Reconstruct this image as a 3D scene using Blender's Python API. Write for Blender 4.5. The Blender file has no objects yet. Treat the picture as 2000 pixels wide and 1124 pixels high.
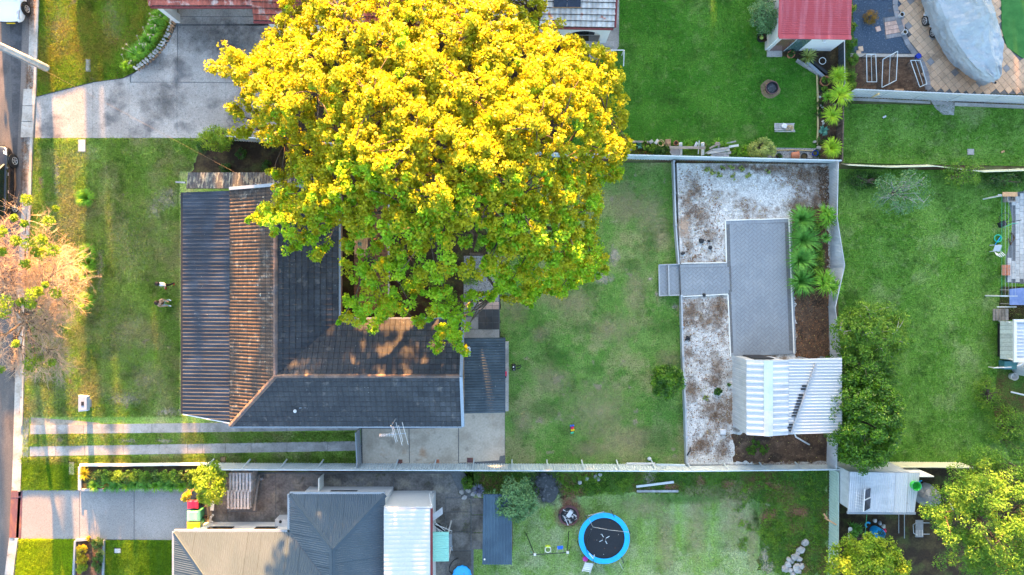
import bpy, bmesh, math, random
import numpy as np
from mathutils import Vector, Matrix

R = math.radians
scene = bpy.context.scene
COL = scene.collection
rng = random.Random(7)
nrs = np.random.RandomState(11)

# ------------------------------------------------------------------ camera, sky, sun, exposure
CAM_H = 41.7            # drone height in metres
PXM = 32.0              # image pixels per metre at ground level
cam_d = bpy.data.cameras.new('camera')
cam_d.lens = 24.0
cam_d.sensor_width = 36.0
cam_d.clip_end = 2000.0
cam = bpy.data.objects.new('camera', cam_d)
cam.location = (0, 0, CAM_H)
COL.objects.link(cam)
scene.camera = cam

SUN_EL = 8.0
SUN_AZ = -3.0           # degrees from +Y, negative is towards -X
world = bpy.data.worlds.new('World')
scene.world = world
world.use_nodes = True
wn = world.node_tree
bg = wn.nodes['Background']
sky = wn.nodes.new('ShaderNodeTexSky')
sky.sky_type = 'NISHITA'
sky.sun_disc = False
sky.sun_elevation = R(SUN_EL)
sky.sun_rotation = R(SUN_AZ)
sky.altitude = 200
sky.air_density = 0.85
sky.dust_density = 2.5
sky.ozone_density = 1.0
wn.links.new(sky.outputs[0], bg.inputs[0])
bg.inputs[1].default_value = 0.10

sun_d = bpy.data.lights.new('sun', 'SUN')
sun_d.energy = 5.0
sun_d.angle = R(0.55)
sun_d.color = (1.0, 0.46, 0.14)
sun = bpy.data.objects.new('sun', sun_d)
sv = Vector((math.sin(R(SUN_AZ)) * math.cos(R(SUN_EL)), math.cos(R(SUN_AZ)) * math.cos(R(SUN_EL)), math.sin(R(SUN_EL))))
sun.rotation_euler = sv.to_track_quat('Z', 'Y').to_euler()
sun.location = (0, 30, 30)
COL.objects.link(sun)

scene.view_settings.view_transform = 'Standard'
scene.view_settings.look = 'None'
scene.view_settings.gamma = 1.0
scene.view_settings.use_curve_mapping = False
scene.view_settings.exposure = 3.85
scene.render.engine = 'CYCLES'
scene.cycles.max_bounces = 6
scene.cycles.transparent_max_bounces = 6
scene.cycles.use_denoising = True

# ------------------------------------------------------------------ helpers
def W(px, py, z=0.0):
    """image pixel -> metres: where a point of height z above the ground stands"""
    k = (CAM_H - z) / (CAM_H * PXM)
    return Vector(((px - 1000.0) * k, (562.0 - py) * k, z))

def PX(pts, z=0.0):
    return [W(x, y, z) for x, y in pts]

def wloc(o):
    v = Vector((0, 0, 0))
    while o is not None:
        v = v + o.location
        o = o.parent
    return v

def tag(o, label=None, cat=None, group=None, kind=None):
    if label: o['label'] = label
    if cat: o['category'] = cat
    if group: o['group'] = group
    if kind: o['kind'] = kind
    return o

def thing(name, label, cat, loc=(0, 0, 0), group=None):
    o = bpy.data.objects.new(name, None)
    o.empty_display_size = 0.2
    COL.objects.link(o)
    o.location = loc
    return tag(o, label, cat, group)

def link(name, me, parent=None, loc=None):
    o = bpy.data.objects.new(name, me)
    COL.objects.link(o)
    if parent is not None: o.parent = parent
    if loc is not None: o.location = loc
    return o

class MB:
    """collects faces, becomes one mesh object"""
    def __init__(s):
        s.v = []; s.f = []; s.mi = []; s.cur = 0
    def add(s, vs, fs):
        b = len(s.v)
        s.v.extend([tuple(v) for v in vs])
        for f in fs:
            s.f.append(tuple(b + i for i in f)); s.mi.append(s.cur)
        return s
    def poly(s, pts):
        return s.add(pts, [tuple(range(len(pts)))])
    def prism(s, pts, h):
        """pts: flat outline; extruded up by h"""
        n = len(pts)
        lo = [Vector(p) for p in pts]
        ar = sum(lo[i].x * lo[(i + 1) % n].y - lo[(i + 1) % n].x * lo[i].y for i in range(n))
        if ar < 0: lo = lo[::-1]
        hi = [p + Vector((0, 0, h)) for p in lo]
        fs = [tuple(range(n, 2 * n)), tuple(reversed(range(n)))]
        for i in range(n):
            j = (i + 1) % n
            fs.append((i, j, n + j, n + i))
        return s.add(lo + hi, fs)
    def hexa(s, a, b):
        """a: 4 lower points (ccw), b: 4 upper points"""
        return s.add(list(a) + list(b), [(3, 2, 1, 0), (4, 5, 6, 7), (0, 1, 5, 4), (1, 2, 6, 5), (2, 3, 7, 6), (3, 0, 4, 7)])
    def box(s, c, size, rz=0.0, rx=0.0, ry=0.0, m=None):
        if m is None:
            m = Matrix.Rotation(rz, 4, 'Z') @ Matrix.Rotation(ry, 4, 'Y') @ Matrix.Rotation(rx, 4, 'X')
        hx, hy, hz = size[0] / 2, size[1] / 2, size[2] / 2
        c = Vector(c)
        vs = [c + m @ Vector((x, y, z)) for z in (-hz, hz) for x, y in ((-hx, -hy), (hx, -hy), (hx, hy), (-hx, hy))]
        return s.add(vs, [(3, 2, 1, 0), (4, 5, 6, 7), (0, 1, 5, 4), (1, 2, 6, 5), (2, 3, 7, 6), (3, 0, 4, 7)])
    def bar(s, a, b, w, h, up=(0, 0, 1)):
        a = Vector(a); b = Vector(b)
        d = b - a
        L = d.length
        if L < 1e-6: return s
        x = d / L
        up = Vector(up)
        y = up.cross(x)
        if y.length < 1e-4: y = Vector((0, 1, 0)).cross(x)
        if y.length < 1e-4: y = Vector((1, 0, 0)).cross(x)
        y.normalize()
        z = x.cross(y)
        m = Matrix((x, y, z)).transposed().to_4x4()
        return s.box((a + b) / 2, (L, w, h), m=m)
    def tube(s, pts, r, n=6, cap=True):
        pts = [Vector(p) for p in pts]
        m = len(pts)
        rs = r if isinstance(r, (list, tuple)) else [r] * m
        t0 = (pts[1] - pts[0]).normalized()
        ref = Vector((0, 0, 1)) if abs(t0.z) < 0.9 else Vector((1, 0, 0))
        vs = []
        for i in range(m):
            if i == 0: t = pts[1] - pts[0]
            elif i == m - 1: t = pts[-1] - pts[-2]
            else: t = pts[i + 1] - pts[i - 1]
            if t.length < 1e-7: t = t0
            t.normalize()
            x = ref.cross(t)
            if x.length < 1e-3: x = Vector((0, 1, 0)).cross(t)
            x.normalize()
            y = t.cross(x)
            for k in range(n):
                a = 2 * math.pi * k / n
                vs.append(pts[i] + (x * math.cos(a) + y * math.sin(a)) * rs[i])
        fs = []
        for i in range(m - 1):
            for k in range(n):
                k2 = (k + 1) % n
                fs.append((i * n + k, i * n + k2, (i + 1) * n + k2, (i + 1) * n + k))
        if cap and n > 2:
            fs.append(tuple(reversed(range(n))))
            fs.append(tuple(range((m - 1) * n, m * n)))
        return s.add(vs, fs)
    def ring(s, c, r, rr, n=20, m=6, tilt=None, a0=0.0, a1=2 * math.pi):
        c = Vector(c)
        full = abs(a1 - a0 - 2 * math.pi) < 1e-6
        k = n if full else n + 1
        pts = []
        for i in range(k):
            a = a0 + (a1 - a0) * i / n
            p = Vector((math.cos(a) * r, math.sin(a) * r, 0))
            if tilt is not None: p = tilt @ p
            pts.append(c + p)
        if full: pts.append(pts[0].copy())
        return s.tube(pts, rr, m, cap=not full)
    def lathe(s, c, prof, n=16, m=None):
        """prof: (radius, z) list from bottom to top"""
        c = Vector(c)
        vs = []
        for (r, z) in prof:
            for k in range(n):
                a = 2 * math.pi * k / n
                p = Vector((math.cos(a) * r, math.sin(a) * r, z))
                if m is not None: p = m @ p
                vs.append(c + p)
        fs = []
        for i in range(len(prof) - 1):
            for k in range(n):
                k2 = (k + 1) % n
                fs.append((i * n + k, i * n + k2, (i + 1) * n + k2, (i + 1) * n + k))
        fs.append(tuple(reversed(range(n))))
        fs.append(tuple(range((len(prof) - 1) * n, len(prof) * n)))
        return s.add(vs, fs)
    def rock(s, c, size, seed=0, sub=1):
        bm = bmesh.new()
        bmesh.ops.create_icosphere(bm, subdivisions=sub, radius=1.0)
        r = random.Random(seed)
        for v in bm.verts:
            v.co *= 0.8 + 0.4 * r.random()
            v.co.z = max(min(v.co.z, 0.75), -0.75)
            v.co.x *= size[0] / 2; v.co.y *= size[1] / 2; v.co.z *= size[2] / 2
        a = r.random() * 6.28
        m = Matrix.Rotation(a, 4, 'Z')
        vs = [Vector(c) + m @ v.co for v in bm.verts]
        fs = [tuple(v.index for v in f.verts) for f in bm.faces]
        bm.free()
        return s.add(vs, fs)
    def build(s, name, mat, parent=None, base=None, smooth=False, local=False, weld=False):
        """vertices are in world metres unless local"""
        if local: off = Vector((0, 0, 0))
        elif parent is not None: off = wloc(parent)
        else: off = Vector(base) if base is not None else Vector((0, 0, 0))
        me = bpy.data.meshes.new(name)
        me.from_pydata([tuple(Vector(v) - off) for v in s.v], [], s.f)
        mats = mat if isinstance(mat, (list, tuple)) else [mat]
        for m_ in mats: me.materials.append(m_)
        if len(mats) > 1: me.polygons.foreach_set('material_index', s.mi)
        if smooth: me.polygons.foreach_set('use_smooth', [True] * len(me.polygons))
        if weld:
            bm = bmesh.new(); bm.from_mesh(me); bmesh.ops.remove_doubles(bm, verts=bm.verts[:], dist=1e-4); bmesh.ops.recalc_face_normals(bm, faces=bm.faces[:]); bm.to_mesh(me); bm.free()
        me.update()
        o = link(name, me, parent)
        if parent is None and base is not None: o.location = base
        return o

def np_mesh(name, verts, faces, mat, parent=None, base=None, smooth=False):
    """verts (N,3) float world, faces (M,k) int, all faces of k corners"""
    off = wloc(parent) if parent is not None else (Vector(base) if base is not None else Vector((0, 0, 0)))
    verts = np.asarray(verts, dtype=np.float32) - np.array(off, dtype=np.float32)
    faces = np.asarray(faces, dtype=np.int32)
    me = bpy.data.meshes.new(name)
    M_, k = faces.shape
    me.vertices.add(len(verts))
    me.vertices.foreach_set('co', verts.ravel())
    me.loops.add(M_ * k)
    me.loops.foreach_set('vertex_index', faces.ravel())
    me.polygons.add(M_)
    me.polygons.foreach_set('loop_start', np.arange(0, M_ * k, k, dtype=np.int32))
    me.update(calc_edges=True)
    for m_ in (mat if isinstance(mat, (list, tuple)) else [mat]): me.materials.append(m_)
    o = link(name, me, parent)
    if parent is None and base is not None: o.location = base
    return o

# ------------------------------------------------------------------ materials
MATS = {}
def mat(name, base, layers=(), rough=0.8, spec=0.3, metal=0.0, fine=0.12, fscale=9.0, rnd=0.0, bump=0.0, bscale=30.0, bdist=0.02,
        transl=0.0, tcol=None, alpha=None, sat_rnd=0.0):
    if name in MATS: return MATS[name]
    m = bpy.data.materials.new(name)
    m.use_nodes = True
    nt = m.node_tree
    N = nt.nodes; L = nt.links
    b = N['Principled BSDF']
    geo = N.new('ShaderNodeNewGeometry')
    def noise(scale, detail=4.0, stretch=None, off=(0, 0, 0), rough_=0.55, kind='noise'):
        mp = N.new('ShaderNodeMapping')
        st = stretch or (1, 1, 1)
        mp.inputs['Scale'].default_value = st
        mp.inputs['Location'].default_value = off
        L.new(geo.outputs['Position'], mp.inputs['Vector'])
        if kind == 'voronoi':
            n = N.new('ShaderNodeTexVoronoi')
            n.inputs['Scale'].default_value = scale
            L.new(mp.outputs[0], n.inputs['Vector'])
            return n.outputs['Distance']
        n = N.new('ShaderNodeTexNoise')
        n.inputs['Scale'].default_value = scale
        n.inputs['Detail'].default_value = detail
        n.inputs['Roughness'].default_value = rough_
        L.new(mp.outputs[0], n.inputs['Vector'])
        return n.outputs['Fac']
    rgb = N.new('ShaderNodeRGB')
    rgb.outputs[0].default_value = (*base, 1)
    out = rgb.outputs[0]
    for i, ly in enumerate(layers):
        c = ly['c']
        fac = noise(ly.get('s', 1.0), ly.get('d', 4.0), ly.get('st'), ly.get('o', (i * 7.3, i * 3.1, i * 1.7)), ly.get('r', 0.55), ly.get('k', 'noise'))
        mr = N.new('ShaderNodeMapRange')
        mr.inputs['From Min'].default_value = ly.get('lo', 0.45)
        mr.inputs['From Max'].default_value = ly.get('hi', 0.6)
        mr.inputs['To Max'].default_value = ly.get('a', 1.0)
        L.new(fac, mr.inputs['Value'])
        mx = N.new('ShaderNodeMix')
        mx.data_type = 'RGBA'
        L.new(mr.outputs[0], mx.inputs['Factor'])
        L.new(out, mx.inputs['A'])
        mx.inputs['B'].default_value = (*c, 1)
        out = mx.outputs['Result']
    if fine or rnd:
        hsv = N.new('ShaderNodeHueSaturation')
        L.new(out, hsv.inputs['Color'])
        val = None
        if fine:
            f = noise(fscale, 3.0, None, (3, 5, 7), 0.6)
            mr = N.new('ShaderNodeMapRange')
            mr.clamp = False
            mr.inputs['From Min'].default_value = 0.3
            mr.inputs['From Max'].default_value = 0.7
            mr.inputs['To Min'].default_value = 1 - fine
            mr.inputs['To Max'].default_value = 1 + fine
            L.new(f, mr.inputs['Value'])
            val = mr.outputs[0]
        if rnd:
            oi = N.new('ShaderNodeObjectInfo')
            mr = N.new('ShaderNodeMapRange')
            mr.inputs['To Min'].default_value = 1 - rnd
            mr.inputs['To Max'].default_value = 1 + rnd
            L.new(oi.outputs['Random'], mr.inputs['Value'])
            if val is None: val = mr.outputs[0]
            else:
                mu = N.new('ShaderNodeMath'); mu.operation = 'MULTIPLY'
                L.new(val, mu.inputs[0]); L.new(mr.outputs[0], mu.inputs[1])
                val = mu.outputs[0]
        L.new(val, hsv.inputs['Value'])
        out = hsv.outputs[0]
    L.new(out, b.inputs['Base Color'])
    b.inputs['Roughness'].default_value = rough
    b.inputs['Metallic'].default_value = metal
    b.inputs['Specular IOR Level'].default_value = spec
    if alpha is not None: b.inputs['Alpha'].default_value = alpha
    if bump:
        bn = N.new('ShaderNodeBump')
        bn.inputs['Strength'].default_value = bump
        bn.inputs['Distance'].default_value = bdist
        L.new(noise(bscale, 4.0, None, (1, 2, 3), 0.65), bn.inputs['Height'])
        L.new(bn.outputs[0], b.inputs['Normal'])
    if transl:
        tr = N.new('ShaderNodeBsdfTranslucent')
        if tcol:
            tr.inputs['Color'].default_value = (*tcol, 1)
        else: L.new(out, tr.inputs['Color'])
        ms = N.new('ShaderNodeMixShader')
        ms.inputs[0].default_value = transl
        L.new(b.outputs[0], ms.inputs[1]); L.new(tr.outputs[0], ms.inputs[2])
        L.new(ms.outputs[0], N['Material Output'].inputs['Surface'])
    MATS[name] = m
    return m

def ly(c, s, lo, hi, a=1.0, **k):
    d = dict(c=c, s=s, lo=lo, hi=hi, a=a); d.update(k); return d

DIRT = (0.085, 0.05, 0.03)
RED_DIRT = (0.25, 0.09, 0.05)
G1 = (0.055, 0.135, 0.018); G2 = (0.105, 0.20, 0.032); DRY = (0.25, 0.22, 0.11); DARKG = (0.028, 0.075, 0.010)
M_ground = mat('earth', (0.12, 0.12, 0.05), [ly(DIRT, 0.6, 0.45, 0.6), ly(DARKG, 0.3, 0.5, 0.6, 0.7)], rough=0.95, bump=0.6, bscale=8)
LAWN_BLADE = {}
def lawn_mat(name, g1=G1, g2=G2, dry=DRY, dry_lo=0.54, dry_a=0.7, bare=0.0, stripes=None, off=0.0, leaves=0.0, dark_a=0.6):
    L_ = [ly(g2, 0.45, 0.42, 0.62, 0.8, o=(off, 0, 0)), ly(DARKG, 0.7, 0.52, 0.68, dark_a, o=(off + 9, 2, 0)), ly(dry, 0.33, dry_lo, dry_lo + 0.12, dry_a, o=(off + 4, 8, 0), d=6.0, r=0.65),
          ly(dry, 2.6, 0.55, 0.72, dry_a * 0.7, o=(off + 14, 8, 0)), ly(g2, 5.0, 0.5, 0.7, 0.5), ly(DARKG, 4.0, 0.55, 0.75, 0.5, o=(off + 1, 1, 1)), ly(DARKG, 10.0, 0.52, 0.72, 0.55, o=(off + 2, 3, 1), d=2.0)]
    if bare: L_.append(ly((0.30, 0.24, 0.17), 0.9, 0.66 - bare * 0.06, 0.72 - bare * 0.06, 0.8, o=(off + 21, 3, 0), d=6.0))
    if stripes: L_.append(ly(stripes[0], 1.0, 0.42, 0.66, 0.4, st=stripes[1], o=(off, 5, 0), d=6.0))
    if leaves: L_.append(ly((0.28, 0.10, 0.03), 9.0, 0.66, 0.72, leaves, o=(2, 2, 2), d=2.0))
    LAWN_BLADE[name] = mat(name + '_blade', g1, L_, rough=0.8, spec=0.15, fine=0.35, fscale=14.0, transl=0.5)
    return mat(name, g1, L_, rough=0.9, spec=0.15, fine=0.45, fscale=14.0, bump=1.0, bscale=22, bdist=0.05)
M_lawn_front = lawn_mat('lawn_grass_front', g1=(0.205, 0.34, 0.05), g2=(0.31, 0.43, 0.09), dry=(0.36, 0.33, 0.15), dry_lo=0.47, dry_a=0.75, bare=0.3, off=3)
M_lawn_verge = lawn_mat('lawn_grass_verge', g1=(0.20, 0.34, 0.03), g2=(0.27, 0.38, 0.035), dry=(0.38, 0.30, 0.06), dry_lo=0.46, off=33, leaves=0.5, bare=0.2)
M_lawn_back = lawn_mat('lawn_grass_back', g1=(0.11, 0.235, 0.038), g2=(0.19, 0.305, 0.075), dry=(0.31, 0.29, 0.13), dry_lo=0.48, dry_a=0.8, bare=0.5, off=51)
M_lawn_lush = lawn_mat('lawn_grass_lush', g1=(0.04, 0.15, 0.011), g2=(0.08, 0.21, 0.022), dry=(0.19, 0.25, 0.08), dry_lo=0.56, dry_a=0.55, off=71)
M_lawn_east = lawn_mat('lawn_grass_east', g1=(0.095, 0.225, 0.025), g2=(0.17, 0.31, 0.055), dry=(0.29, 0.34, 0.14), dry_lo=0.54, dry_a=0.6, off=91)
M_lawn_south = lawn_mat('lawn_grass_south', g1=(0.17, 0.30, 0.045), g2=(0.25, 0.37, 0.10), dry=(0.40, 0.41, 0.25), dry_lo=0.47, dry_a=0.7, stripes=((0.30, 0.36, 0.19), (1.6, 0.12, 1)), off=111)
M_lawn_neat = lawn_mat('lawn_grass_neat', g1=(0.17, 0.33, 0.018), g2=(0.24, 0.40, 0.025), dry=(0.26, 0.42, 0.09), dry_a=0.3, stripes=((0.10, 0.24, 0.05), (2.5, 0.2, 1)), off=131, dark_a=0.3)
M_lawn_sunlit = lawn_mat('lawn_grass_sunlit', g1=(0.32, 0.48, 0.014), g2=(0.40, 0.54, 0.02), dry=(0.36, 0.36, 0.05), dry_a=0.3, off=171, dark_a=0.2)  # yellower copy of the neat lawn, with warm sunlight put into its colour
M_turf = mat('artificial_turf', (0.03, 0.14, 0.03), [ly((0.045, 0.17, 0.04), 2.0, 0.4, 0.6)], rough=0.95, fine=0.2, fscale=30)
M_weeds = lawn_mat('weedy_ground', g1=(0.05, 0.11, 0.02), dry=(0.16, 0.07, 0.04), dry_lo=0.48, dry_a=0.85, off=151)
M_soil = mat('garden_soil', DIRT, [ly((0.16, 0.10, 0.065), 3.0, 0.5, 0.65, 0.8), ly((0.03, 0.02, 0.014), 1.2, 0.5, 0.62, 0.8), ly((0.35, 0.28, 0.2), 14, 0.66, 0.72, 0.7)], rough=0.95, bump=0.8, bscale=18, fine=0.3)
M_soil_red = mat('red_soil', RED_DIRT, [ly((0.16, 0.07, 0.045), 2.0, 0.45, 0.6, 0.8)], rough=0.95, bump=0.6, bscale=14, fine=0.25)
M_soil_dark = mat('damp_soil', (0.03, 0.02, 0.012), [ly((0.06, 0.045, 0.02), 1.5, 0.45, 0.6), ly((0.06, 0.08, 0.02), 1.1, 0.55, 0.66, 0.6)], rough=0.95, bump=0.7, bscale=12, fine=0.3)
M_gravel = mat('white_gravel_bed', (0.58, 0.56, 0.52), [ly((0.15, 0.09, 0.05), 0.36, 0.50, 0.58, 0.92, o=(31.5, 1, 0), d=9.0, r=0.72), ly((0.20, 0.14, 0.09), 1.1, 0.50, 0.66, 0.75, d=8.0, r=0.7), ly((0.2, 0.19, 0.18), 9.0, 0.55, 0.7, 0.7), ly((0.20, 0.17, 0.05), 1.7, 0.66, 0.74, 0.8)], rough=0.9, bump=0.9, bscale=25, fine=0.3, fscale=18)
M_gravel_grey = mat('grey_gravel_bed', (0.30, 0.29, 0.28), [ly((0.12, 0.11, 0.1), 11.0, 0.5, 0.65)], rough=0.9, bump=0.9, bscale=25, fine=0.3, fscale=18)
M_gravel_blue = mat('blue_gravel_bed', (0.055, 0.085, 0.125), [ly((0.16, 0.2, 0.26), 10.0, 0.58, 0.7), ly((0.1, 0.075, 0.06), 1.0, 0.62, 0.72, 0.8)], rough=0.85, bump=0.9, bscale=25, fine=0.3, fscale=18)
M_asphalt = mat('asphalt', (0.085, 0.085, 0.088), [ly((0.17, 0.145, 0.13), 0.5, 0.46, 0.6, 0.8, st=(1, 0.25, 1)), ly((0.045, 0.045, 0.05), 0.8, 0.56, 0.64, 0.7, st=(1, 0.4, 1)), ly((0.25, 0.12, 0.05), 9, 0.68, 0.74, 0.6)], rough=0.9, bump=0.5, bscale=40, fine=0.25, fscale=20)
M_concrete = mat('weathered_concrete', (0.33, 0.31, 0.29), [ly((0.19, 0.18, 0.165), 0.8, 0.45, 0.62, 0.75), ly((0.42, 0.40, 0.38), 1.6, 0.55, 0.7, 0.6), ly((0.12, 0.11, 0.095), 6.0, 0.58, 0.75, 0.5)], rough=0.9, bump=0.4, bscale=35, fine=0.16, rnd=0.08, fscale=18)
M_conc_drive = mat('driveway_concrete', (0.285, 0.265, 0.245), [ly((0.37, 0.35, 0.325), 0.7, 0.45, 0.62, 0.75), ly((0.10, 0.10, 0.105), 0.55, 0.55, 0.68, 0.85, o=(12.5, 2.0, 0)), ly((0.10, 0.095, 0.09), 7.0, 0.55, 0.72, 0.6)], rough=0.9, bump=0.5, bscale=35, fine=0.22, rnd=0.06, fscale=18)
M_conc_stain = mat('stained_concrete', (0.15, 0.14, 0.13), [ly((0.075, 0.068, 0.06), 0.9, 0.46, 0.6, 0.85), ly((0.25, 0.22, 0.17), 0.8, 0.55, 0.66, 0.7, o=(4, 4, 0)), ly((0.05, 0.05, 0.025), 1.6, 0.6, 0.7, 0.7)], rough=0.9, bump=0.4, bscale=30, fine=0.25, rnd=0.1)
M_conc_pale = mat('pale_concrete', (0.50, 0.43, 0.34), [ly((0.34, 0.28, 0.21), 0.7, 0.48, 0.65, 0.7), ly((0.36, 0.18, 0.08), 0.6, 0.60, 0.72, 0.7, o=(1, 6, 0)), ly((0.16, 0.14, 0.12), 2.0, 0.62, 0.75, 0.5)], rough=0.9, bump=0.3, bscale=30, fine=0.12)
M_aggregate = mat('exposed_aggregate', (0.215, 0.21, 0.205), [ly((0.275, 0.27, 0.265), 0.4, 0.45, 0.62, 0.7), ly((0.13, 0.13, 0.13), 16.0, 0.55, 0.68, 0.7)], rough=0.85, bump=0.3, bscale=40, fine=0.22, fscale=22)
M_kerb = mat('kerb_concrete', (0.38, 0.36, 0.33), [ly((0.24, 0.22, 0.19), 1.2, 0.45, 0.62, 0.8), ly((0.15, 0.08, 0.04), 3.0, 0.62, 0.72, 0.7)], rough=0.9, bump=0.4, fine=0.15, rnd=0.06)
M_white = mat('white_paint', (0.55, 0.55, 0.55), [ly((0.5, 0.5, 0.5), 1.5, 0.58, 0.75, 0.35)], rough=0.5, fine=0.04)
M_offwhite = mat('cream_wall', (0.66, 0.65, 0.60), [ly((0.45, 0.43, 0.38), 1.5, 0.58, 0.75, 0.4)], rough=0.7, fine=0.06)
M_brickwall = mat('pale_brick_wall', (0.42, 0.30, 0.22), [ly((0.3, 0.2, 0.15), 2.0, 0.45, 0.6)], rough=0.9)
M_dark = mat('dark_plastic', (0.018, 0.018, 0.02), rough=0.5, fine=0.1)
M_black = mat('black_steel', (0.02, 0.022, 0.025), rough=0.4, fine=0.1)
M_steel = mat('galvanised_steel', (0.42, 0.45, 0.48), [ly((0.3, 0.32, 0.34), 2.0, 0.45, 0.6, 0.7)], rough=0.45, metal=0.4, fine=0.08)
M_tin_white = mat('white_tin', (0.46, 0.475, 0.485), [ly((0.46, 0.47, 0.48), 1.0, 0.5, 0.66, 0.5, st=(1, 3, 1)), ly((0.25, 0.22, 0.2), 5.0, 0.66, 0.76, 0.5)], rough=0.4, fine=0.05, rnd=0.05)
M_tin_zinc = mat('zinc_tin', (0.44, 0.46, 0.485), [ly((0.33, 0.35, 0.37), 1.0, 0.45, 0.62, 0.6, st=(1, 3, 1)), ly((0.2, 0.17, 0.15), 5.0, 0.66, 0.76, 0.4)], rough=0.4, fine=0.06, rnd=0.07)
M_tin_mint = mat('mint_tin', (0.22, 0.50, 0.42), rough=0.5, fine=0.06, rnd=0.04)
M_tin_navy = mat('navy_tin', (0.05, 0.085, 0.12), [ly((0.065, 0.11, 0.15), 1.0, 0.45, 0.6)], rough=0.4, fine=0.06, rnd=0.05)
M_tin_slate = mat('slate_tin', (0.046, 0.068, 0.088), [ly((0.056, 0.079, 0.102), 0.6, 0.45, 0.6, 0.7)], rough=0.45, fine=0.04, rnd=0.03)
M_tin_red = mat('red_tin', (0.36, 0.055, 0.065), [ly((0.44, 0.13, 0.15), 1.2, 0.45, 0.62, 0.6, st=(2.5, 0.2, 1))], rough=0.5, fine=0.04, rnd=0.04)
M_tin_green = mat('pale_green_tin', (0.42, 0.52, 0.46), [ly((0.33, 0.42, 0.37), 1.5, 0.45, 0.62, 0.5)], rough=0.5, fine=0.05, rnd=0.05)
M_tin_cream = mat('cream_tin', (0.62, 0.60, 0.42), rough=0.5, fine=0.05)
M_tin_rust = mat('weathered_dark_tin', (0.036, 0.043, 0.058), [ly((0.07, 0.082, 0.105), 0.9, 0.45, 0.62, 0.8, st=(0.5, 2.0, 1)), ly((0.045, 0.04, 0.045), 1.4, 0.55, 0.68, 0.6), ly((0.5, 0.5, 0.46), 9.0, 0.70, 0.76, 0.7)], rough=0.5, fine=0.12, rnd=0.10)
M_tin_blue = mat('dark_blue_tin', (0.035, 0.05, 0.062), [ly((0.06, 0.08, 0.095), 1.2, 0.45, 0.62, 0.7), ly((0.45, 0.45, 0.4), 10.0, 0.68, 0.73, 0.6)], rough=0.5, fine=0.1, rnd=0.08)
M_tin_lichen = mat('lichen_sheet', (0.05, 0.055, 0.065), [ly((0.20, 0.21, 0.18), 3.0, 0.50, 0.60, 0.85, st=(2, 0.7, 1)), ly((0.10, 0.07, 0.055), 1.2, 0.55, 0.68, 0.4)], rough=0.9, fine=0.25, rnd=0.1)
M_fence = mat('fence_steel', (0.50, 0.57, 0.60), [ly((0.40, 0.46, 0.49), 1.5, 0.45, 0.62, 0.6), ly((0.3, 0.22, 0.18), 3.0, 0.64, 0.74, 0.4)], rough=0.5, fine=0.08, rnd=0.06)
M_tile_dark = mat('charcoal_roof_tile', (0.038, 0.043, 0.052), [ly((0.06, 0.064, 0.072), 0.8, 0.45, 0.62, 0.8), ly((0.13, 0.12, 0.115), 2.2, 0.60, 0.70, 0.7, st=(1, 1, 0.2)), ly((0.42, 0.42, 0.36), 7.0, 0.70, 0.75, 0.75)], rough=0.75, fine=0.2, rnd=0.22, bump=0.3, bscale=40)
M_tile_west = mat('lichen_roof_tile', (0.08, 0.055, 0.042), [ly((0.04, 0.038, 0.04), 0.8, 0.45, 0.62, 0.8), ly((0.22, 0.19, 0.16), 2.6, 0.56, 0.68, 0.7), ly((0.5, 0.5, 0.42), 4.5, 0.68, 0.74, 0.8)], rough=0.8, fine=0.25, rnd=0.25, bump=0.3, bscale=40)
M_tile_red = mat('red_roof_tile', (0.36, 0.10, 0.07), [ly((0.22, 0.06, 0.045), 1.0, 0.45, 0.6, 0.8), ly((0.5, 0.42, 0.38), 2.0, 0.52, 0.64, 0.7)], rough=0.8, fine=0.2, rnd=0.25)
M_tile_white = mat('faded_roof_tile', (0.52, 0.50, 0.48), [ly((0.38, 0.36, 0.35), 1.0, 0.45, 0.6, 0.8), ly((0.5, 0.16, 0.10), 1.4, 0.63, 0.68, 0.9)], rough=0.8, fine=0.15, rnd=0.15)
M_ridge = mat('ridge_capping', (0.16, 0.11, 0.09), [ly((0.09, 0.08, 0.085), 1.0, 0.45, 0.6)], rough=0.8, fine=0.2, rnd=0.2)
M_barge = mat('blue_grey_barge', (0.25, 0.30, 0.36), rough=0.5, fine=0.08)
M_gutter = mat('grey_gutter', (0.24, 0.27, 0.30), rough=0.5, fine=0.1)
M_gutter_red = mat('dark_red_gutter', (0.16, 0.03, 0.03), rough=0.5, fine=0.1)
M_paver = mat('slate_paver', (0.215, 0.24, 0.265), [ly((0.255, 0.28, 0.30), 0.8, 0.45, 0.62, 0.6)], rough=0.8, fine=0.06, rnd=0.05)
M_joint = mat('dark_joint', (0.12, 0.125, 0.13), rough=0.9, fine=0.2)
M_tile_tan = mat('tan_patio_tile', (0.52, 0.36, 0.24), [ly((0.40, 0.29, 0.20), 1.2, 0.48, 0.62, 0.6), ly((0.16, 0.12, 0.09), 0.5, 0.60, 0.68, 0.7, o=(2, 1, 0))], rough=0.8, fine=0.1, rnd=0.12)
M_tile_grey = mat('grey_patio_tile', (0.24, 0.24, 0.25), [ly((0.17, 0.17, 0.18), 1.2, 0.48, 0.62, 0.6)], rough=0.8, fine=0.1, rnd=0.12)
M_tile_pink = mat('pink_brick_paver', (0.50, 0.34, 0.27), rough=0.85, fine=0.12, rnd=0.14)
M_tile_black = mat('black_rubber_tile', (0.05, 0.052, 0.055), [ly((0.09, 0.075, 0.065), 1.5, 0.5, 0.62, 0.6)], rough=0.8, fine=0.1, rnd=0.15)
M_wood = mat('weathered_timber', (0.30, 0.26, 0.22), [ly((0.19, 0.165, 0.14), 3.0, 0.45, 0.6, 0.7)], rough=0.85, fine=0.15, rnd=0.16)
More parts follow.
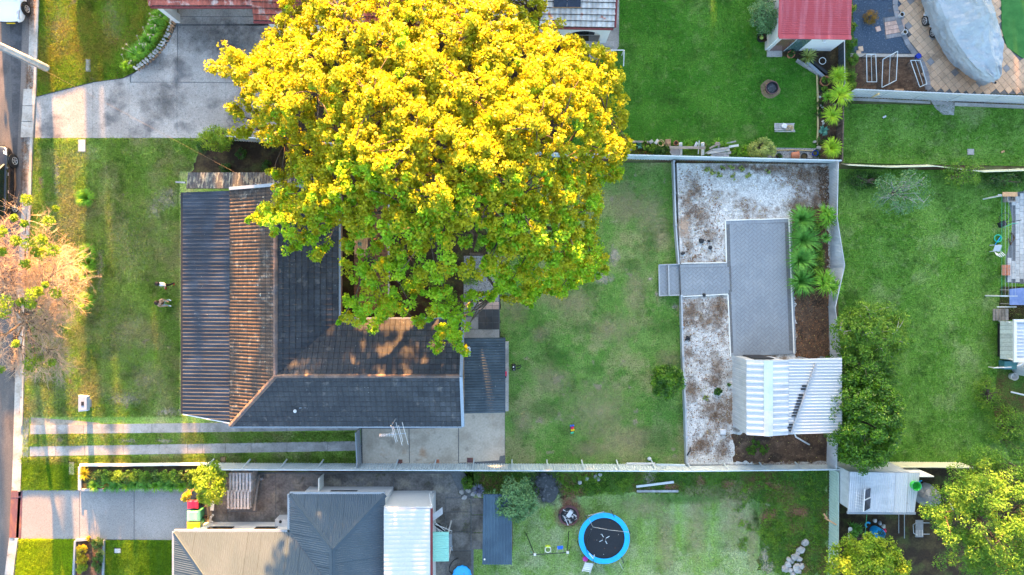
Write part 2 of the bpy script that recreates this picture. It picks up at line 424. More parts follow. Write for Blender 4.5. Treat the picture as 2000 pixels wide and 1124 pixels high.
M_wood_grey = mat('grey_timber', (0.34, 0.34, 0.345), [ly((0.22, 0.21, 0.21), 3.0, 0.45, 0.6, 0.7)], rough=0.85, fine=0.15, rnd=0.14)
M_wood_brown = mat('brown_decking', (0.16, 0.085, 0.045), [ly((0.10, 0.055, 0.03), 3.0, 0.45, 0.6, 0.7, st=(0.3, 3, 1))], rough=0.6, fine=0.15, rnd=0.14)
M_wood_tan = mat('tan_timber', (0.46, 0.27, 0.14), [ly((0.36, 0.20, 0.10), 3.0, 0.45, 0.6, 0.7)], rough=0.7, fine=0.1, rnd=0.1)
M_log = mat('tan_log', (0.42, 0.32, 0.16), rough=0.85, fine=0.15, rnd=0.08)
M_stone = mat('white_edging_stone', (0.52, 0.50, 0.47), [ly((0.36, 0.33, 0.29), 4.0, 0.45, 0.6, 0.7)], rough=0.9, fine=0.15, rnd=0.2)
M_stone_tan = mat('tan_stone', (0.32, 0.20, 0.12), [ly((0.22, 0.13, 0.08), 4.0, 0.45, 0.6, 0.7)], rough=0.9, fine=0.15, rnd=0.2)
M_stone_grey = mat('grey_stone', (0.33, 0.32, 0.31), [ly((0.22, 0.21, 0.19), 3.0, 0.45, 0.6, 0.7)], rough=0.9, fine=0.15, rnd=0.16)
M_rust = mat('rusty_plate', (0.13, 0.06, 0.065), [ly((0.22, 0.10, 0.06), 1.2, 0.48, 0.62, 0.8, st=(2, 0.5, 1)), ly((0.09, 0.05, 0.07), 0.9, 0.5, 0.62, 0.7)], rough=0.7, fine=0.12)
M_bark = mat('dark_bark', (0.075, 0.055, 0.04), [ly((0.13, 0.10, 0.075), 5.0, 0.45, 0.62, 0.7)], rough=0.95, fine=0.25, bump=0.6, bscale=20)
M_bark_pale = mat('pale_twig', (0.46, 0.34, 0.23), [ly((0.36, 0.26, 0.17), 3.0, 0.45, 0.62, 0.7)], rough=0.9, fine=0.15)
M_bark_grey = mat('grey_twig', (0.32, 0.30, 0.29), rough=0.9, fine=0.15)
def leaf_mat(name, c, c2, t=0.35, s=1.6, rough=0.55, c3=None):
    L_ = [ly(c2, s, 0.42, 0.6, 0.9, d=5.0), ly(tuple(x * 0.6 for x in c), 3.2, 0.55, 0.72, 0.6, o=(5, 5, 5))]
    if c3: L_.append(ly(c3, 6.0, 0.66, 0.72, 0.9, o=(1, 9, 4), d=2.0))
    return mat(name, c, L_, rough=rough, spec=0.3, fine=0.35, fscale=7.0, transl=t)
M_leaf_gold = leaf_mat('sunlit_golden_leaf', (0.34, 0.38, 0.010), (0.48, 0.44, 0.010), 0.40, c3=(0.5, 0.28, 0.02))
M_leaf_goldgreen = leaf_mat('shaded_green_leaf', (0.22, 0.45, 0.014), (0.36, 0.53, 0.014), 0.42, c3=(0.6, 0.34, 0.02))  # green copy of the gold leaf, painted for the crown's shaded side
M_leaf_lime = leaf_mat('lime_leaf', (0.16, 0.29, 0.015), (0.29, 0.37, 0.02), 0.35)
M_leaf_mid = leaf_mat('mid_green_leaf', (0.085, 0.20, 0.016), (0.19, 0.32, 0.027), 0.3)
M_leaf_dark = leaf_mat('dark_green_leaf', (0.035, 0.095, 0.012), (0.06, 0.15, 0.02), 0.25, rough=0.4)
M_leaf_citrus = leaf_mat('citrus_leaf', (0.065, 0.17, 0.010), (0.16, 0.30, 0.013), 0.22, rough=0.35, c3=(0.4, 0.36, 0.02))
M_leaf_grey = leaf_mat('grey_green_leaf', (0.085, 0.19, 0.065), (0.17, 0.31, 0.12), 0.25)
M_leaf_glossy = leaf_mat('glossy_dark_leaf', (0.035, 0.11, 0.007), (0.12, 0.26, 0.011), 0.18, s=2.4, rough=0.35)
M_leaf_olive = leaf_mat('olive_leaf', (0.27, 0.34, 0.08), (0.40, 0.44, 0.11), 0.25)
M_leaf_yellow = leaf_mat('yellow_leaf', (0.40, 0.36, 0.015), (0.48, 0.36, 0.02), 0.35)
M_leaf_feather = leaf_mat('feathery_leaf', (0.09, 0.23, 0.022), (0.17, 0.31, 0.027), 0.35)
M_strap = leaf_mat('strap_leaf', (0.12, 0.32, 0.02), (0.22, 0.42, 0.03), 0.3)
M_strap_dark = leaf_mat('dark_strap_leaf', (0.075, 0.24, 0.028), (0.15, 0.36, 0.05), 0.25)
M_strap_lime = leaf_mat('lime_strap_leaf', (0.28, 0.48, 0.02), (0.42, 0.56, 0.03), 0.35)
M_agave = leaf_mat('blue_agave_leaf', (0.10, 0.28, 0.20), (0.15, 0.35, 0.26), 0.15)
M_dryflower = mat('dry_flower_stalk', (0.48, 0.42, 0.30), rough=0.9)
M_rustleaf = leaf_mat('rusty_leaf', (0.24, 0.15, 0.02), (0.32, 0.17, 0.02), 0.3)
M_heath = leaf_mat('lavender_flower', (0.16, 0.17, 0.25), (0.22, 0.22, 0.34), 0.2)
M_litter = mat('dry_leaf_litter', (0.25, 0.11, 0.045), [ly((0.12, 0.06, 0.03), 5, 0.45, 0.6)], rough=0.9, fine=0.3)
M_terracotta = mat('terracotta', (0.42, 0.16, 0.09), rough=0.8, fine=0.1)
M_blue_glaze = mat('blue_glaze', (0.01, 0.03, 0.30), rough=0.1, fine=0.1)
M_blue_pl = mat('sky_blue_vinyl', (0.015, 0.36, 0.78), [ly((0.02, 0.28, 0.62), 2.0, 0.5, 0.62, 0.6)], rough=0.4, fine=0.06)
M_blue_toy = mat('blue_plastic', (0.02, 0.12, 0.62), rough=0.35, fine=0)
M_red_pl = mat('crimson_plastic', (0.62, 0.02, 0.07), rough=0.4, fine=0.04)
M_green_pl = mat('bin_green_plastic', (0.05, 0.30, 0.13), rough=0.45, fine=0.05)
M_mint_pl = mat('mint_plastic', (0.20, 0.55, 0.35), rough=0.45, fine=0.05)
M_yellow_pl = mat('yellow_plastic', (0.85, 0.60, 0.01), rough=0.4, fine=0.04)
M_lime_pl = mat('lime_plastic', (0.60, 0.72, 0.05), rough=0.4, fine=0.04)
M_teal_pl = mat('teal_plastic', (0.03, 0.42, 0.25), rough=0.4, fine=0.04)
M_pink_pl = mat('magenta_plastic', (0.6, 0.05, 0.35), rough=0.4, fine=0.04)
M_mesh_black = mat('trampoline_mat', (0.012, 0.015, 0.02), rough=0.7, fine=0.15)
M_net = mat('safety_net', (0.02, 0.022, 0.025), rough=0.8, fine=0, alpha=0.35)
M_wire = mat('wire_mesh', (0.25, 0.27, 0.28), rough=0.6, fine=0, alpha=0.16)
M_tarp = mat('silver_boat_cover', (0.34, 0.37, 0.39), [ly((0.26, 0.29, 0.31), 0.9, 0.45, 0.62, 0.7)], rough=0.32, metal=0.1, fine=0.05, bump=0.5, bscale=2.5, bdist=0.12)
M_tarp_grey = mat('grey_cover', (0.20, 0.215, 0.23), [ly((0.15, 0.16, 0.17), 1.5, 0.45, 0.6)], rough=0.5, fine=0.08, bump=0.4, bscale=3, bdist=0.08)
M_glass = mat('dark_glass', (0.01, 0.014, 0.018), rough=0.05, spec=0.8, fine=0)
M_carwhite = mat('white_car_paint', (0.74, 0.76, 0.78), rough=0.15, spec=0.6, fine=0)
M_carblack = mat('black_car_paint', (0.012, 0.012, 0.014), rough=0.1, spec=0.8, fine=0)
M_rubber = mat('tyre_rubber', (0.018, 0.018, 0.018), rough=0.8, fine=0.1)
M_alloy = mat('alloy_rim', (0.5, 0.51, 0.53), rough=0.3, metal=0.6, fine=0)
M_solar = mat('solar_cells', (0.012, 0.018, 0.035), [ly((0.02, 0.03, 0.055), 4.0, 0.45, 0.6)], rough=0.15, spec=0.6, fine=0)
M_water = mat('pool_water', (0.05, 0.45, 0.85), rough=0.05, spec=0.6, fine=0.05)
M_skin = mat('skin', (0.50, 0.30, 0.21), rough=0.6, fine=0)
M_hair = mat('dark_hair', (0.025, 0.015, 0.01), rough=0.6, fine=0.2)
M_brownhair = mat('brown_hair', (0.10, 0.05, 0.025), rough=0.6, fine=0.2)
M_cloth_white = mat('white_shirt', (0.72, 0.74, 0.78), rough=0.8, fine=0.06)
M_cloth_black = mat('black_cloth', (0.02, 0.02, 0.025), rough=0.8, fine=0.1)
M_denim = mat('pale_denim', (0.30, 0.46, 0.58), rough=0.8, fine=0.1)
M_shoe_red = mat('red_shoe', (0.55, 0.03, 0.02), rough=0.6, fine=0)
M_sleeper = mat('grey_wall_steel', (0.36, 0.38, 0.40), rough=0.6, fine=0.1, rnd=0.05)
M_bluesheet = mat('blue_tarpaulin', (0.12, 0.18, 0.36), [ly((0.17, 0.23, 0.42), 1.5, 0.45, 0.6)], rough=0.6, fine=0.1)
M_clearplastic = mat('clear_plastic', (0.55, 0.62, 0.66), rough=0.2, fine=0, alpha=0.35)
M_straw = mat('straw', (0.46, 0.33, 0.16), [ly((0.6, 0.5, 0.35), 6, 0.5, 0.6)], rough=0.95, fine=0.2)
M_ash = mat('ash', (0.05, 0.055, 0.06), [ly((0.13, 0.13, 0.14), 7, 0.55, 0.66)], rough=0.95, fine=0.2)

def patch_mat(name, c, c2, amax=0.8, lo=0.12, hi=0.46, w=0.75, sc=2.2):
    """bare or dry ground whose rim breaks up into the grass"""
    m = mat(name, c, [ly(c2, 2.5, 0.45, 0.62, 0.8)], rough=0.95, fine=0.3, fscale=14)
    nt = m.node_tree; N = nt.nodes; L = nt.links
    tc = N.new('ShaderNodeTexCoord'); mp = N.new('ShaderNodeMapping'); mp.inputs['Location'].default_value = (-0.5, -0.5, 0)
    L.new(tc.outputs['Generated'], mp.inputs['Vector'])
    ml = N.new('ShaderNodeVectorMath'); ml.operation = 'MULTIPLY'; ml.inputs[1].default_value = (1, 1, 0); L.new(mp.outputs[0], ml.inputs[0])
    ln = N.new('ShaderNodeVectorMath'); ln.operation = 'LENGTH'; L.new(ml.outputs[0], ln.inputs[0])
    geo = N.new('ShaderNodeNewGeometry'); nz = N.new('ShaderNodeTexNoise'); nz.inputs['Scale'].default_value = sc; nz.inputs['Detail'].default_value = 8; nz.inputs['Roughness'].default_value = 0.72
    L.new(geo.outputs['Position'], nz.inputs['Vector'])
    ad = N.new('ShaderNodeMath'); ad.operation = 'MULTIPLY_ADD'; ad.inputs[1].default_value = w; L.new(nz.outputs['Fac'], ad.inputs[0]); L.new(ln.outputs['Value'], ad.inputs[2])
    mr = N.new('ShaderNodeMapRange'); mr.inputs['From Min'].default_value = lo + w * 0.5; mr.inputs['From Max'].default_value = hi + w * 0.5; mr.inputs['To Min'].default_value = amax; mr.inputs['To Max'].default_value = 0.0
    L.new(ad.outputs[0], mr.inputs['Value'])
    cut = N.new('ShaderNodeMapRange'); cut.inputs['From Min'].default_value = 0.38; cut.inputs['From Max'].default_value = 0.49; cut.inputs['To Min'].default_value = 1.0; cut.inputs['To Max'].default_value = 0.0
    L.new(ln.outputs['Value'], cut.inputs['Value'])
    mu = N.new('ShaderNodeMath'); mu.operation = 'MULTIPLY'; L.new(mr.outputs[0], mu.inputs[0]); L.new(cut.outputs[0], mu.inputs[1])
    L.new(mu.outputs[0], N['Principled BSDF'].inputs['Alpha'])
    return m
M_p_red = patch_mat('red_soil_patch', (0.26, 0.11, 0.07), (0.20, 0.10, 0.06), 0.8, 0.1, 0.42)
M_p_brown = patch_mat('brown_soil_patch', (0.13, 0.08, 0.05), (0.24, 0.16, 0.10), 0.7, 0.0, 0.42, 1.3, 3.4)
M_p_dry = patch_mat('dry_grass_patch', (0.33, 0.28, 0.15), (0.26, 0.25, 0.11), 0.55, 0.0, 0.5, 1.1, 1.8)
M_p_bare = patch_mat('bare_dirt_patch', (0.40, 0.34, 0.26), (0.30, 0.26, 0.19), 0.75, 0.05, 0.38, 1.0, 3.0)
M_p_sand = patch_mat('sand_patch', (0.44, 0.31, 0.22), (0.38, 0.27, 0.2), 0.8, 0.05, 0.40, 0.9, 3.0)
M_p_green = patch_mat('lush_grass_patch', (0.05, 0.15, 0.02), (0.08, 0.19, 0.03), 0.55, 0.0, 0.5, 0.9, 1.6)
M_p_ash = patch_mat('ash_patch', (0.06, 0.06, 0.065), (0.14, 0.13, 0.13), 0.9, 0.15, 0.42)
M_p_dark = patch_mat('oil_stain', (0.06, 0.06, 0.065), (0.10, 0.10, 0.10), 0.5, 0.0, 0.5, 1.1, 1.4)
M_p_leaf = patch_mat('gutter_debris', (0.16, 0.085, 0.045), (0.10, 0.06, 0.04), 0.7, 0.05, 0.4, 1.1, 4.0)

# ------------------------------------------------------------------ builders shared by many things
def poly_area2(p):
    return sum(p[i][0] * p[(i + 1) % len(p)][1] - p[(i + 1) % len(p)][0] * p[i][1] for i in range(len(p)))

def clip_bm(bm, poly):
    if poly_area2(poly) < 0: poly = poly[::-1]
    n = len(poly)
    for i in range(n):
        a = poly[i]; b = poly[(i + 1) % n]
        dx, dy = b[0] - a[0], b[1] - a[1]
        l = math.hypot(dx, dy)
        if l < 1e-6: continue
        geom = bm.verts[:] + bm.edges[:] + bm.faces[:]
        if not geom: return
        bmesh.ops.bisect_plane(bm, geom=geom, plane_co=(a[0], a[1], 0), plane_no=(dy / l, -dx / l, 0), clear_outer=True, dist=1e-5)

def side_of(poly, pts):
    """1 all inside, -1 wholly outside, 0 straddles (poly convex ccw)"""
    inside = True
    n = len(poly)
    for i in range(n):
        a = poly[i]; b = poly[(i + 1) % n]
        d = [(b[0] - a[0]) * (p[1] - a[1]) - (b[1] - a[1]) * (p[0] - a[0]) for p in pts]
        if max(d) <= 1e-6: return -1
        if min(d) < -1e-6: inside = False
    return 1 if inside else 0

def frame(pts):
    pts = [Vector(p) for p in pts]
    U = (pts[1] - pts[0]).normalized()
    N = None
    for i in range(2, len(pts)):
        c = U.cross(pts[i] - pts[0])
        if c.length > 1e-4: N = c.normalized(); break
    if N.z < 0:
        U = -U; N = -N
        N = U.cross((sum(pts, Vector()) / len(pts) - pts[0]))
        N.normalize()
        if N.z < 0: N = -N
    V = N.cross(U)
    O = pts[0]
    uv = [((p - O).dot(U), (p - O).dot(V)) for p in pts]
    if poly_area2(uv) < 0: uv = uv[::-1]
    return O, U, V, N, uv

def basis(O, U, V, N, parent):
    m = Matrix((U, V, N)).transposed().to_4x4()
    m.translation = O - (wloc(parent) if parent else Vector())
    return m

def piece(name, me, parent, m):
    o = bpy.data.objects.new(name, me)
    COL.objects.link(o)
    o.parent = parent
    o.matrix_local = m
    return o

M_tile_edge = mat('shade_tile_edge', (0.02, 0.02, 0.022), [ly((0.05, 0.045, 0.04), 3.0, 0.45, 0.6)], rough=0.9, fine=0.2)  # gap shadow under each tile course, put into the edge colour
TILE_ME = {}
def tile_mesh(w, l, material, style):
    key = (w, l, material.name, style)
    if key in TILE_ME: return TILE_ME[key]
    if style == 'roll2': prof = [(0, 0.0), (0.12, 0.032), (0.26, 0.032), (0.40, 0.004), (0.5, 0.0), (0.62, 0.032), (0.76, 0.032), (0.90, 0.004), (1.0, 0.0)]
    elif style == 'roll': prof = [(0, 0.0), (0.16, 0.030), (0.36, 0.045), (0.56, 0.022), (0.70, 0.004), (1.0, 0.004)]
    else: prof = [(0, 0.010), (0.08, 0.028), (0.20, 0.010), (0.60, 0.006), (0.97, 0.010), (0.985, 0.0)]
    lift = 0.040
    vs = []; fs = []; mi = []
    n = len(prof)
    for (y, dz) in ((0.0, lift), (0.04, lift), (l + 0.02, 0.004)):
        for (t, h) in prof: vs.append((t * w, y, h + dz))
    for (t, h) in prof: vs.append((t * w, 0.0, -0.005))
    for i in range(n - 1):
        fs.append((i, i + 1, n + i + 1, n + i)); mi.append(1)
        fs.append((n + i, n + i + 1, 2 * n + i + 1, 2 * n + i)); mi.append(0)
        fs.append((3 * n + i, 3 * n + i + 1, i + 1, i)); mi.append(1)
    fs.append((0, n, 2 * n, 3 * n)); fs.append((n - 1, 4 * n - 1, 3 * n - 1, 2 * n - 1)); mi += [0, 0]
    me = bpy.data.meshes.new('roof_tile')
    me.from_pydata(vs, [], fs)
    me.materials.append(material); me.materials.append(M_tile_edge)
    me.polygons.foreach_set('material_index', mi)
    TILE_ME[key] = (me, vs, fs, mi)
    return TILE_ME[key]

def tiled_face(roof, pts, material, w=0.30, l=0.345, budget=75, style='roll', lift=0.02):
    O, U, V, N, uv = frame(pts)
    O = O + N * lift
    me, tv, tf, tm = tile_mesh(w, l, material, style)
    us = [p[0] for p in uv]; vs_ = [p[1] for p in uv]
    full = []; cut = []
    i0 = math.floor(min(us) / w); i1 = math.ceil(max(us) / w)
    j1 = math.ceil(max(vs_) / l)
    for j in range(0, j1):
        for i in range(i0, i1):
            a, b = i * w, j * l
            s = side_of(uv, [(a, b), (a + w, b), (a + w, b + l), (a, b + l)])
            if s == 1: full.append((a, b))
            elif s == 0: cut.append((a, b))
    full.sort(key=lambda q: (O + U * q[0] + V * q[1]).xy.length)
    for a, b in full[:budget]:
        j = rng.uniform(-0.004, 0.004)
        piece('tile', me, roof, basis(O + U * (a + j) + V * (b + j) + N * rng.uniform(0, 0.006), U, V, N, roof))
    bm = bmesh.new()
    def put(a, b):
        j = rng.uniform(0, 0.006)
        vv = [bm.verts.new((x + a, y + b, z + j)) for x, y, z in tv]
        for f, q in zip(tf, tm):
            bm.faces.new([vv[k] for k in f]).material_index = q
    for a, b in cut: put(a, b)
    clip_bm(bm, uv)
    for a, b in full[budget:]: put(a, b)
    if bm.faces:
        m2 = bpy.data.meshes.new('tile_field')
        bm.to_mesh(m2)
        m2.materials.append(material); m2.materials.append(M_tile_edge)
        o = piece('tile_field', m2, roof, basis(O, U, V, N, roof))
        o['kind'] = 'stuff'
    bm.free()

def wave(kind, pitch, amp):
    if kind == 'sine': return [(0, 0), (0.25, amp * 0.7), (0.5, amp), (0.75, amp * 0.7)]
    if kind == 'rib': return [(0, 0), (0.62, 0), (0.70, amp), (0.92, amp)]
    if kind == 'wide': return [(0, 0), (0.5, 0), (0.62, amp), (0.88, amp)]
    return [(0, 0), (0.5, amp)]

def sheet_face(roof, pts, material, pitch=0.19, amp=0.03, kind='rib', width=0.76, name='sheet', lift=0.015, across=False, gap=0.0):
    """metal sheets laid down the slope; pts[0]-pts[1] is the eave; each sheet is a piece. across: ribs run along the eave"""
    O, U, V, N, uv = frame(pts)
    O = O + N * lift
    if across:
        uv = [(v, -u) for u, v in uv]
        U, V = V, -U
        if poly_area2(uv) < 0: uv = uv[::-1]
    umin = min(p[0] for p in uv); umax = max(p[0] for p in uv)
    vmin = min(p[1] for p in uv); vmax = max(p[1] for p in uv)
    n = max(1, int(math.ceil((umax - umin) / width - 0.05)))
    prof = wave(kind, pitch, amp)
    for s in range(n):
        a = umin + s * width; b = min(a + width, umax) - gap
        xs = []
        k = math.floor(a / pitch)
        while k * pitch < b:
            for t, h in prof:
                x = (k + t) * pitch
                if a - 1e-6 <= x <= b + 1e-6: xs.append((x, h))
            k += 1
        if not xs: continue
        if xs[0][0] > a + 1e-4: xs.insert(0, (a, xs[0][1]))
        if xs[-1][0] < b - 1e-4: xs.append((b, 0))
        bm = bmesh.new()
        lo = [bm.verts.new((x, vmin, h)) for x, h in xs]
        hi = [bm.verts.new((x, vmax, h)) for x, h in xs]
        for i in range(len(xs) - 1):
            bm.faces.new((lo[i], lo[i + 1], hi[i + 1], hi[i]))
        clip_bm(bm, uv)
        if bm.faces:
            me = bpy.data.meshes.new(name)
            bm.to_mesh(me)
            me.materials.append(material)
            m = basis(O + N * (0.002 * (s % 2)), U, V, N, roof)
            piece(name, me, roof, m)
        bm.free()

def slab_roof(name, faces, mat_, parent, thick=0.06):
    """solid roof deck under tiles or sheets"""
    mb = MB()
    for f in faces:
        f = [Vector(p) for p in f]
        mb.poly(f); mb.poly([p - Vector((0, 0, thick)) for p in f][::-1])
        for i in range(len(f)):
            a, b = f[i], f[(i + 1) % len(f)]
            d = Vector((0, 0, thick))
            mb.poly([a - d, b - d, b, a])
    return mb.build(name, mat_, parent)

def caps(parent, a, b, material, n=None, w=0.26, h=0.09, name='ridge_cap', seg=0.38):
    a = Vector(a); b = Vector(b)
    L = (b - a).length
    n = n or max(1, int(L / seg))
    d = (b - a) / n
    x = d.normalized()
    y = Vector((0, 0, 1)).cross(x).normalized()
    z = x.cross(y)
    me = bpy.data.meshes.new(name)
    l = d.length * 1.06
    prof = [(-w / 2, -h * 0.5), (-w * 0.32, h * 0.35), (0, h * 0.75), (w * 0.32, h * 0.35), (w / 2, -h * 0.5)]
    vs = [(0, p, q + 0.012) for p, q in prof] + [(l, p, q) for p, q in prof]
    fs = [(i, i + 1, 6 + i, 5 + i) for i in range(4)] + [(4, 3, 2, 1, 0), (5, 6, 7, 8, 9)]
    me.from_pydata(vs, [], fs)
    me.materials.append(material)
    for i in range(n):
        m = Matrix((x, y, z)).transposed().to_4x4()
        m.translation = a + d * i - wloc(parent)
        piece(name, me, parent, m)

def walls(name, outline, z0, z1, mat_, parent, t=0.2):
    """closed ring of wall from an outline of (x, y) metres"""
    mb = MB()
    n = len(outline)
    for i in range(n):
        a = Vector((*outline[i], 0)); b = Vector((*outline[(i + 1) % n], 0))
        if t:
            d = (b - a).normalized() * (t / 2 - 0.002)
            mb.bar(a + d + Vector((0, 0, (z0 + z1) / 2)), b + d + Vector((0, 0, (z0 + z1) / 2)), t, z1 - z0)
    return mb.build(name, mat_, parent)

def panel_mesh(mb, a, b, h, lean0, lean1, pitch=0.2, amp=0.035, kind='sine', z0=0.0):
    a = Vector(a); b = Vector(b)
    d = b - a; L = Vector((d.x, d.y, 0)).length
    u = Vector((d.x, d.y, 0)) / L
    nrm = Vector((-u.y, u.x, 0))
    prof = wave(kind, pitch, amp)
    xs = []
    k = 0
    while k * pitch < L:
        for t, hh in prof:
            x = (k + t) * pitch
            if x < L: xs.append((x, hh))
        k += 1
    xs.append((L, 0))
    lo = []; hi = []
    for x, hh in xs:
        t = x / L
        p = a.lerp(b, t) + nrm * hh
        q = p + Vector((0, 0, h)) + Vector(lean0).lerp(Vector(lean1), t)
        lo.append(p + Vector((0, 0, z0))); hi.append(q)
    n = len(xs)
    mb.add(lo + hi, [(i, i + 1, n + i + 1, n + i) for i in range(n - 1)])

def fence(name, label, px, h, mat_, span=2.35, z=0.0, pitch=0.2, amp=0.035, kind='sine', leans=None, post=0.06, rail=True, cat='fence', post_mat=None, cap=False, brace=0.0):
    pts = PX(px, z)
    t = thing(name, label, cat, pts[0])
    leans = leans or [(0, 0, 0)] * len(pts)
    post_mat = post_mat or mat_
    for i in range(len(pts) - 1):
        a, b = pts[i], pts[i + 1]
        L = (b - a).length
        n = max(1, round(L / span))
        for k in range(n):
            p = a.lerp(b, k / n); q = a.lerp(b, (k + 1) / n)
            l0 = Vector(leans[i]).lerp(Vector(leans[i + 1]), k / n); l1 = Vector(leans[i]).lerp(Vector(leans[i + 1]), (k + 1) / n)
            mb = MB(); panel_mesh(mb, p, q, h, l0, l1, pitch, amp, kind)
            mb.build('panel', mat_, t)
            if rail:
                mb = MB()
                top = Vector((0, 0, h - 0.03))
                mb.bar(p + top + l0, q + top + l1, post * 0.8, post * 0.8)
                mb.build('rail', post_mat, t)
            if post:
                mb = MB()
                u = (q - p).normalized(); nn = Vector((-u.y, u.x, 0)) * brace
                mb.bar(p + nn, p + Vector((0, 0, h - 0.06)) + l0, post, post)
                mb.build('post', post_mat, t)
    if post:
        mb = MB(); mb.bar(pts[-1], pts[-1] + Vector((0, 0, h - 0.06)) + Vector(leans[-1]), post, post)
        mb.build('post', post_mat, t)
    return t

# ------------------------------------------------------------------ vegetation
def leaf_arrays(c, size, up=0.5, seed=0, aspect=0.6, out=None):
    r = np.random.RandomState(seed)
    n = len(c)
    nm = r.normal(size=(n, 3)); nm[:, 2] = np.abs(nm[:, 2]) + up
    if out is not None: nm += out
    nm /= np.linalg.norm(nm, axis=1, keepdims=True)
    t = r.normal(size=(n, 3))
    t -= nm * np.sum(t * nm, axis=1, keepdims=True)
    t /= np.linalg.norm(t, axis=1, keepdims=True) + 1e-9
    s = np.cross(nm, t)
    L = (size * r.uniform(0.6, 1.35, size=(n, 1)))
    w = L * aspect
    droop = nm * L * -0.12
    v = np.empty((n, 4, 3))
    v[:, 0] = c - t * L * 0.5 + droop
    v[:, 1] = c + s * w * 0.5 - t * L * 0.08
    v[:, 2] = c + t * L * 0.5 + droop
    v[:, 3] = c - s * w * 0.5 - t * L * 0.08
    f = np.arange(n * 4).reshape(n, 4)
    return v.reshape(-1, 3), f

def clump_points(centres, rad, per, seed, flat=0.7):
    r = np.random.RandomState(seed)
    centres = np.asarray(centres)
    k = len(centres)
    rad = np.broadcast_to(np.asarray(rad, dtype=float), (k,))
    p = r.normal(size=(k, per, 3))
    p /= np.linalg.norm(p, axis=2, keepdims=True) + 1e-9
    p *= (r.uniform(0.15, 1.0, size=(k, per, 1)) ** 0.55)
    p *= rad[:, None, None]
    p[:, :, 2] *= flat
    return (centres[:, None, :] + p).reshape(-1, 3)

def noise3(p, s, seed=0):
    """cheap smooth pseudo noise in -1..1"""
    p = np.asarray(p) * s
    r = np.random.RandomState(seed)
    out = np.zeros(len(p))
    for i in range(5):
        d = r.normal(size=3); d /= np.linalg.norm(d)
        out += np.sin(p @ d * (1 + 0.55 * i) * 2.1 + r.uniform(0, 6.28)) / (1 + 0.35 * i)
    return out / 2.6

def limb(mb, a, b, r0, r1, sag=0.3, n=5, sides=5, jit=0.12, rr=rng):
    a = Vector(a); b = Vector(b)
    L = (b - a).length
    pts = []; rs = []
    for i in range(n + 1):
        t = i / n
        p = a.lerp(b, t) + Vector((0, 0, math.sin(t * math.pi) * sag * L * 0.25))
        if 0 < i < n: p += Vector((rr.uniform(-1, 1), rr.uniform(-1, 1), rr.uniform(-1, 1))) * jit * L * 0.25
        pts.append(p); rs.append(r0 + (r1 - r0) * t)
    mb.tube(pts, rs, sides)
    return pts

def tree(name, label, base, centres, rad, per, leaf, m_leaf, m_bark, trunk_r=0.15, fork=1.2, seed=1, cat='tree', group=None, n_limb=10, up=0.4, aspect=0.6, flat=0.75, tall=None):
    base = Vector(base)
    t = thing(name, label, cat, base, group)
    centres = np.asarray(centres, dtype=float)
    r = random.Random(seed)
    mb = MB()
    top = base + Vector((r.uniform(-.1, .1), r.uniform(-.1, .1), fork))
    mb.tube([base - Vector((0, 0, 0.1)), base.lerp(top, 0.15), base.lerp(top, 0.6), top], [trunk_r * 1.35, trunk_r * 1.05, trunk_r * 0.95, trunk_r * 0.85], 8)
    idx = list(range(len(centres))); r.shuffle(idx)
    nodes = []
    for i in idx[:n_limb]:
        c = Vector(centres[i])
        nodes += limb(mb, top, c, trunk_r * 0.55, trunk_r * 0.12, 0.5, 5, 5, 0.2, r)
    if nodes:
        na = np.array([tuple(p) for p in nodes])
        for i in idx[n_limb:n_limb * 6]:
            c = centres[i]
            j = int(np.argmin(np.linalg.norm(na - c, axis=1)))
            limb(mb, na[j], c, trunk_r * 0.14, trunk_r * 0.05, 0.2, 2, 4, 0.2, r)
    mb.build('trunk', m_bark, t, smooth=True)
    pts = clump_points(centres, rad, per, seed, flat)
    cen = centres.mean(axis=0)
    out = (pts - cen); out /= np.linalg.norm(out, axis=1, keepdims=True) + 1e-6
    v, f = leaf_arrays(pts, leaf, up, seed + 5, aspect, out * 0.5)
    np_mesh('crown', v, f, m_leaf, t)
    return t

def ball_centres(c, rx, ry, rz, n, seed, shell=0.55, gap=0.0):
    r = np.random.RandomState(seed)
    p = r.normal(size=(n * 3, 3))
    p /= np.linalg.norm(p, axis=1, keepdims=True)
    p *= r.uniform(shell, 1.0, size=(n * 3, 1))
    p = p[p[:, 2] > -0.55]
    q = p * np.array([rx, ry, rz]) + np.array(c)
    if gap:
        q = q[noise3(q, 1.3 / max(rx, 0.5) * 2.0, seed) > -1 + gap]
    return q[:n]

def shrub(name, label, px, py, r, h, m_leaf, n=40, per=40, leaf=0.09, seed=1, cat='shrub', group=None, m_bark=None, ry=None, z=0.0, up=0.4, aspect=0.6, shell=0.5):
    b = W(px, py, z + h * 0.5); b.z = z
    c = ball_centres((b.x, b.y, z + h * 0.5), r * 0.82, (ry or r) * 0.82, h * 0.5, n, seed, shell)
    rad = np.full(len(c), min(r, ry or r) * 0.34)
    return tree(name, label, b, c, rad, per, leaf, m_leaf, m_bark or M_bark, trunk_r=0.03 + r * 0.03, fork=h * 0.25, seed=seed, cat=cat, group=group, n_limb=7, up=up, aspect=aspect)

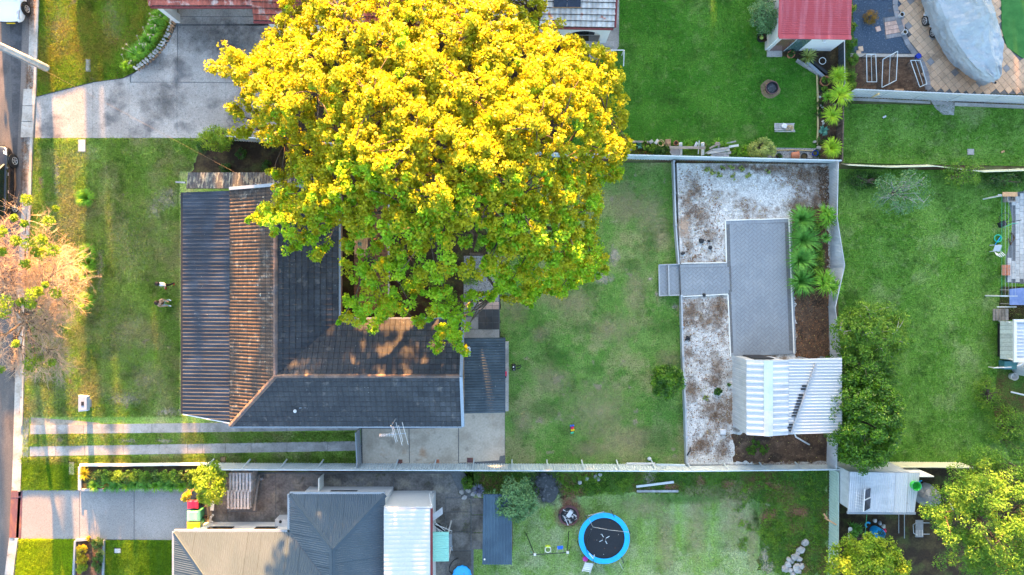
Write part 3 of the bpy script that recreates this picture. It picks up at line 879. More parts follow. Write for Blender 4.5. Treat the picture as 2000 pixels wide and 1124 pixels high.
def strap_plant(name, label, px, py, r, h, m_leaf, n=60, w=0.035, seed=1, cat='plant', group=None, z=0.0, stalks=0, trunk=0.0, droop=0.5, heads=1, spread=0.0, segs=4):
    r_ = random.Random(seed)
    b = W(px, py, z)
    t = thing(name, label, cat, b, group)
    mb = MB(); st = MB()
    for hd in range(heads):
        hx = r_.uniform(-spread, spread); hy = r_.uniform(-spread, spread)
        c = b + Vector((hx, hy, trunk * (1 if hd == 0 else r_.uniform(0.6, 1.0))))
        if trunk: st.tube([b, (b + c) / 2 + Vector((0.02, 0.01, 0)), c], [0.07, 0.055, 0.05], 7)
        for i in range(n // heads):
            a = r_.uniform(0, 6.283); el = r_.uniform(0.08, 1.0) ** 0.8
            L = r * r_.uniform(0.75, 1.1) / (0.55 + 0.45 * el)
            d = Vector((math.cos(a), math.sin(a), 0)); sd = Vector((-math.sin(a), math.cos(a), 0))
            pts = []
            for k in range(segs + 1):
                s = k / segs
                out = L * (s * (0.55 + 0.4 * el)) * (1.0 - 0.15 * (1 - el) * s)
                zz = h * (1.15 - el * 0.75) * (math.sin(min(1.0, s * (1.15 + droop * el * 0.55)) * math.pi * 0.62)) * 1.05
                pts.append(c + d * (0.02 + out) + Vector((0, 0, max(zz, 0.01 - c.z + z))))
            vs = []
            for k, p in enumerate(pts):
                s = k / segs
                ww = w * (1 - s ** 2.2) * 0.5 + 0.002
                vs += [p - sd * ww + Vector((0, 0, ww * 0.5)), p + sd * ww + Vector((0, 0, ww * 0.5))]
            mb.add(vs, [(2 * k, 2 * k + 1, 2 * k + 3, 2 * k + 2) for k in range(segs)])
    mb.build('foliage', m_leaf, t)
    if trunk: st.build('stem', M_bark, t)
    for i in range(stalks):
        a = r_.uniform(0, 6.283); L = r_.uniform(0.5, 0.9)
        d = Vector((math.cos(a), math.sin(a), 0))
        e = b + d * L * r_.uniform(0.4, 0.9) + Vector((0, 0, r_.uniform(0.7, 1.1)))
        sm = MB(); sm.tube([b + d * 0.05, b.lerp(e, 0.5) + Vector((0, 0, 0.12)), e], 0.008, 4)
        so = sm.build('flower_stalk', M_dryflower, t)
        hm = MB()
        for q in range(26):
            v_ = Vector((r_.gauss(0, 1), r_.gauss(0, 1), r_.gauss(0, 1))).normalized() * 0.06
            hm.tube([e, e + v_], [0.004, 0.009], 3)
        hm.build('flower_head', M_dryflower, so)
    return t

def in_poly(x, y, poly):
    n = len(poly)
    c = np.zeros(len(x), dtype=bool)
    j = n - 1
    for i in range(n):
        xi, yi = poly[i]; xj, yj = poly[j]
        c ^= ((yi > y) != (yj > y)) & (x < (xj - xi) * (y - yi) / (yj - yi + 1e-12) + xi)
        j = i
    return c

def scatter(poly_px, density, seed, holes=(), z=0.0):
    """random points (N,2 metres) inside an outline in image pixels"""
    r = np.random.RandomState(seed)
    P = [tuple(W(x, y, z).xy) for x, y in poly_px]
    H = [[tuple(W(x, y, z).xy) for x, y in h] for h in holes]
    xs = [p[0] for p in P]; ys = [p[1] for p in P]
    x0, x1, y0, y1 = max(min(xs), -34), min(max(xs), 34), max(min(ys), -20), min(max(ys), 20)
    n = int((x1 - x0) * (y1 - y0) * density)
    x = r.uniform(x0, x1, n); y = r.uniform(y0, y1, n)
    k = in_poly(x, y, P)
    for h in H: k &= ~in_poly(x, y, h)
    return np.stack([x[k], y[k]], axis=1)

def grass(name, label, polys, density, mat_, h=0.055, w=0.03, seed=1, z=0.0):
    allp = np.concatenate([scatter(p, density, seed + i, hs, z) for i, (p, hs) in enumerate(polys)])
    r = np.random.RandomState(seed)
    n = len(allp)
    a = r.uniform(0, 6.283, n)
    hh = h * r.uniform(0.5, 1.4, n) * (1 + 0.35 * noise3(np.column_stack([allp, np.zeros(n)]), 0.8, 3))
    ww = w * r.uniform(0.6, 1.3, n)
    lx = r.normal(0, 0.6, n) * hh; lyy = r.normal(0, 0.6, n) * hh
    v = np.zeros((n, 3, 3))
    v[:, 0, 0] = allp[:, 0] - np.cos(a) * ww / 2; v[:, 0, 1] = allp[:, 1] - np.sin(a) * ww / 2
    v[:, 1, 0] = allp[:, 0] + np.cos(a) * ww / 2; v[:, 1, 1] = allp[:, 1] + np.sin(a) * ww / 2
    v[:, 2, 0] = allp[:, 0] + lx; v[:, 2, 1] = allp[:, 1] + lyy
    v[:, 0, 2] = v[:, 1, 2] = z - 0.005
    v[:, 2, 2] = z + hh
    o = np_mesh(name, v.reshape(-1, 3), np.arange(n * 3).reshape(n, 3), LAWN_BLADE.get(mat_.name, mat_))
    return tag(o, label, 'grass', kind='stuff')

def pebbles(name, label, pts, mat_, size=0.035, seed=1, z=0.0, cat='gravel', flat=0.6):
    r = np.random.RandomState(seed)
    n = len(pts)
    base = np.array([(1, 0, 0), (-0.5, 0.87, 0), (-0.5, -0.87, 0), (0, 0, 1.0)])
    a = r.uniform(0, 6.283, n); s = size * r.uniform(0.5, 1.5, n)
    ca, sa = np.cos(a), np.sin(a)
    v = np.zeros((n, 4, 3))
    jx = r.uniform(0.7, 1.3, size=(n, 4, 3))
    b = base[None] * jx
    v[:, :, 0] = (b[:, :, 0] * ca[:, None] - b[:, :, 1] * sa[:, None]) * s[:, None] + pts[:, 0:1]
    v[:, :, 1] = (b[:, :, 0] * sa[:, None] + b[:, :, 1] * ca[:, None]) * s[:, None] + pts[:, 1:2]
    v[:, :, 2] = b[:, :, 2] * s[:, None] * flat + z + r.uniform(0, 0.008, size=(n, 1))
    f = np.array([(0, 1, 3), (1, 2, 3), (2, 0, 3)])
    fs = (np.arange(n)[:, None, None] * 4 + f[None]).reshape(-1, 3)
    o = np_mesh(name, v.reshape(-1, 3), fs, mat_)
    return tag(o, label, cat, kind='stuff')

def litter(name, label, pts, mat_, size=0.06, seed=1, z=0.01):
    c = np.column_stack([pts, np.full(len(pts), z)])
    v, f = leaf_arrays(c, size, 2.0, seed, 0.7)
    v[:, 2] = np.maximum(v[:, 2], z - 0.003)
    o = np_mesh(name, v, f, mat_)
    return tag(o, label, 'leaves', kind='stuff')

def ragged(px, amp=5.0, step=9.0, seed=1):
    r = random.Random(seed); out = []
    n = len(px)
    for i in range(n):
        a, b = px[i], px[(i + 1) % n]
        L = math.hypot(b[0] - a[0], b[1] - a[1]); k = max(1, int(L / step))
        for j in range(k):
            t = j / k; q = amp if j else amp * 0.4
            out.append((a[0] + (b[0] - a[0]) * t + r.uniform(-q, q), a[1] + (b[1] - a[1]) * t + r.uniform(-q, q)))
    return out

# ------------------------------------------------------------------ the ground, lawns, paths, road
def flat(name, px, mat_, z, h=0.0):
    pts = PX(px, z)
    mb = MB()
    if h: mb.prism([p - Vector((0, 0, h)) for p in pts], h)
    else: mb.poly(pts)
    o = mb.build(name, mat_)
    o['kind'] = 'structure'
    # faces look up
    if not h and o.data.polygons[0].normal.z < 0: o.data.flip_normals()
    return o

def slabs(parent, cells, mat_, z0, z1, gap=0.007, name='slab', jitter=0.006):
    """each cell an outline in image pixels; built as its own slab with open joints"""
    for c in cells:
        dz = rng.uniform(-jitter, jitter)
        pts = [W(x, y, z1) for x, y in c]
        cen = sum(pts, Vector()) / len(pts)
        q = []
        for p in pts:
            d = p - cen
            q.append(p - d.normalized() * gap * 1.3)
        mb = MB()
        mb.prism([Vector((p.x, p.y, z0)) for p in q], z1 - z0 + dz)
        mb.build(name, mat_, parent)

g = MB(); g.poly([Vector((-400, -400, -0.04)), Vector((400, -400, -0.04)), Vector((400, 400, -0.04)), Vector((-400, 400, -0.04))])
g.build('ground', M_ground)['kind'] = 'structure'

KERB = [(82, -120), (77, 0), (72, 175), (65, 270), (61, 400), (52, 560), (47, 760), (43, 905), (41, 960), (36, 1052), (27, 1124), (18, 1240)]
def off_kerb(d): return [(x + d, y) for x, y in KERB]
flat('road', [(-600, -120)] + off_kerb(-19) + [(-600, 1240)], M_asphalt, -0.012)
# old seal line and patches on the road
flat('road_patch', [(16, -40), (44, -40), (40, 150), (34, 270), (30, 420), (26, 420), (22, 180)], mat('fresh_asphalt', (0.05, 0.052, 0.058), [ly((0.09, 0.09, 0.095), 1.2, 0.5, 0.62, 0.7)], rough=0.9, bump=0.4, bscale=40, fine=0.2), -0.008)
# kerb stones and gutter, one piece every couple of metres
kerb = flat('kerb', off_kerb(-19) + off_kerb(-4)[::-1], M_kerb, 0.0)
kb = [Vector((*W(x, y).xy, 0)) for x, y in KERB]
for i in range(len(kb) - 1):
    a, b = kb[i], kb[i + 1]
    n = max(1, round((b - a).length / 2.4))
    for k in range(n):
        p, q = a.lerp(b, k / n), a.lerp(b, (k + 1) / n)
        d = (q - p).normalized() * 0.008
        if 180 < 562 - p.y * PXM < 262 or 815 < 562 - p.y * PXM < 900 or 950 < 562 - p.y * PXM < 1045: hgt = 0.03
        else: hgt = 0.11
        mb = MB(); mb.bar(p + d + Vector((-0.08, 0, hgt / 2)), q - d + Vector((-0.08, 0, hgt / 2)), 0.16, hgt)
        mb.build('kerb_stone', M_kerb, kerb)

V_LAWN = [(76, -60), (296, -60), (298, 20), (334, 48), (326, 80), (298, 112), (262, 140), (238, 152), (180, 160), (105, 179), (72, 188)]
F_LAWN = [(66, 270), (480, 270), (480, 420), (460, 830), (705, 838), (705, 908), (43, 908), (47, 760), (52, 560), (61, 400)]
N_LAWN_A = [(42, 893), (154, 907), (154, 957), (41, 957)]
N_LAWN_B = [(37, 1053), (145, 1053), (142, 1180), (24, 1180)]
N_LAWN_C = [(204, 1056), (345, 1056), (345, 1180), (203, 1180)]
B_LAWN = [(940, 318), (1318, 318), (1340, 908), (986, 908), (986, 660), (976, 655), (976, 560), (940, 500)]
R_LAWN = [(1207, -60), (1478, -60), (1505, 104), (1560, 112), (1600, 150), (1600, 290), (1590, 302), (1100, 302), (1100, 120), (1207, 108)]
E_LAWN = [(1645, 203), (2060, 208), (2060, 326), (1645, 318)]
F_EAST = [(1638, 330), (2060, 335), (2060, 906), (1638, 902)]
S_LAWN = [(900, 920), (1616, 920), (1618, 1180), (925, 1180), (925, 1045), (900, 1040)]
flat('lawn', V_LAWN, M_lawn_verge, 0.0)
flat('lawn', F_LAWN, M_lawn_front, 0.0)
flat('lawn', N_LAWN_A, M_lawn_neat, 0.004)
flat('lawn', N_LAWN_B, M_lawn_sunlit, 0.004)
flat('lawn', N_LAWN_C, M_lawn_neat, 0.004)
flat('lawn', B_LAWN, M_lawn_back, 0.004)
flat('lawn', R_LAWN, M_lawn_lush, 0.0)
flat('lawn', E_LAWN, M_lawn_east, 0.0)
flat('lawn', F_EAST, M_lawn_east, 0.0)
flat('lawn', S_LAWN, M_lawn_south, 0.0)
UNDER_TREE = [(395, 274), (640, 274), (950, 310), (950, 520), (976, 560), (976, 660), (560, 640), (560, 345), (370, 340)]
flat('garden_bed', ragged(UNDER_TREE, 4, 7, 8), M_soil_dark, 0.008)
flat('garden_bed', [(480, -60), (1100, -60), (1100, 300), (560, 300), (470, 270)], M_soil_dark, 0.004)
flat('garden_bed', [(1640, 908), (2060, 912), (2060, 1180), (1636, 1180)], M_soil_dark, 0.0)
flat('garden_bed', [(1600, 142), (1646, 100), (1648, 316), (1600, 306)], M_soil, 0.008)
flat('garden_bed', [(1500, 104), (1646, 88), (1646, 142), (1604, 148), (1560, 116)], M_soil_dark, 0.012)
WEED_N = [(1200, 280), (1480, 284), (1480, 306), (1200, 304)]
flat('garden_bed', ragged(WEED_N, 3, 6, 5), M_weeds, 0.008)
flat('garden_bed', [(1478, 288), (1600, 290), (1600, 310), (1478, 308)], M_gravel_grey, 0.012)
WEED_S = [(905, 920), (1616, 920), (1617, 1124), (1560, 1124), (1480, 1115), (1490, 1000), (1512, 985), (1330, 966), (1240, 962), (1150, 968), (1000, 968), (930, 965)]
flat('garden_bed', ragged(WEED_S, 6, 8, 3), M_weeds, 0.006)
PATCH_Z = [0.012]
def patch(x, y, a, b, m_, z=0.0, name='soil_patch'):
    PATCH_Z[0] += 0.0002
    return flat(name, [(x + a * 1.5 * math.cos(t * 0.3927), y + b * 1.5 * math.sin(t * 0.3927)) for t in range(16)], m_, z + PATCH_Z[0])
for q in [(1118, 958, 20, 16), (1112, 982, 17, 12), (1310, 953, 16, 8), (1368, 942, 11, 11), (1424, 947, 14, 12), (1492, 946, 15, 7), (1518, 951, 14, 7), (1112, 1006, 28, 26), (1560, 1000, 24, 14), (1570, 1110, 18, 14), (1500, 1010, 20, 20)]: patch(*q, M_p_red)
patch(1066, 952, 30, 34, M_p_ash)
patch(1268, 935, 12, 18, M_p_bare)
for q in [(1270, 420, 26, 50), (1225, 395, 26, 36), (1290, 455, 18, 26), (1055, 655, 18, 14), (1165, 800, 60, 50), (1120, 590, 40, 24), (1305, 700, 22, 14), (1230, 860, 34, 20), (1080, 740, 34, 24), (1010, 600, 24, 30), (1240, 560, 20, 40), (1200, 640, 40, 26), (1020, 830, 18, 24), (1150, 880, 40, 16)]: patch(*q, M_p_dry, 0, 'dry_patch')
for q in [(1318, 600, 8, 6), (1270, 545, 6, 4), (1283, 575, 5, 5), (1297, 560, 6, 5), (1180, 545, 18, 12), (1200, 500, 12, 20)]: patch(*q, M_p_bare, 0, 'bare_patch')
for q in [(1090, 700, 24, 16), (1160, 720, 18, 14), (1060, 800, 30, 18), (1290, 640, 30, 20), (1230, 520, 20, 12), (1290, 860, 30, 26), (1270, 480, 14, 40), (1140, 640, 26, 12)]: patch(*q, M_p_green, 0, 'lush_patch')
for q in [(322, 392, 30, 16), (300, 410, 18, 16), (330, 375, 20, 10), (195, 530, 8, 60), (110, 340, 8, 40), (240, 780, 40, 16), (100, 600, 40, 60), (330, 805, 30, 8), (250, 862, 24, 6), (320, 862, 18, 6)]: patch(*q, M_p_bare, 0, 'bare_patch')
for q in [(260, 480, 50, 60), (230, 650, 50, 60), (290, 740, 40, 30), (130, 440, 40, 50), (110, 60, 24, 50), (220, 40, 20, 40), (160, 300, 30, 16), (120, 770, 40, 30), (90, 700, 30, 40)]: patch(*q, M_p_dry, 0, 'dry_patch')
for q in [(1440, 1010, 30, 60), (1390, 970, 60, 18), (1300, 1060, 18, 60), (1470, 1060, 10, 50), (1360, 1020, 20, 70), (1260, 990, 40, 20)]: patch(*q, M_p_dry, 0, 'dry_patch')
for q in [(1493, 1088, 10, 22), (1500, 1110, 14, 12)]: patch(*q, M_p_bare, 0, 'bare_patch')
for q in [(1340, 975, 60, 10), (1560, 930, 50, 20), (1480, 985, 14, 40), (1590, 1060, 18, 70)]: patch(*q, M_p_green, 0, 'lush_patch')
for q in [(400, 70, 60, 30), (300, 120, 40, 16), (460, 100, 40, 50), (470, 220, 24, 40), (320, 200, 40, 30), (520, 120, 20, 60)]: patch(*q, M_p_dark, 0.02, 'stain')
for q in [(60, 20, 8, 40), (56, 150, 8, 30), (48, 290, 7, 24), (46, 350, 7, 40), (30, 640, 7, 60), (30, 700, 10, 40)]: patch(*q, M_p_leaf, 0.0, 'debris')
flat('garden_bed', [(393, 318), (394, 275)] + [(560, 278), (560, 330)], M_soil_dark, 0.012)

# raised terrace
TZ = 0.42
TERR = [(1322, 319), (1622, 321), (1626, 560), (1628, 908), (1343, 908), (1332, 600)]
flat('terrace', TERR, M_gravel, TZ, TZ + 0.05)
flat('garden_bed', ragged([(1548, 408), (1616, 404), (1620, 560), (1620, 700), (1556, 700), (1552, 560)], 4, 5, 14), M_soil, TZ + 0.005)
flat('garden_bed', ragged([(1428, 850), (1470, 846), (1622, 846), (1622, 903), (1432, 903), (1434, 880)], 3, 5, 4), M_soil, TZ + 0.009)
flat('garden_bed', ragged([(1596, 325), (1618, 325), (1620, 400), (1604, 400), (1600, 360)], 3, 5, 6), M_soil, TZ + 0.006)
for q in [(1365, 420, 24, 24), (1352, 605, 24, 26), (1398, 600, 20, 18), (1385, 630, 30, 16), (1412, 600, 10, 24), (1362, 372, 14, 20), (1345, 395, 14, 40), (1390, 460, 20, 14), (1345, 480, 10, 20), (1590, 345, 34, 26), (1520, 330, 50, 14), (1440, 326, 60, 10), (1350, 760, 12, 30), (1390, 800, 26, 20), (1400, 720, 14, 30), (1370, 870, 20, 14), (1345, 690, 10, 14), (1395, 745, 20, 10), (1410, 880, 14, 20), (1560, 400, 30, 16), (1600, 390, 20, 20)]: patch(*q, M_p_brown, TZ + 0.01)
patch(1336, 445, 14, 22, M_p_sand, TZ + 0.012, 'sand_patch')

# concrete driveway of the north house, slab by slab
drv = flat('driveway', [(70, 189), (105, 180), (180, 161), (240, 153), (265, 141), (300, 112), (328, 80), (344, 46), (346, -40), (540, -40), (540, 270), (67, 270)], M_joint, 0.004)
slabs(drv, [[(70, 190), (105, 181), (180, 162), (180, 270), (67, 270)], [(180, 161), (240, 153), (253, 149), (253, 270), (180, 270)],
            [(253, 161), (345, 161), (345, 270), (253, 270)], [(345, 161), (440, 162), (437, 270), (345, 270)], [(440, 162), (540, 163), (540, 270), (437, 270)],
            [(255, 148), (300, 114), (328, 82), (345, 50), (347, 161), (255, 160)], [(347, 50), (440, 50), (440, 161), (347, 160)], [(440, 50), (540, 50), (540, 162), (440, 161)],
            [(347, 33), (395, 33), (395, 47), (347, 47)], [(395, 33), (455, 33), (455, 47), (395, 47)], [(455, 33), (540, 33), (540, 47), (455, 47)],
            [(347, -30), (393, -30), (393, 32), (347, 32)], [(393, -30), (446, -30), (446, 32), (393, 32)], [(446, -30), (540, -30), (540, 32), (446, 32)]], M_conc_drive, -0.05, 0.022)
xo = flat('crossover', [(46, 174), (72, 174), (70, 270), (42, 270)], M_joint, -0.006)
for i, (y0, y1) in enumerate(((175, 207), (208, 238), (239, 269))):
    x0 = 48 - i * 2; x1 = 71 - i * 2
    mb = MB(); mb.prism([Vector((*W(a, b).xy, 0.0)) for a, b in ((x0, y0), (x1, y0), (x1 - 2, y1), (x0 - 2, y1))], 0.12)
    mb.build('slab', M_kerb, xo)

# twin driveway strips
def strip(y_top, y_bot, xs, bend=0.0):
    s = flat('driveway_strip', [(xs[0], y_top), (xs[-1], y_top - bend), (xs[-1], y_bot - bend), (xs[0], y_bot)], M_joint, 0.006)
    n = len(xs) - 1
    cells = []
    for i in range(n):
        t0 = (xs[i] - xs[0]) / (xs[-1] - xs[0]) * bend; t1 = (xs[i + 1] - xs[0]) / (xs[-1] - xs[0]) * bend
        cells.append([(xs[i], y_top - t0), (xs[i + 1], y_top - t1), (xs[i + 1], y_bot - t1), (xs[i], y_bot - t0)])
    slabs(s, cells, M_concrete, -0.05, 0.03, gap=0.010)
strip(831, 849, [58, 110, 162, 240, 296, 390, 470, 560, 640, 702], 8)
strip(873, 892, [57, 108, 165, 240, 310, 366, 395, 440, 490, 560, 640, 702], 11)
lay = flat('layback', [(28, 816), (55, 816), (52, 906), (24, 906)], M_kerb, 0.006)
for y0, y1 in ((818, 872), (873, 904)):
    slabs(lay, [[(41, y0), (55, y0), (54, y1), (40, y1)]], M_concrete, -0.02, 0.03)
flat('dirt_track', [(60, 816), (120, 820), (190, 826), (200, 830), (150, 831), (60, 831)], mat('pale_dirt', (0.33, 0.28, 0.22), [ly((0.24, 0.2, 0.15), 2, 0.45, 0.6)], rough=0.95, fine=0.2), 0.008)

# concrete yard by the house
yard = flat('concrete_yard', [(705, 838), (986, 806), (987, 908), (706, 909)], M_joint, 0.008)
slabs(yard, [[(707, 838), (798, 838), (799, 908), (708, 908)], [(799, 838), (895, 836), (895, 908), (800, 908)], [(896, 800), (986, 800), (986, 890), (976, 892), (975, 900), (896, 905)]], M_conc_pale, -0.04, 0.03)
pth = flat('paved_path', [(905, 530), (976, 530), (976, 662), (905, 662)], M_joint, 0.012)
slabs(pth, [[(906, 620), (934, 620), (934, 643), (906, 643)], [(906, 644), (975, 644), (975, 662), (906, 662)]], M_concrete, -0.03, 0.03)
slabs(pth, [[(935 + i * 13.3, 605 + j * 13), (948 + i * 13.3, 605 + j * 13), (948 + i * 13.3, 617.6 + j * 13), (935 + i * 13.3, 617.6 + j * 13)] for i in range(3) for j in range(3)], M_tile_black, -0.03, 0.035, gap=0.006, name='tile')
slabs(pth, [[(935 + i * 13.3, 590 + j * 7.5), (948 + i * 13.3, 590 + j * 7.5), (948 + i * 13.3, 597 + j * 7.5), (935 + i * 13.3, 597 + j * 7.5)] for i in range(3) for j in range(2)], M_tile_pink, -0.03, 0.035, gap=0.006, name='paver')
flat('gravel_strip', [(906, 500), (974, 500), (974, 589), (906, 619)], M_gravel_grey, 0.02)

# aggregate driveway and garden edges of the south house
agg = flat('driveway', [(41, 958), (372, 958), (372, 1056), (36, 1053)], M_joint, 0.008)
slabs(agg, [[(41, 958), (154, 959), (154, 1054), (37, 1053)], [(155, 959), (261, 959), (261, 1055), (155, 1054)], [(262, 959), (372, 959), (372, 1056), (262, 1055)]], M_aggregate, -0.05, 0.02, gap=0.008)
flat('steel_plate', [(21, 959), (43, 959), (40, 1052), (17, 1051)], M_rust, 0.03, 0.02)
mb = MB(); mb.prism(PX([(20, 970), (42, 970), (42, 973), (20, 973)], 0.031), 0.006); mb.build('weld_seam', M_rust, bpy.data.objects['steel_plate'])
flat('garden_bed', [(157, 911), (400, 911), (372, 957), (157, 957)], M_soil_dark, 0.10, 0.12)
flat('garden_bed', [(150, 1058), (201, 1056), (201, 1180), (146, 1180)], M_soil, 0.06, 0.08)
yard2 = flat('concrete_yard', [(400, 924), (925, 922), (925, 1180), (400, 1045)], M_joint, 0.006)
slabs(yard2, [[(372, 960), (415, 960), (415, 1045), (372, 1045)], [(416, 926), (500, 926), (500, 978), (416, 978)], [(501, 926), (538, 926), (538, 1020), (501, 1000)], [(539, 926), (628, 926), (628, 1000), (539, 1020)],
              [(416, 979), (443, 979), (443, 1030), (416, 1030)], [(444, 1001), (466, 1001), (466, 1040), (444, 1040)], [(467, 1001), (538, 1001), (538, 1040), (467, 1040)], [(539, 1001), (566, 1001), (566, 1040), (539, 1040)],
              [(629, 926), (768, 926), (768, 965), (629, 965)], [(769, 926), (880, 926), (900, 968), (769, 965)],
              [(845, 966), (870, 966), (870, 1035), (845, 1035)], [(871, 974), (919, 974), (919, 1000), (871, 1000)], [(871, 1001), (919, 1001), (919, 1039), (871, 1039)],
              [(875, 1040), (919, 1040), (919, 1076), (875, 1076)], [(840, 1096), (870, 1096), (870, 1180), (840, 1180)], [(871, 1077), (920, 1077), (920, 1180), (871, 1180)], [(880, 926), (902, 972), (872, 972), (869, 966)]], M_conc_stain, -0.04, 0.03)
slabs(yard2, [[(921, 974), (944, 974), (944, 1006), (921, 1006)], [(921, 1007), (944, 1007), (944, 1041), (921, 1041)], [(921, 1042), (944, 1042), (944, 1074), (921, 1074)]], M_conc_stain, -0.04, 0.05)

# north-east neighbour: blue gravel, bed, tiled patio, turf
flat('gravel_strip', [(1662, -60), (1768, -60), (1766, 40), (1786, 105), (1662, 104)], M_gravel_blue, 0.0)
flat('garden_bed', [(1655, 108), (1795, 110), (1812, 178), (1652, 172)], M_soil, 0.0)
flat('garden_bed', [(1652, -60), (1664, -60), (1672, 172), (1652, 172)], M_weeds, 0.004)
pat = flat('patio', [(1766, -60), (2060, -60), (2060, 186), (1812, 180), (1812, 160), (1800, 120), (1775, 80), (1758, 30)], M_joint, 0.0)
turf = flat('lawn', [(1955, -60), (2060, -60), (2060, 128), (1996, 112), (1968, 92), (1958, 60)], M_turf, 0.05, 0.05)
tw = 0.365
outer = [tuple(W(x, y).xy) for x, y in [(1770, -40), (1756, -10), (1762, 30), (1778, 76), (1796, 110), (1806, 140), (1813, 178), (2045, 184), (2045, 118), (1992, 112), (1964, 92), (1954, 60), (1952, -40)]]
c45 = math.cos(R(40)); s45 = math.sin(R(40))
o0 = W(1770, 100)
tile_cells = {'g': [], 't': []}
for i in range(-40, 41):
    for j in range(-40, 41):
        x = o0.x + (i * c45 - j * s45) * tw; y = o0.y + (i * s45 + j * c45) * tw
        if not in_poly(np.array([x]), np.array([y]), outer)[0]: continue
        grey = (i * 2 + j) % 9 == 0 and (i + j * 3) % 2 == 0
        tile_cells['g' if grey else 't'].append((x, y))
pt_me = {}
for kind, m_ in (('g', M_tile_grey), ('t', M_tile_tan)):
    bm = bmesh.new(); bmesh.ops.create_cube(bm, size=1.0)
    for v in bm.verts: v.co = (v.co.x * (tw - 0.018), v.co.y * (tw - 0.018), v.co.z * 0.05)
    me = bpy.data.meshes.new('tile'); bm.to_mesh(me); bm.free(); me.materials.append(m_)
    for (x, y) in tile_cells[kind]:
        piece('tile', me, pat, Matrix.Translation((x, y, rng.uniform(0.0, 0.004))) @ Matrix.Rotation(R(40), 4, 'Z'))
# curved dark edging of the patio
edge = [(1750, -20), (1748, 10), (1753, 35), (1764, 66), (1774, 88), (1788, 108), (1800, 122), (1808, 140), (1812, 160), (1812, 176)]
for i in range(len(edge) - 1):
    for k in range(2):
        a = W(*edge[i]).lerp(W(*edge[i + 1]), k / 2); b = W(*edge[i]).lerp(W(*edge[i + 1]), (k + 1) / 2)
        mb = MB(); mb.bar(a + Vector((0, 0, 0.02)), b + Vector((0, 0, 0.02)) - (b - a).normalized() * 0.015, 0.30, 0.08); mb.build('edging_brick', M_tile_grey, pat)
pp = flat('paved_path', [(1724, 34), (1760, 30), (1768, 68), (1730, 78)], M_joint, 0.004)
for i in range(5):
    for j in range(7):
        x = 1727 + j * 5.4 + i * 0.9; y = 36 + i * 8.2 - j * 0.9
        if i in (0, 4): m_ = M_tile_grey
        else: m_ = M_tile_pink
        mb = MB(); mb.prism(PX([(x, y), (x + 5, y - 0.8), (x + 5.8, y + 6.6), (x + 0.8, y + 7.4)], 0.0), 0.045); mb.build('paver', m_, pp)
sl = flat('sleeper_edge', [(1662, 104), (1790, 106), (1793, 111), (1662, 111)], mat('pale_sleeper', (0.36, 0.33, 0.29), rough=0.9), 0.08, 0.08)

# east edge: paved area
epat = flat('patio', [(1968, 378), (2060, 366), (2060, 560), (1966, 552), (1966, 500), (1975, 470), (1978, 430)], M_joint, 0.004)
for i in range(12):
    for j in range(16):
        x = 1968 + i * 8; y = 372 + j * 12 + (6 if i % 2 else 0)
        if x < 1980 and 395 < y < 500: continue
        if y - 372 < (2000 - x) * 0.25 or y > 545: continue
        mb = MB(); mb.prism(PX([(x, y), (x + 7.4, y), (x + 7.4, y + 11.4), (x, y + 11.4)], 0.0), 0.04 + rng.uniform(-.003, .003)); mb.build('paver', mat('pale_grey_paver', (0.40, 0.40, 0.39), rough=0.85, fine=0.15, rnd=0.12), epat)
flat('garden_bed', [(1955, 560), (2060, 560), (2060, 625), (1950, 625)], M_soil_dark, 0.008)
flat('garden_bed', [(1950, 715), (2060, 700), (2060, 900), (1975, 900), (1940, 800)], M_weeds, 0.008)
flat('concrete_path', [(1188, -60), (1210, -60), (1209, 90), (1196, 112), (1150, 120), (1150, 60), (1190, 60)], M_concrete, 0.012)
flat('concrete_ramp', [(1818, 196), (1866, 200), (1864, 225), (1842, 224), (1828, 212)], M_concrete, 0.010)

# living grass, leaf litter, pebbles on top
DRV = [(56, 815), (720, 815), (720, 895), (56, 893)]
HOUSE = [(350, 335), (905, 335), (905, 838), (448, 835), (350, 812)]
grass('grass', 'patchy front lawn grass between the street and the dark roofed house', [(F_LAWN, [DRV, HOUSE, UNDER_TREE]), ([(56, 849), (700, 843), (700, 863), (56, 872)], []), ([(43, 894), (700, 881), (700, 907), (43, 907)], [])], 900, M_lawn_front, 0.085, 0.04, 21)
grass('grass', 'short nature strip grass beside the road and curved driveway', [(V_LAWN, [])], 1300, M_lawn_verge, 0.09, 0.04, 31)
grass('grass', 'neat mown front grass beside the grey aggregate driveway', [(N_LAWN_A, []), (N_LAWN_C, [])], 2600, M_lawn_neat, 0.09, 0.035, 41)
grass('grass', 'grass square coloured yellow as if sunlit between the kerb and the yellow shrubs', [(N_LAWN_B, [])], 2200, M_lawn_sunlit, 0.09, 0.035, 45)
grass('grass', 'patchy back lawn grass between the patio and the gravel terrace', [(B_LAWN, [])], 330, M_lawn_back, 0.05, 0.035, 51)
grass('grass', 'lush green lawn grass beside the red roofed shed', [(R_LAWN, [])], 250, M_lawn_lush, 0.05, 0.035, 61)
grass('grass', 'long green lawn grass in the eastern yards', [(E_LAWN, []), (F_EAST, [[(1960, 366), (2060, 366), (2060, 560), (1960, 560)]])], 300, M_lawn_east, 0.07, 0.035, 71)
grass('grass', 'pale mown lawn grass around the trampoline', [(S_LAWN, [WEED_S])], 300, M_lawn_south, 0.05, 0.035, 81)
grass('weeds', 'low weeds growing along the foot of the steel fence', [(WEED_S, []), (WEED_N, [])], 260, M_leaf_mid, 0.10, 0.05, 91, 0.006)
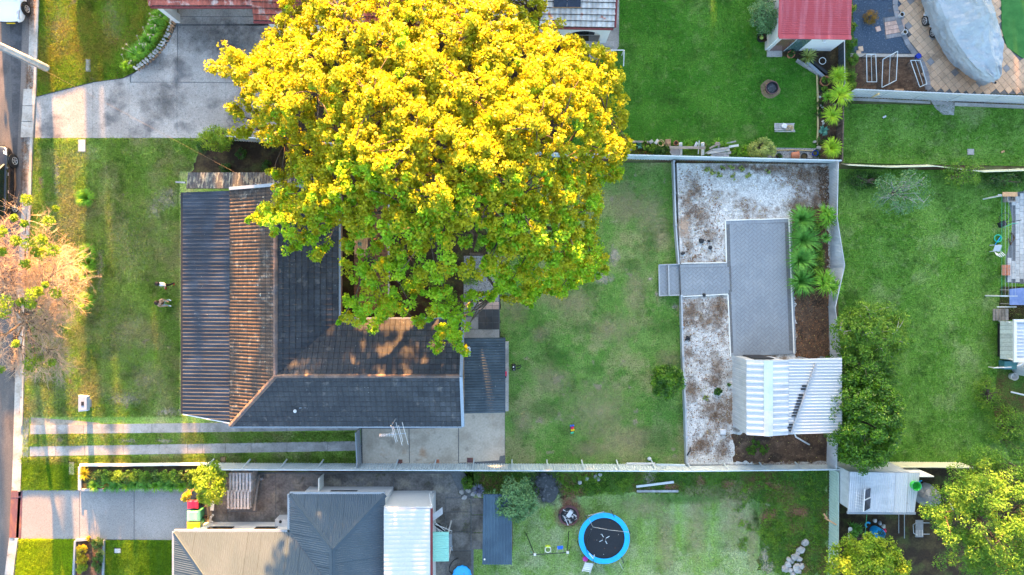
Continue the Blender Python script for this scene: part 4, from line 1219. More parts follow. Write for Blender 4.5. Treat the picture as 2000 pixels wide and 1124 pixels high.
pebbles('gravel', 'loose white gravel spread over the raised terrace', scatter(TERR, 190, 5, [[(1415, 428), (1550, 428), (1552, 700), (1425, 700)], [(1541, 400), (1626, 400), (1626, 700), (1541, 700)], [(1425, 700), (1640, 700), (1640, 906), (1425, 906)]], TZ), M_stone, 0.030, 6, TZ)
pebbles('bark_debris', 'brown bark and leaf debris strewn over the terrace gravel', np.concatenate([scatter([(1326, 330), (1380, 330), (1420, 440), (1420, 515), (1330, 515)], 55, 41, (), TZ), scatter([(1333, 580), (1424, 580), (1430, 700), (1432, 900), (1346, 905)], 50, 42, (), TZ), scatter([(1480, 325), (1620, 325), (1620, 400), (1560, 390)], 45, 43, (), TZ)]), M_litter, 0.035, 44, TZ + 0.012, cat='debris')
pebbles('gravel', 'dark blue grey gravel beside the tiled patio', scatter([(1664, -40), (1764, -40), (1764, 40), (1784, 103), (1664, 103)], 260, 8), M_gravel_blue, 0.03, 9, 0.0)
pebbles('mulch', 'dark bark mulch scattered in the terrace beds', scatter([(1541, 400), (1625, 400), (1626, 700), (1553, 700)], 160, 12, (), TZ), M_litter, 0.03, 13, TZ + 0.005, cat='mulch')
litter('fallen_leaves', 'brown fallen leaves gathered in the street gutter', np.concatenate([scatter([(56, -30), (76, -30), (72, 30), (56, 40)], 160, 3), scatter([(52, 130), (70, 130), (68, 175), (50, 175)], 120, 4), scatter([(40, 268), (64, 268), (60, 330), (42, 340)], 60, 6)]), M_litter, 0.07, 17)
litter('fallen_leaves', 'brown leaf litter sprinkled over the nature strip grass', scatter(V_LAWN, 10, 18), M_litter, 0.08, 19, 0.05)
litter('fallen_leaves', 'yellow fallen leaves sprinkled on the terrace gravel and soil', scatter(TERR, 6, 28, (), TZ), leaf_mat('pale_fallen_leaf', (0.36, 0.30, 0.08), (0.40, 0.28, 0.12), 0.1), 0.07, 29, TZ + 0.03)

# ------------------------------------------------------------------ buildings
V3 = Vector
def gutter(parent, a, b, mat_, w=0.13, h=0.11, name='gutter'):
    mb = MB(); mb.bar(a, b, w, h); return mb.build(name, mat_, parent)
def down_quad(p, z): return V3((p[0], p[1], z))

# --- the charcoal tiled house
xw, xr, xe, xg = -16.11, -13.03, -9.95, -2.85
yn, yv, yr, ys = 5.60, -1.85, -4.88, -7.91
ze, zr = 2.60, 4.05
house = thing('house', 'L-shaped house with charcoal tiled roof and dark metal verandah roof', 'house', ((xw + xe) / 2, 0, 0))
F_w = [V3((xw, ys, ze)), V3((xw, yn, ze)), V3((xr, yn, zr)), V3((xr, yr, zr))]
F_s = [V3((xg, ys, ze)), V3((xw, ys, ze)), V3((xr, yr, zr)), V3((xg, yr, zr))]
F_n = [V3((xe, yv, ze)), V3((xg, yv, ze)), V3((xg, yr, zr)), V3((xr, yr, zr))]
F_e = [V3((xe, yn, ze)), V3((xe, yv, ze)), V3((xr, yr, zr)), V3((xr, yn, zr))]
roof = slab_roof('roof', [F_w, F_s, F_n, F_e], M_dark, house, 0.08)
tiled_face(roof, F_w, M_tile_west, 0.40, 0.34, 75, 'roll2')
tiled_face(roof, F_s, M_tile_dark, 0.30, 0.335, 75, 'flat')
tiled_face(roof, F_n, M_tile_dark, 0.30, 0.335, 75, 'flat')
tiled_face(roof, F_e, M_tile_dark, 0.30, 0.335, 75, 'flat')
up = V3((0, 0, 0.07))
caps(roof, F_w[3] + up, F_w[2] + up, M_ridge)
caps(roof, F_w[0] + up, F_w[3] + up, M_ridge)
caps(roof, F_n[3] + up, F_n[2] + up, M_ridge, w=0.22)
mb = MB(); mb.bar(V3((xe, yv, ze + 0.035)), V3((xr, yr, zr + 0.035)), 0.22, 0.02); mb.build('valley_gutter', M_black, roof)
gutter(roof, V3((xw - 0.02, ys - 0.07, ze - 0.03)), V3((xg, ys - 0.07, ze - 0.03)), M_gutter)
gutter(roof, V3((xe + 0.07, yv + 0.1, ze - 0.03)), V3((xe + 0.07, yn, ze - 0.03)), M_gutter)
gutter(roof, V3((xe + 0.1, yv + 0.07, ze - 0.03)), V3((xg, yv + 0.07, ze - 0.03)), M_gutter)
for a, b in ((V3((xg + 0.05, ys, ze + 0.09)), V3((xg + 0.05, yr, zr + 0.10))), (V3((xg + 0.05, yr, zr + 0.10)), V3((xg + 0.05, yv, ze + 0.09))), (V3((xw, yn + 0.05, ze + 0.09)), V3((xr, yn + 0.05, zr + 0.1))), (V3((xr, yn + 0.05, zr + 0.1)), V3((xe, yn + 0.05, ze + 0.09)))):
    mb = MB(); mb.bar(a, b, 0.17, 0.16); mb.build('barge_board', M_barge, roof)
walls('wall', [(xw + 0.5, yn - 0.12), (xw + 0.5, ys + 0.5), (xg - 0.12, ys + 0.5), (xg - 0.12, yv - 0.5), (xe - 0.5, yv - 0.5), (xe - 0.5, yn - 0.12)], 0, ze - 0.1, M_brickwall, house)
for tri in ([V3((xw + 0.5, yn - 0.1, ze - 0.1)), V3((xe - 0.5, yn - 0.1, ze - 0.1)), V3((xr, yn - 0.1, zr - 0.1))], [V3((xg - 0.1, ys + 0.5, ze - 0.1)), V3((xg - 0.1, yv - 0.5, ze - 0.1)), V3((xg - 0.1, yr, zr - 0.1))]):
    mb = MB(); mb.poly(tri); mb.build('gable', M_brickwall, house)
# windows to the deck and the drive
for (x, y, sx, sy) in ((xe - 0.39, 2.6, 0.05, 2.2), (-7.5, ys + 0.39, 1.8, 0.05), (-12.5, ys + 0.39, 1.4, 0.05), (xe - 0.39, -0.9, 0.05, 1.2)):
    mb = MB(); mb.box((x, y, 1.55), (sx + 0.08, sy + 0.08, 1.3)); wf = mb.build('window', M_white, house)
    mb = MB(); mb.box((x + (0.03 if sx < 0.1 else 0), y - (0.03 if sy < 0.1 else 0), 1.55), (sx, sy, 1.14)); mb.build('pane', M_glass, wf)
# verandah roof on the street side
VR = [V3((-19.03, 5.5, 2.2)), V3((-19.03, -7.28, 2.2)), V3((-16.05, -7.76, 2.5)), V3((-16.05, 5.55, 2.5))]
vroof = slab_roof('verandah_roof', [[p - V3((0, 0, 0.02)) for p in VR]], M_dark, house, 0.05)
sheet_face(vroof, VR, M_tin_rust, 0.215, 0.04, 'rib', 0.86)
gutter(vroof, V3((-19.1, 5.5, 2.17)), V3((-19.1, -7.3, 2.17)), M_black)
mb = MB(); mb.bar(V3((-16.08, 5.55, 2.60)), V3((-16.08, -7.78, 2.60)), 0.09, 0.05); mb.build('flashing', M_gutter, vroof)
mb = MB(); mb.bar(V3((-19.03, -7.33, 2.16)), V3((-16.1, -7.81, 2.46)), 0.06, 0.14); mb.build('fascia', M_white, vroof)
for i in range(6):
    y = 5.2 - i * 2.45
    mb = MB(); mb.box((-18.85, y, 1.06), (0.1, 0.1, 2.1)); mb.build('verandah_post', M_white, house)
# lean-to with lichen on the north side
LR = [V3((-18.69, 6.63, 2.3)), V3((-10.6, 6.63, 2.3)), V3((-10.6, 5.68, 2.52)), V3((-18.69, 5.68, 2.52))]
lroof = slab_roof('lean_to_roof', [[p - V3((0, 0, 0.02)) for p in LR]], M_dark, house, 0.05)
sheet_face(lroof, LR, M_tin_lichen, 0.17, 0.03, 'sine', 0.8)
for x in (-18.4, -15.8, -13.2, -10.8):
    mb = MB(); mb.box((x, 6.5, 1.1), (0.09, 0.09, 2.2)); mb.build('post', M_wood, house)
mb = MB(); mb.bar(W(343, 356, 2.1), W(362, 357, 2.1), 0.09, 0.12); mb.build('beam_end', M_wood_grey, house)
# back porch roof
BR = [V3((-0.385, -7.25, 2.15)), V3((-0.385, -2.90, 2.15)), V3((-2.75, -2.90, 2.42)), V3((-2.75, -7.25, 2.42))]
broof = slab_roof('porch_roof', [[p - V3((0, 0, 0.02)) for p in BR]], M_dark, house, 0.05)
sheet_face(broof, BR, M_tin_blue, 0.155, 0.03, 'sine', 0.78)
for (x, y) in ((-0.5, -3.1), (-0.5, -5.1), (-0.5, -7.1)):
    mb = MB(); mb.box((x, y, 1.05), (0.1, 0.1, 2.1)); mb.build('post', M_white, house)
mb = MB(); mb.tube([W(905, 679, 2.62), W(917, 679, 2.60), W(917.2, 681, 2.6), W(917, 696, 2.58)], 0.055, 8); mb.build('overflow_pipe', M_white, house)
# porch bench edge on the lawn side
mb = MB(); mb.box(W(990, 735, 0.2), (0.22, 4.2, 0.4)); mb.build('porch_step', M_concrete, house)
# antenna on a mast at the south eave
ant = thing('tv_antenna', 'silver television antenna on a mast above the south gutter', 'antenna', (-6.6, -7.45, 2.7))
mb = MB(); mb.tube([V3((-6.6, -7.45, 2.6)), V3((-6.6, -7.55, 4.6))], 0.022, 6); mb.build('mast', M_steel, ant)
bA, bB = W(741, 851, 4.55), W(793, 847, 4.55)
mb = MB(); mb.bar(bA, bB, 0.03, 0.03); mb.build('boom', M_steel, ant)
for i, (t, L) in enumerate([(0.02, .16), (0.08, .16), (0.14, .16), (0.20, .17), (0.26, .17), (0.32, .18), (0.38, .2), (0.44, .22), (0.50, .28), (0.54, .9), (0.60, .8), (0.74, 1.25), (0.80, 0.9), (0.97, 1.25)]):
    p = bA.lerp(bB, t); d = V3((0.05, 1, 0)).normalized() * L / 2
    tl = 0.16 if L > 0.5 else 0
    mb = MB(); mb.tube([p - d + V3((tl * L, 0, 0.02)), p + V3((0, 0, 0.02)), p + d - V3((tl * L, 0, -0.02))], 0.013, 5); mb.build('element', M_white, ant)
vent = thing('roof_vent', 'small cowl vent pipe poking through the south tiles', 'vent', (-12.2, -6.95, 3.05))
mb = MB(); mb.tube([V3((-12.2, -6.95, 2.95)), V3((-12.2, -6.95, 3.3))], 0.05, 8); mb.build('pipe', M_steel, vent)
mb = MB(); mb.lathe(V3((-12.2, -6.95, 3.3)), [(0.05, 0), (0.10, 0.02), (0.09, 0.06), (0.02, 0.09)], 10); mb.build('cowl', M_white, vent)
mb = MB(); mb.box((-11.75, -6.85, 3.15), (0.5, 0.16, 0.02), rx=R(25)); mb.build('flashing', M_barge, vent)
# timber deck in the angle of the house
deck = thing('deck', 'brown timber deck in the angle of the house', 'deck', (-8.5, 1.5, 0))
mb = MB(); mb.box((-8.55, 1.75, 0.2), (1.95, 6.5, 0.36)); mb.build('frame', M_wood_brown, deck)
for i in range(46):
    y = -1.45 + i * 0.142
    mb = MB(); mb.box((-8.52, y, 0.42 + rng.uniform(-.003, .003)), (2.06, 0.128, 0.03)); mb.build('board', M_wood_brown, deck)
mb = MB(); mb.box((-7.45, 1.75, 0.43), (0.11, 6.6, 0.05)); mb.build('edge_board', M_wood_grey, deck)
tb = thing('table', 'tan timber outdoor table under the golden tree', 'table', W(705, 478, 0.43))
tc = W(705, 480, 1.15)
for i in range(6):
    x = tc.x - 0.33 + i * 0.132
    L = 1.25 if 0 < i < 5 else 1.05
    mb = MB(); mb.box((x, tc.y, 1.15), (0.122, L, 0.035)); mb.build('slat', M_wood_tan, tb)
mb = MB(); mb.box((tc.x, tc.y, 1.10), (0.66, 1.0, 0.06)); mb.build('apron', M_wood_brown, tb)
for sx in (-0.27, 0.27):
    for sy in (-0.45, 0.45):
        mb = MB(); mb.box((tc.x + sx, tc.y + sy, 0.78), (0.06, 0.06, 0.62)); mb.build('leg', M_wood_tan, tb)
strap_plant('potted_plant', 'small grey green pot plant on the timber table', 703, 477, 0.16, 0.16, M_agave, 26, 0.03, 3, z=1.17, cat='plant')
pl = thing('plate', 'round plate with food on the timber table', 'plate', W(704, 492, 1.17))
mb = MB(); mb.lathe(W(704, 492, 1.17), [(0.10, 0), (0.16, 0.015), (0.165, 0.022), (0.11, 0.012)], 18); mb.build('dish', M_white, pl)
for i in range(7):
    mb = MB(); p = W(704, 492, 1.2); mb.rock(p + V3((rng.uniform(-.07, .07), rng.uniform(-.07, .07), 0)), (0.05, 0.05, 0.04), i); mb.build('food', M_red_pl if i % 2 else M_lime_pl, pl)

# --- metal roofed house to the south
z0, x0, x1, x2, xm = 2.70, -19.29, -12.70, -7.25, -9.97
y0, y1 = -13.96, -11.80
sh = thing('house', 'slate blue hip roofed metal house with white annexe at the south', 'house', (-12, -16, 0))
P = V3((xm, y1 - 2.73, 3.83)); Q = V3((xm, y0 - 2.73, 3.83)); T1 = V3((x0 + 4.5, y0 - 4.5, 4.56)); T2 = V3((x1 + 4.5, y0 - 4.5, 4.56))
S_faces = [[V3((x1, y0, z0)), V3((x0, y0, z0)), T1, T2], [V3((x0, y0, z0)), V3((x0, y0 - 9, z0)), T1],
           [V3((x2, y1, z0)), V3((x1, y1, z0)), P], [V3((x1, y1, z0)), V3((x1, y0, z0)), Q, P], [V3((x2, y0 - 9, z0)), V3((x2, y1, z0)), P, V3((xm, y0 - 9, 3.83))],
           [V3((x0, y0 - 9, z0)), V3((x2, y0 - 9, z0)), V3((x2, y0 - 4.5, 4.56)), T1]]
sroof = slab_roof('roof', S_faces[:5], M_dark, sh, 0.08)
for i, f in enumerate(S_faces[:5]):
    sheet_face(sroof, f, M_tin_slate, 0.125, 0.022, 'sine', 0.76)
u2 = V3((0, 0, 0.05))
for a, b in ((V3((x0, y0, z0)), T1), (V3((x1, y1, z0)), P), (V3((x2, y1, z0)), P), (P, V3((xm, y0 - 9, 3.83)))):
    mb = MB(); d = (b - a).normalized(); s_ = V3((0, 0, 1)).cross(d).normalized()
    for sg in (-1, 1):
        mb.add([a + u2, b + u2, b + s_ * sg * 0.17 + V3((0, 0, 0.0)), a + s_ * sg * 0.17 + V3((0, 0, 0.0))], [(0, 1, 2, 3)])
    mb.tube([a + u2, b + u2], 0.03, 6)
    mb.build('ridge_capping', M_tin_slate, sroof)
mb = MB(); mb.bar(V3((x1, y0, z0 + 0.03)), Q + V3((0, 0, 0.03)), 0.14, 0.02); mb.build('valley_gutter', mat('dark_slate', (0.05, 0.06, 0.075), rough=0.5), sroof)
for a, b in ((V3((x0, y0 + 0.06, z0 - 0.03)), V3((x1, y0 + 0.06, z0 - 0.03))), (V3((x0 - 0.06, y0, z0 - 0.03)), V3((x0 - 0.06, y0 - 6, z0 - 0.03))), (V3((x1, y1 + 0.06, z0 - 0.03)), V3((x2, y1 + 0.06, z0 - 0.03))), (V3((x1 - 0.06, y1, z0 - 0.03)), V3((x1 - 0.06, y0, z0 - 0.03)))):
    gutter(sroof, a, b, M_gutter)
walls('wall', [(x0 + 0.45, y0 - 0.45), (x0 + 0.45, y0 - 8), (x2 - 0.1, y0 - 8), (x2 - 0.1, y1 - 0.45), (x1 + 0.45, y1 - 0.45), (x1 + 0.45, y0 - 0.45)], 0, z0 - 0.09, M_white, sh)
for (x, y, sx) in ((-17.3, y0 - 0.34, 1.5), (-14.6, y0 - 0.34, 1.3), (-10.0, y1 - 0.34, 1.6)):
    mb = MB(); mb.box((x, y, 1.5), (sx + 0.08, 0.05, 1.2)); wf = mb.build('window', M_white, sh)
    mb = MB(); mb.box((x, y + 0.03, 1.5), (sx, 0.03, 1.08)); mb.build('pane', M_glass, wf)
# white annexe
AR = [V3((-4.62, -20.5, 3.12)), V3((-4.62, -12.46, 3.12)), V3((-7.22, -12.46, 3.22)), V3((-7.22, -20.5, 3.22))]
aroof = slab_roof('annexe_roof', [[p - V3((0, 0, 0.02)) for p in AR]], M_white, sh, 0.1)
sheet_face(aroof, AR, M_tin_white, 0.25, 0.018, 'sine', 1.0)
gutter(aroof, V3((-4.55, -12.44, 3.06)), V3((-4.55, -20.5, 3.06)), M_gutter_red)
walls('annexe_wall', [(-7.15, -12.5), (-7.15, -20), (-4.75, -20), (-4.75, -12.5)], 0, 3.05, M_white, sh)
mb = MB(); mb.bar(V3((-7.2, -12.44, 3.05)), V3((-4.5, -12.44, 3.05)), 0.05, 0.2); mb.build('fascia', M_white, sh)
mb = MB(); mb.tube([W(843, 990, 3.0), W(839, 965, 1.5), W(846, 960, 0.2)], 0.05, 6); mb.build('downpipe', M_white, sh)
# mint awning
MR = [W(876.5, 1097, 2.3), W(876.5, 1040, 2.3), W(841, 1040, 2.5), W(841, 1097, 2.5)]
mroof = slab_roof('awning', [[p - V3((0, 0, 0.02)) for p in MR]], M_tin_mint, sh, 0.04)
sheet_face(mroof, MR, M_tin_mint, 0.13, 0.025, 'sine', 0.76)
for p in (W(875, 1094, 2.25), W(875, 1043, 2.25)):
    mb = MB(); mb.bar(V3((p.x, p.y, 0.02)), V3((p.x, p.y, 2.24)), 0.07, 0.07); mb.build('awning_post', M_white, sh)

# --- navy garden shed
ns = thing('garden_shed', 'narrow navy corrugated garden shed beside the green bush', 'shed', W(970, 1030))
NR = [W(942, 1103, 2.05), W(1000, 1103, 2.05), W(1000, 966, 2.25), W(944, 966, 2.25)]
nroof = slab_roof('roof', [[p - V3((0, 0, 0.02)) for p in NR]], M_dark, ns, 0.05)
sheet_face(nroof, NR, M_tin_navy, 0.19, 0.05, 'rib', 0.8)
xa, xb = NR[0].x + 0.12, NR[1].x - 0.12; ya, yb = NR[0].y + 0.12, NR[2].y - 0.12
yb -= 0.8
walls('wall', [(xa, yb), (xa, ya), (xb, ya), (xb, yb)], 0, 2.0, M_tin_navy, ns, 0.05)
mb = MB(); mb.box(((xa + xb) / 2, (ya + yb) / 2, 0.06), (xb - xa + 0.3, yb - ya + 0.1, 0.10)); mb.build('floor', M_wood_brown, ns)
mb = MB(); mb.box((xa - 0.03, (ya + yb) / 2, 0.98), (0.03, 1.2, 1.85)); dr = mb.build('door', M_tin_navy, ns)
mb = MB(); mb.box((xa - 0.07, (ya + yb) / 2 + 0.4, 1.0), (0.05, 0.03, 0.14)); mb.build('handle', M_steel, dr)
mb = MB(); mb.lathe(W(946.5, 1093, 2.12), [(0.05, 0), (0.06, 0.04), (0.02, 0.07)], 8); mb.build('vent', M_white, nroof)

# --- white tin shed with carport on the terrace
ts = thing('tin_shed', 'white corrugated shed with open carport roof on the gravel terrace', 'shed', V3((15, -6, TZ)))
xl, xri, xc, xq = 13.30, 14.42, 15.66, 18.80
yN, yS = -4.10, -8.36
A1 = [V3((xl, yN, 2.98)), V3((xl, yS, 2.98)), V3((xri, yS, 3.28)), V3((xri, yN, 3.28))]
A2 = [V3((xc, yS, 2.98)), V3((xc, yN, 2.98)), V3((xri, yN, 3.28)), V3((xri, yS, 3.28))]
A3 = [V3((xq, yS + 0.1, 2.78)), V3((xq, yN + 0.1, 2.78)), V3((xc + 0.03, yN + 0.02, 2.94)), V3((xc + 0.03, yS + 0.02, 2.94))]
troof = slab_roof('roof', [[p - V3((0, 0, 0.03)) for p in f] for f in (A1, A2, A3)], M_tin_zinc, ts, 0.03)
sheet_face(troof, A1, M_tin_white, 0.33, 0.055, 'wide', 0.99)
sheet_face(troof, A2, M_tin_zinc, 0.33, 0.04, 'wide', 0.99)
sheet_face(troof, A3, M_tin_white, 0.175, 0.035, 'rib', 0.70)
for k in range(3):
    y = yN - k * 1.42
    mb = MB()
    for sg in (-1, 1):
        mb.add([V3((xri, y, 3.40)), V3((xri, y - 1.42, 3.40)), V3((xri + sg * 0.26, y - 1.42, 3.30)), V3((xri + sg * 0.26, y, 3.30))], [(0, 1, 2, 3)])
    mb.build('ridge_capping', M_tin_green if k < 2 else M_tin_zinc, troof)
walls('wall', [(xl + 0.06, yN - 0.06), (xl + 0.06, yS + 0.06), (xc - 0.1, yS + 0.06), (xc - 0.1, yN - 0.06)], TZ, 2.94, M_tin_zinc, ts, 0.04)
for k in range(9):
    mb = MB(); panel_mesh(mb, V3((xl + 0.02, yN - k * 0.47, TZ)), V3((xl + 0.02, yN - (k + 1) * 0.47, TZ)), 2.5, (0, 0, 0), (0, 0, 0), 0.235, 0.03, 'rib'); mb.build('wall_sheet', M_tin_zinc, ts)
mb = MB(); mb.box(((xl + xc) / 2, yN + 0.02, 1.5), (1.1, 0.04, 2.1)); mb.build('door', M_dark, ts)
for (x, y) in ((xq - 0.15, yN - 0.1), (xq - 0.15, yS + 0.3), (17.3, yN - 0.1), (17.3, yS + 0.3)):
    mb = MB(); mb.box((x, y, (TZ + 2.75) / 2), (0.09, 0.09, 2.75 - TZ)); mb.build('post', M_steel, ts)
ba, bb = W(1546, 846, 3.05), W(1594, 711, 2.98)
mb = MB(); mb.bar(ba, bb, 0.09, 0.09); mb.build('diagonal_batten', M_gutter, ts)
for k in range(16):
    t = 0.03 + 0.043 * k * 1.0
    if k in (3, 4, 13): continue
    p = ba.lerp(bb, t)
    mb = MB(); mb.box(p + V3((-0.19, 0, -0.04)), (0.24, 0.085, 0.06)); mb.build('foam_infill', M_black, ts)
mb = MB(); mb.tube([W(1553, 849, 2.7), W(1555, 854, 2.1), W(1562, 858, 1.2), W(1581, 869, 0.55)], 0.045, 6); mb.build('downpipe', M_white, ts)

# --- red roofed outbuilding
rs = thing('outbuilding', 'white walled outbuilding with red metal roof beside the lush lawn', 'shed', V3((17.4, 16, 0)))
RF = [V3((15.38, 14.46, 2.38)), V3((19.5, 14.40, 2.38)), V3((19.5, 20.0, 2.75)), V3((15.38, 20.0, 2.75))]
rroof = slab_roof('roof', [[p - V3((0, 0, 0.02)) for p in RF]], M_tin_red, rs, 0.12)
sheet_face(rroof, RF, M_tin_red, 0.11, 0.016, 'rib', 0.77, across=True)
mb = MB(); mb.bar(V3((15.36, 14.43, 2.42)), V3((19.52, 14.37, 2.42)), 0.22, 0.06); mb.build('capping', M_tin_red, rroof)
mb = MB(); mb.bar(V3((15.40, 14.46, 2.42)), V3((15.40, 20, 2.79)), 0.18, 0.05); mb.build('capping', M_tin_red, rroof)
walls('wall', [(15.5, 20), (15.5, 14.55), (19.4, 14.5), (19.4, 20)], 0, 2.3, M_white, rs, 0.12)
mb = MB(); mb.box((16.55, 14.47, 1.08), (1.9, 0.06, 2.0)); dd = mb.build('sliding_door', M_white, rs)
mb = MB(); mb.box((16.10, 14.43, 1.08), (0.84, 0.04, 1.86)); mb.build('pane', mat('curtained_glass', (0.12, 0.06, 0.05), rough=0.1, spec=0.6), dd)
mb = MB(); mb.box((17.0, 14.42, 1.08), (0.84, 0.04, 1.86)); mb.build('pane', mat('teal_glass', (0.05, 0.09, 0.09), rough=0.08, spec=0.7), dd)
mb = MB(); mb.box((16.55, 14.41, 1.08), (0.06, 0.05, 1.9)); mb.build('stile', M_gutter, dd)
mb = MB(); mb.lathe(V3((18.2, 14.38, 1.9)), [(0.09, -0.04), (0.12, 0.0), (0.09, 0.05)], 10); mb.build('wall_lamp', M_white, rs)
mb = MB(); mb.box(W(1513, 105, 0.06), (0.9, 0.36, 0.12)); mb.build('door_step', M_concrete, rs)

# --- tiled house to the north
nh = thing('house', 'north house with red and faded white roof tiles behind the golden tree', 'house', V3((-5, 18, 0)))
G1_ = [V3((-20.66, 16.12, 2.6)), V3((-14.7, 16.12, 2.6)), V3((-14.7, 20.5, 4.2)), V3((-20.66, 20.5, 4.2))]
G2_ = [V3((-14.78, 15.28, 2.6)), V3((-4.5, 15.05, 2.6)), V3((-4.5, 20.5, 4.6)), V3((-14.78, 20.5, 4.6))]
G3_ = [V3((-4.5, 15.05, 2.6)), V3((5.86, 14.87, 2.6)), V3((5.86, 20.5, 4.67)), V3((-4.5, 20.5, 4.6))]
hroof = slab_roof('roof', [G1_, G2_, G3_], M_dark, nh, 0.08)
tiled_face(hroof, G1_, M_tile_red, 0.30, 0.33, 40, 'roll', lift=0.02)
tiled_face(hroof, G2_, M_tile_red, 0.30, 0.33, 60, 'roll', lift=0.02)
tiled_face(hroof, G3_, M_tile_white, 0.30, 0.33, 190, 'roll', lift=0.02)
gutter(hroof, V3((-20.7, 16.05, 2.6)), V3((-14.8, 16.05, 2.6)), M_gutter_red)
gutter(hroof, V3((-14.8, 15.2, 2.6)), V3((-4.5, 14.98, 2.6)), M_gutter_red)
gutter(hroof, V3((-4.5, 14.97, 2.6)), V3((5.8, 14.79, 2.6)), M_gutter_red, w=0.09)
mb = MB(); mb.bar(V3((5.9, 14.87, 2.62)), V3((5.9, 20.5, 4.69)), 0.12, 0.14); mb.build('barge_board', M_gutter_red, hroof)
mb = MB(); mb.bar(V3((-20.66, 16.1, 2.66)), V3((-20.66, 20.5, 4.26)), 0.2, 0.12); mb.build('barge_board', M_tile_red, hroof)
walls('wall', [(-14.2, 15.9), (-14.2, 15.55), (5.5, 15.5), (5.5, 20), (-14.2, 20)], 0, 2.5, M_offwhite, nh)
for x in (-20.4, -14.9):
    mb = MB(); mb.box((x, 16.4, 1.25), (0.3, 0.5, 2.5)); mb.build('pillar', M_white, nh)
mb = MB(); mb.box((-17.6, 19.0, 1.2), (5.2, 0.1, 2.4)); mb.build('garage_door', M_offwhite, nh)
mb = MB(); mb.box((-20.5, 18, 1.2), (0.12, 3.5, 2.4)); mb.build('side_wall', M_white, nh)
# arcade wall with an arch
ax0, ax1, az = 2.2, 5.7, 2.52
acx, ar, ay = 4.2, 1.05, 14.86
mb = MB()
arc = [V3((acx + ar * math.cos(math.pi * k / 14), ay, 1.05 + 1.1 * math.sin(math.pi * k / 14))) for k in range(15)]
top_ = [V3((ax1 - (ax1 - ax0) * k / 14, ay, az)) for k in range(15)]
for yy in (0.0, 0.18):
    o_ = V3((0, yy, 0))
    for k in range(14):
        mb.poly([arc[k] + o_, top_[k] + o_, top_[k + 1] + o_, arc[k + 1] + o_])
    mb.poly([V3((acx + ar, ay, 0)) + o_, V3((ax1, ay, 0)) + o_, V3((ax1, ay, az)) + o_, arc[0] + o_])
    mb.poly([V3((ax0, ay, 0)) + o_, V3((acx - ar, ay, 0)) + o_, arc[-1] + o_, V3((ax0, ay, az)) + o_])
for k in range(14):
    mb.poly([arc[k], arc[k + 1], arc[k + 1] + V3((0, .18, 0)), arc[k] + V3((0, .18, 0))])
mb.build('arcade_wall', M_white, nh)
mb = MB(); mb.box((5.0, 14.84, 0.1), (2.4, 0.3, 0.18)); mb.build('threshold', M_concrete, nh)
mb = MB(); mb.box((4.2, 15.4, 1.2), (1.6, 0.06, 2.1)); mb.build('glass_door', M_glass, nh)
sp = thing('solar_panel', 'dark solar panel on the faded white tiles', 'solar panel', V3((3.2, 17, 3.5)))
for i in range(2):
    mb = MB(); a_ = V3((2.35 + 0.78 * i, 15.88, 3.05)); b_ = V3((0, 1.65, 0.61))
    u_ = V3((0.75, 0, 0)); n_ = V3((0, -0.02, 0.05))
    mb.hexa([a_, a_ + u_, a_ + u_ + b_, a_ + b_], [a_ + n_, a_ + u_ + n_, a_ + u_ + b_ + n_, a_ + b_ + n_]); mb.build('module', M_solar, sp)
mb = MB(); mb.bar(V3((2.3, 15.85, 3.06)), V3((3.92, 15.85, 3.06)), 0.03, 0.05); mb.build('rail', M_wood_tan, sp)

# --- shed at the south-east corner
cs = thing('tin_shed', 'pale zinc roofed shed with roof solar panels by the feathery tree', 'shed', W(1720, 960))
C1 = [W(1657, 1000, 2.35), W(1745, 1001, 2.35), W(1749, 924, 2.55), W(1660, 922, 2.55)]
C2 = [W(1745.5, 1001, 2.30), W(1786, 1001, 2.30), W(1797, 924, 2.50), W(1749.5, 924, 2.50)]
croof = slab_roof('roof', [[p - V3((0, 0, 0.03)) for p in f] for f in (C1, C2)], M_tin_zinc, cs, 0.04)
sheet_face(croof, C1, M_tin_zinc, 0.125, 0.025, 'sine', 0.76)
sheet_face(croof, C2, M_tin_white, 0.125, 0.025, 'sine', 0.76)
gutter(croof, W(1655, 1002, 2.3), W(1788, 1003, 2.26), M_gutter)
xa, xb, ya, yb = C1[0].x + 0.1, C2[1].x - 0.25, C1[0].y + 0.15, C1[3].y - 0.1
walls('wall', [(xa, yb), (xa, ya), (xb, ya), (xb, yb)], 0, 2.25, M_tin_zinc, cs, 0.05)
mb = MB(); mb.box(W(1775, 921, 1.3), (1.6, 0.06, 2.3)); mb.build('north_wall', M_offwhite, cs)
for (x, y) in ((1756, 1042), (1767, 1052)):
    p = W(x, y, 0)
    mb = MB(); mb.tube([V3((p.x, p.y, 0)), W(x, 1003, 2.2)], 0.02, 5); mb.build('guy_pole', M_gutter, cs)
rp = thing('solar_panel', 'pair of tilted solar panels standing on the pale shed roof', 'solar panel', W(1694, 980, 2.5))
for i, (ya_, yb_) in enumerate(((957, 975), (977, 996))):
    a, b = W(1690, ya_ + 2, 2.85), W(1688, yb_ + 3, 2.85); c, d = W(1699, yb_ - 3, 2.5), W(1700, ya_ - 3, 2.5)
    n_ = V3((0.02, 0, 0.03))
    mb = MB(); mb.hexa([a, b, c, d], [a + n_, b + n_, c + n_, d + n_]); mb.build('module', M_solar, rp)
mb = MB(); mb.bar(W(1689.5, 956, 2.86), W(1687, 1000, 2.86), 0.05, 0.05); mb.build('frame', M_white, rp)
mb = MB(); mb.bar(W(1689, 977, 2.86), W(1700, 972, 2.5), 0.05, 0.05); mb.build('frame', M_white, rp)
ga = thing('tv_antenna', 'thin white grid antenna lying over the pale shed roof', 'antenna', W(1680, 975, 2.5))
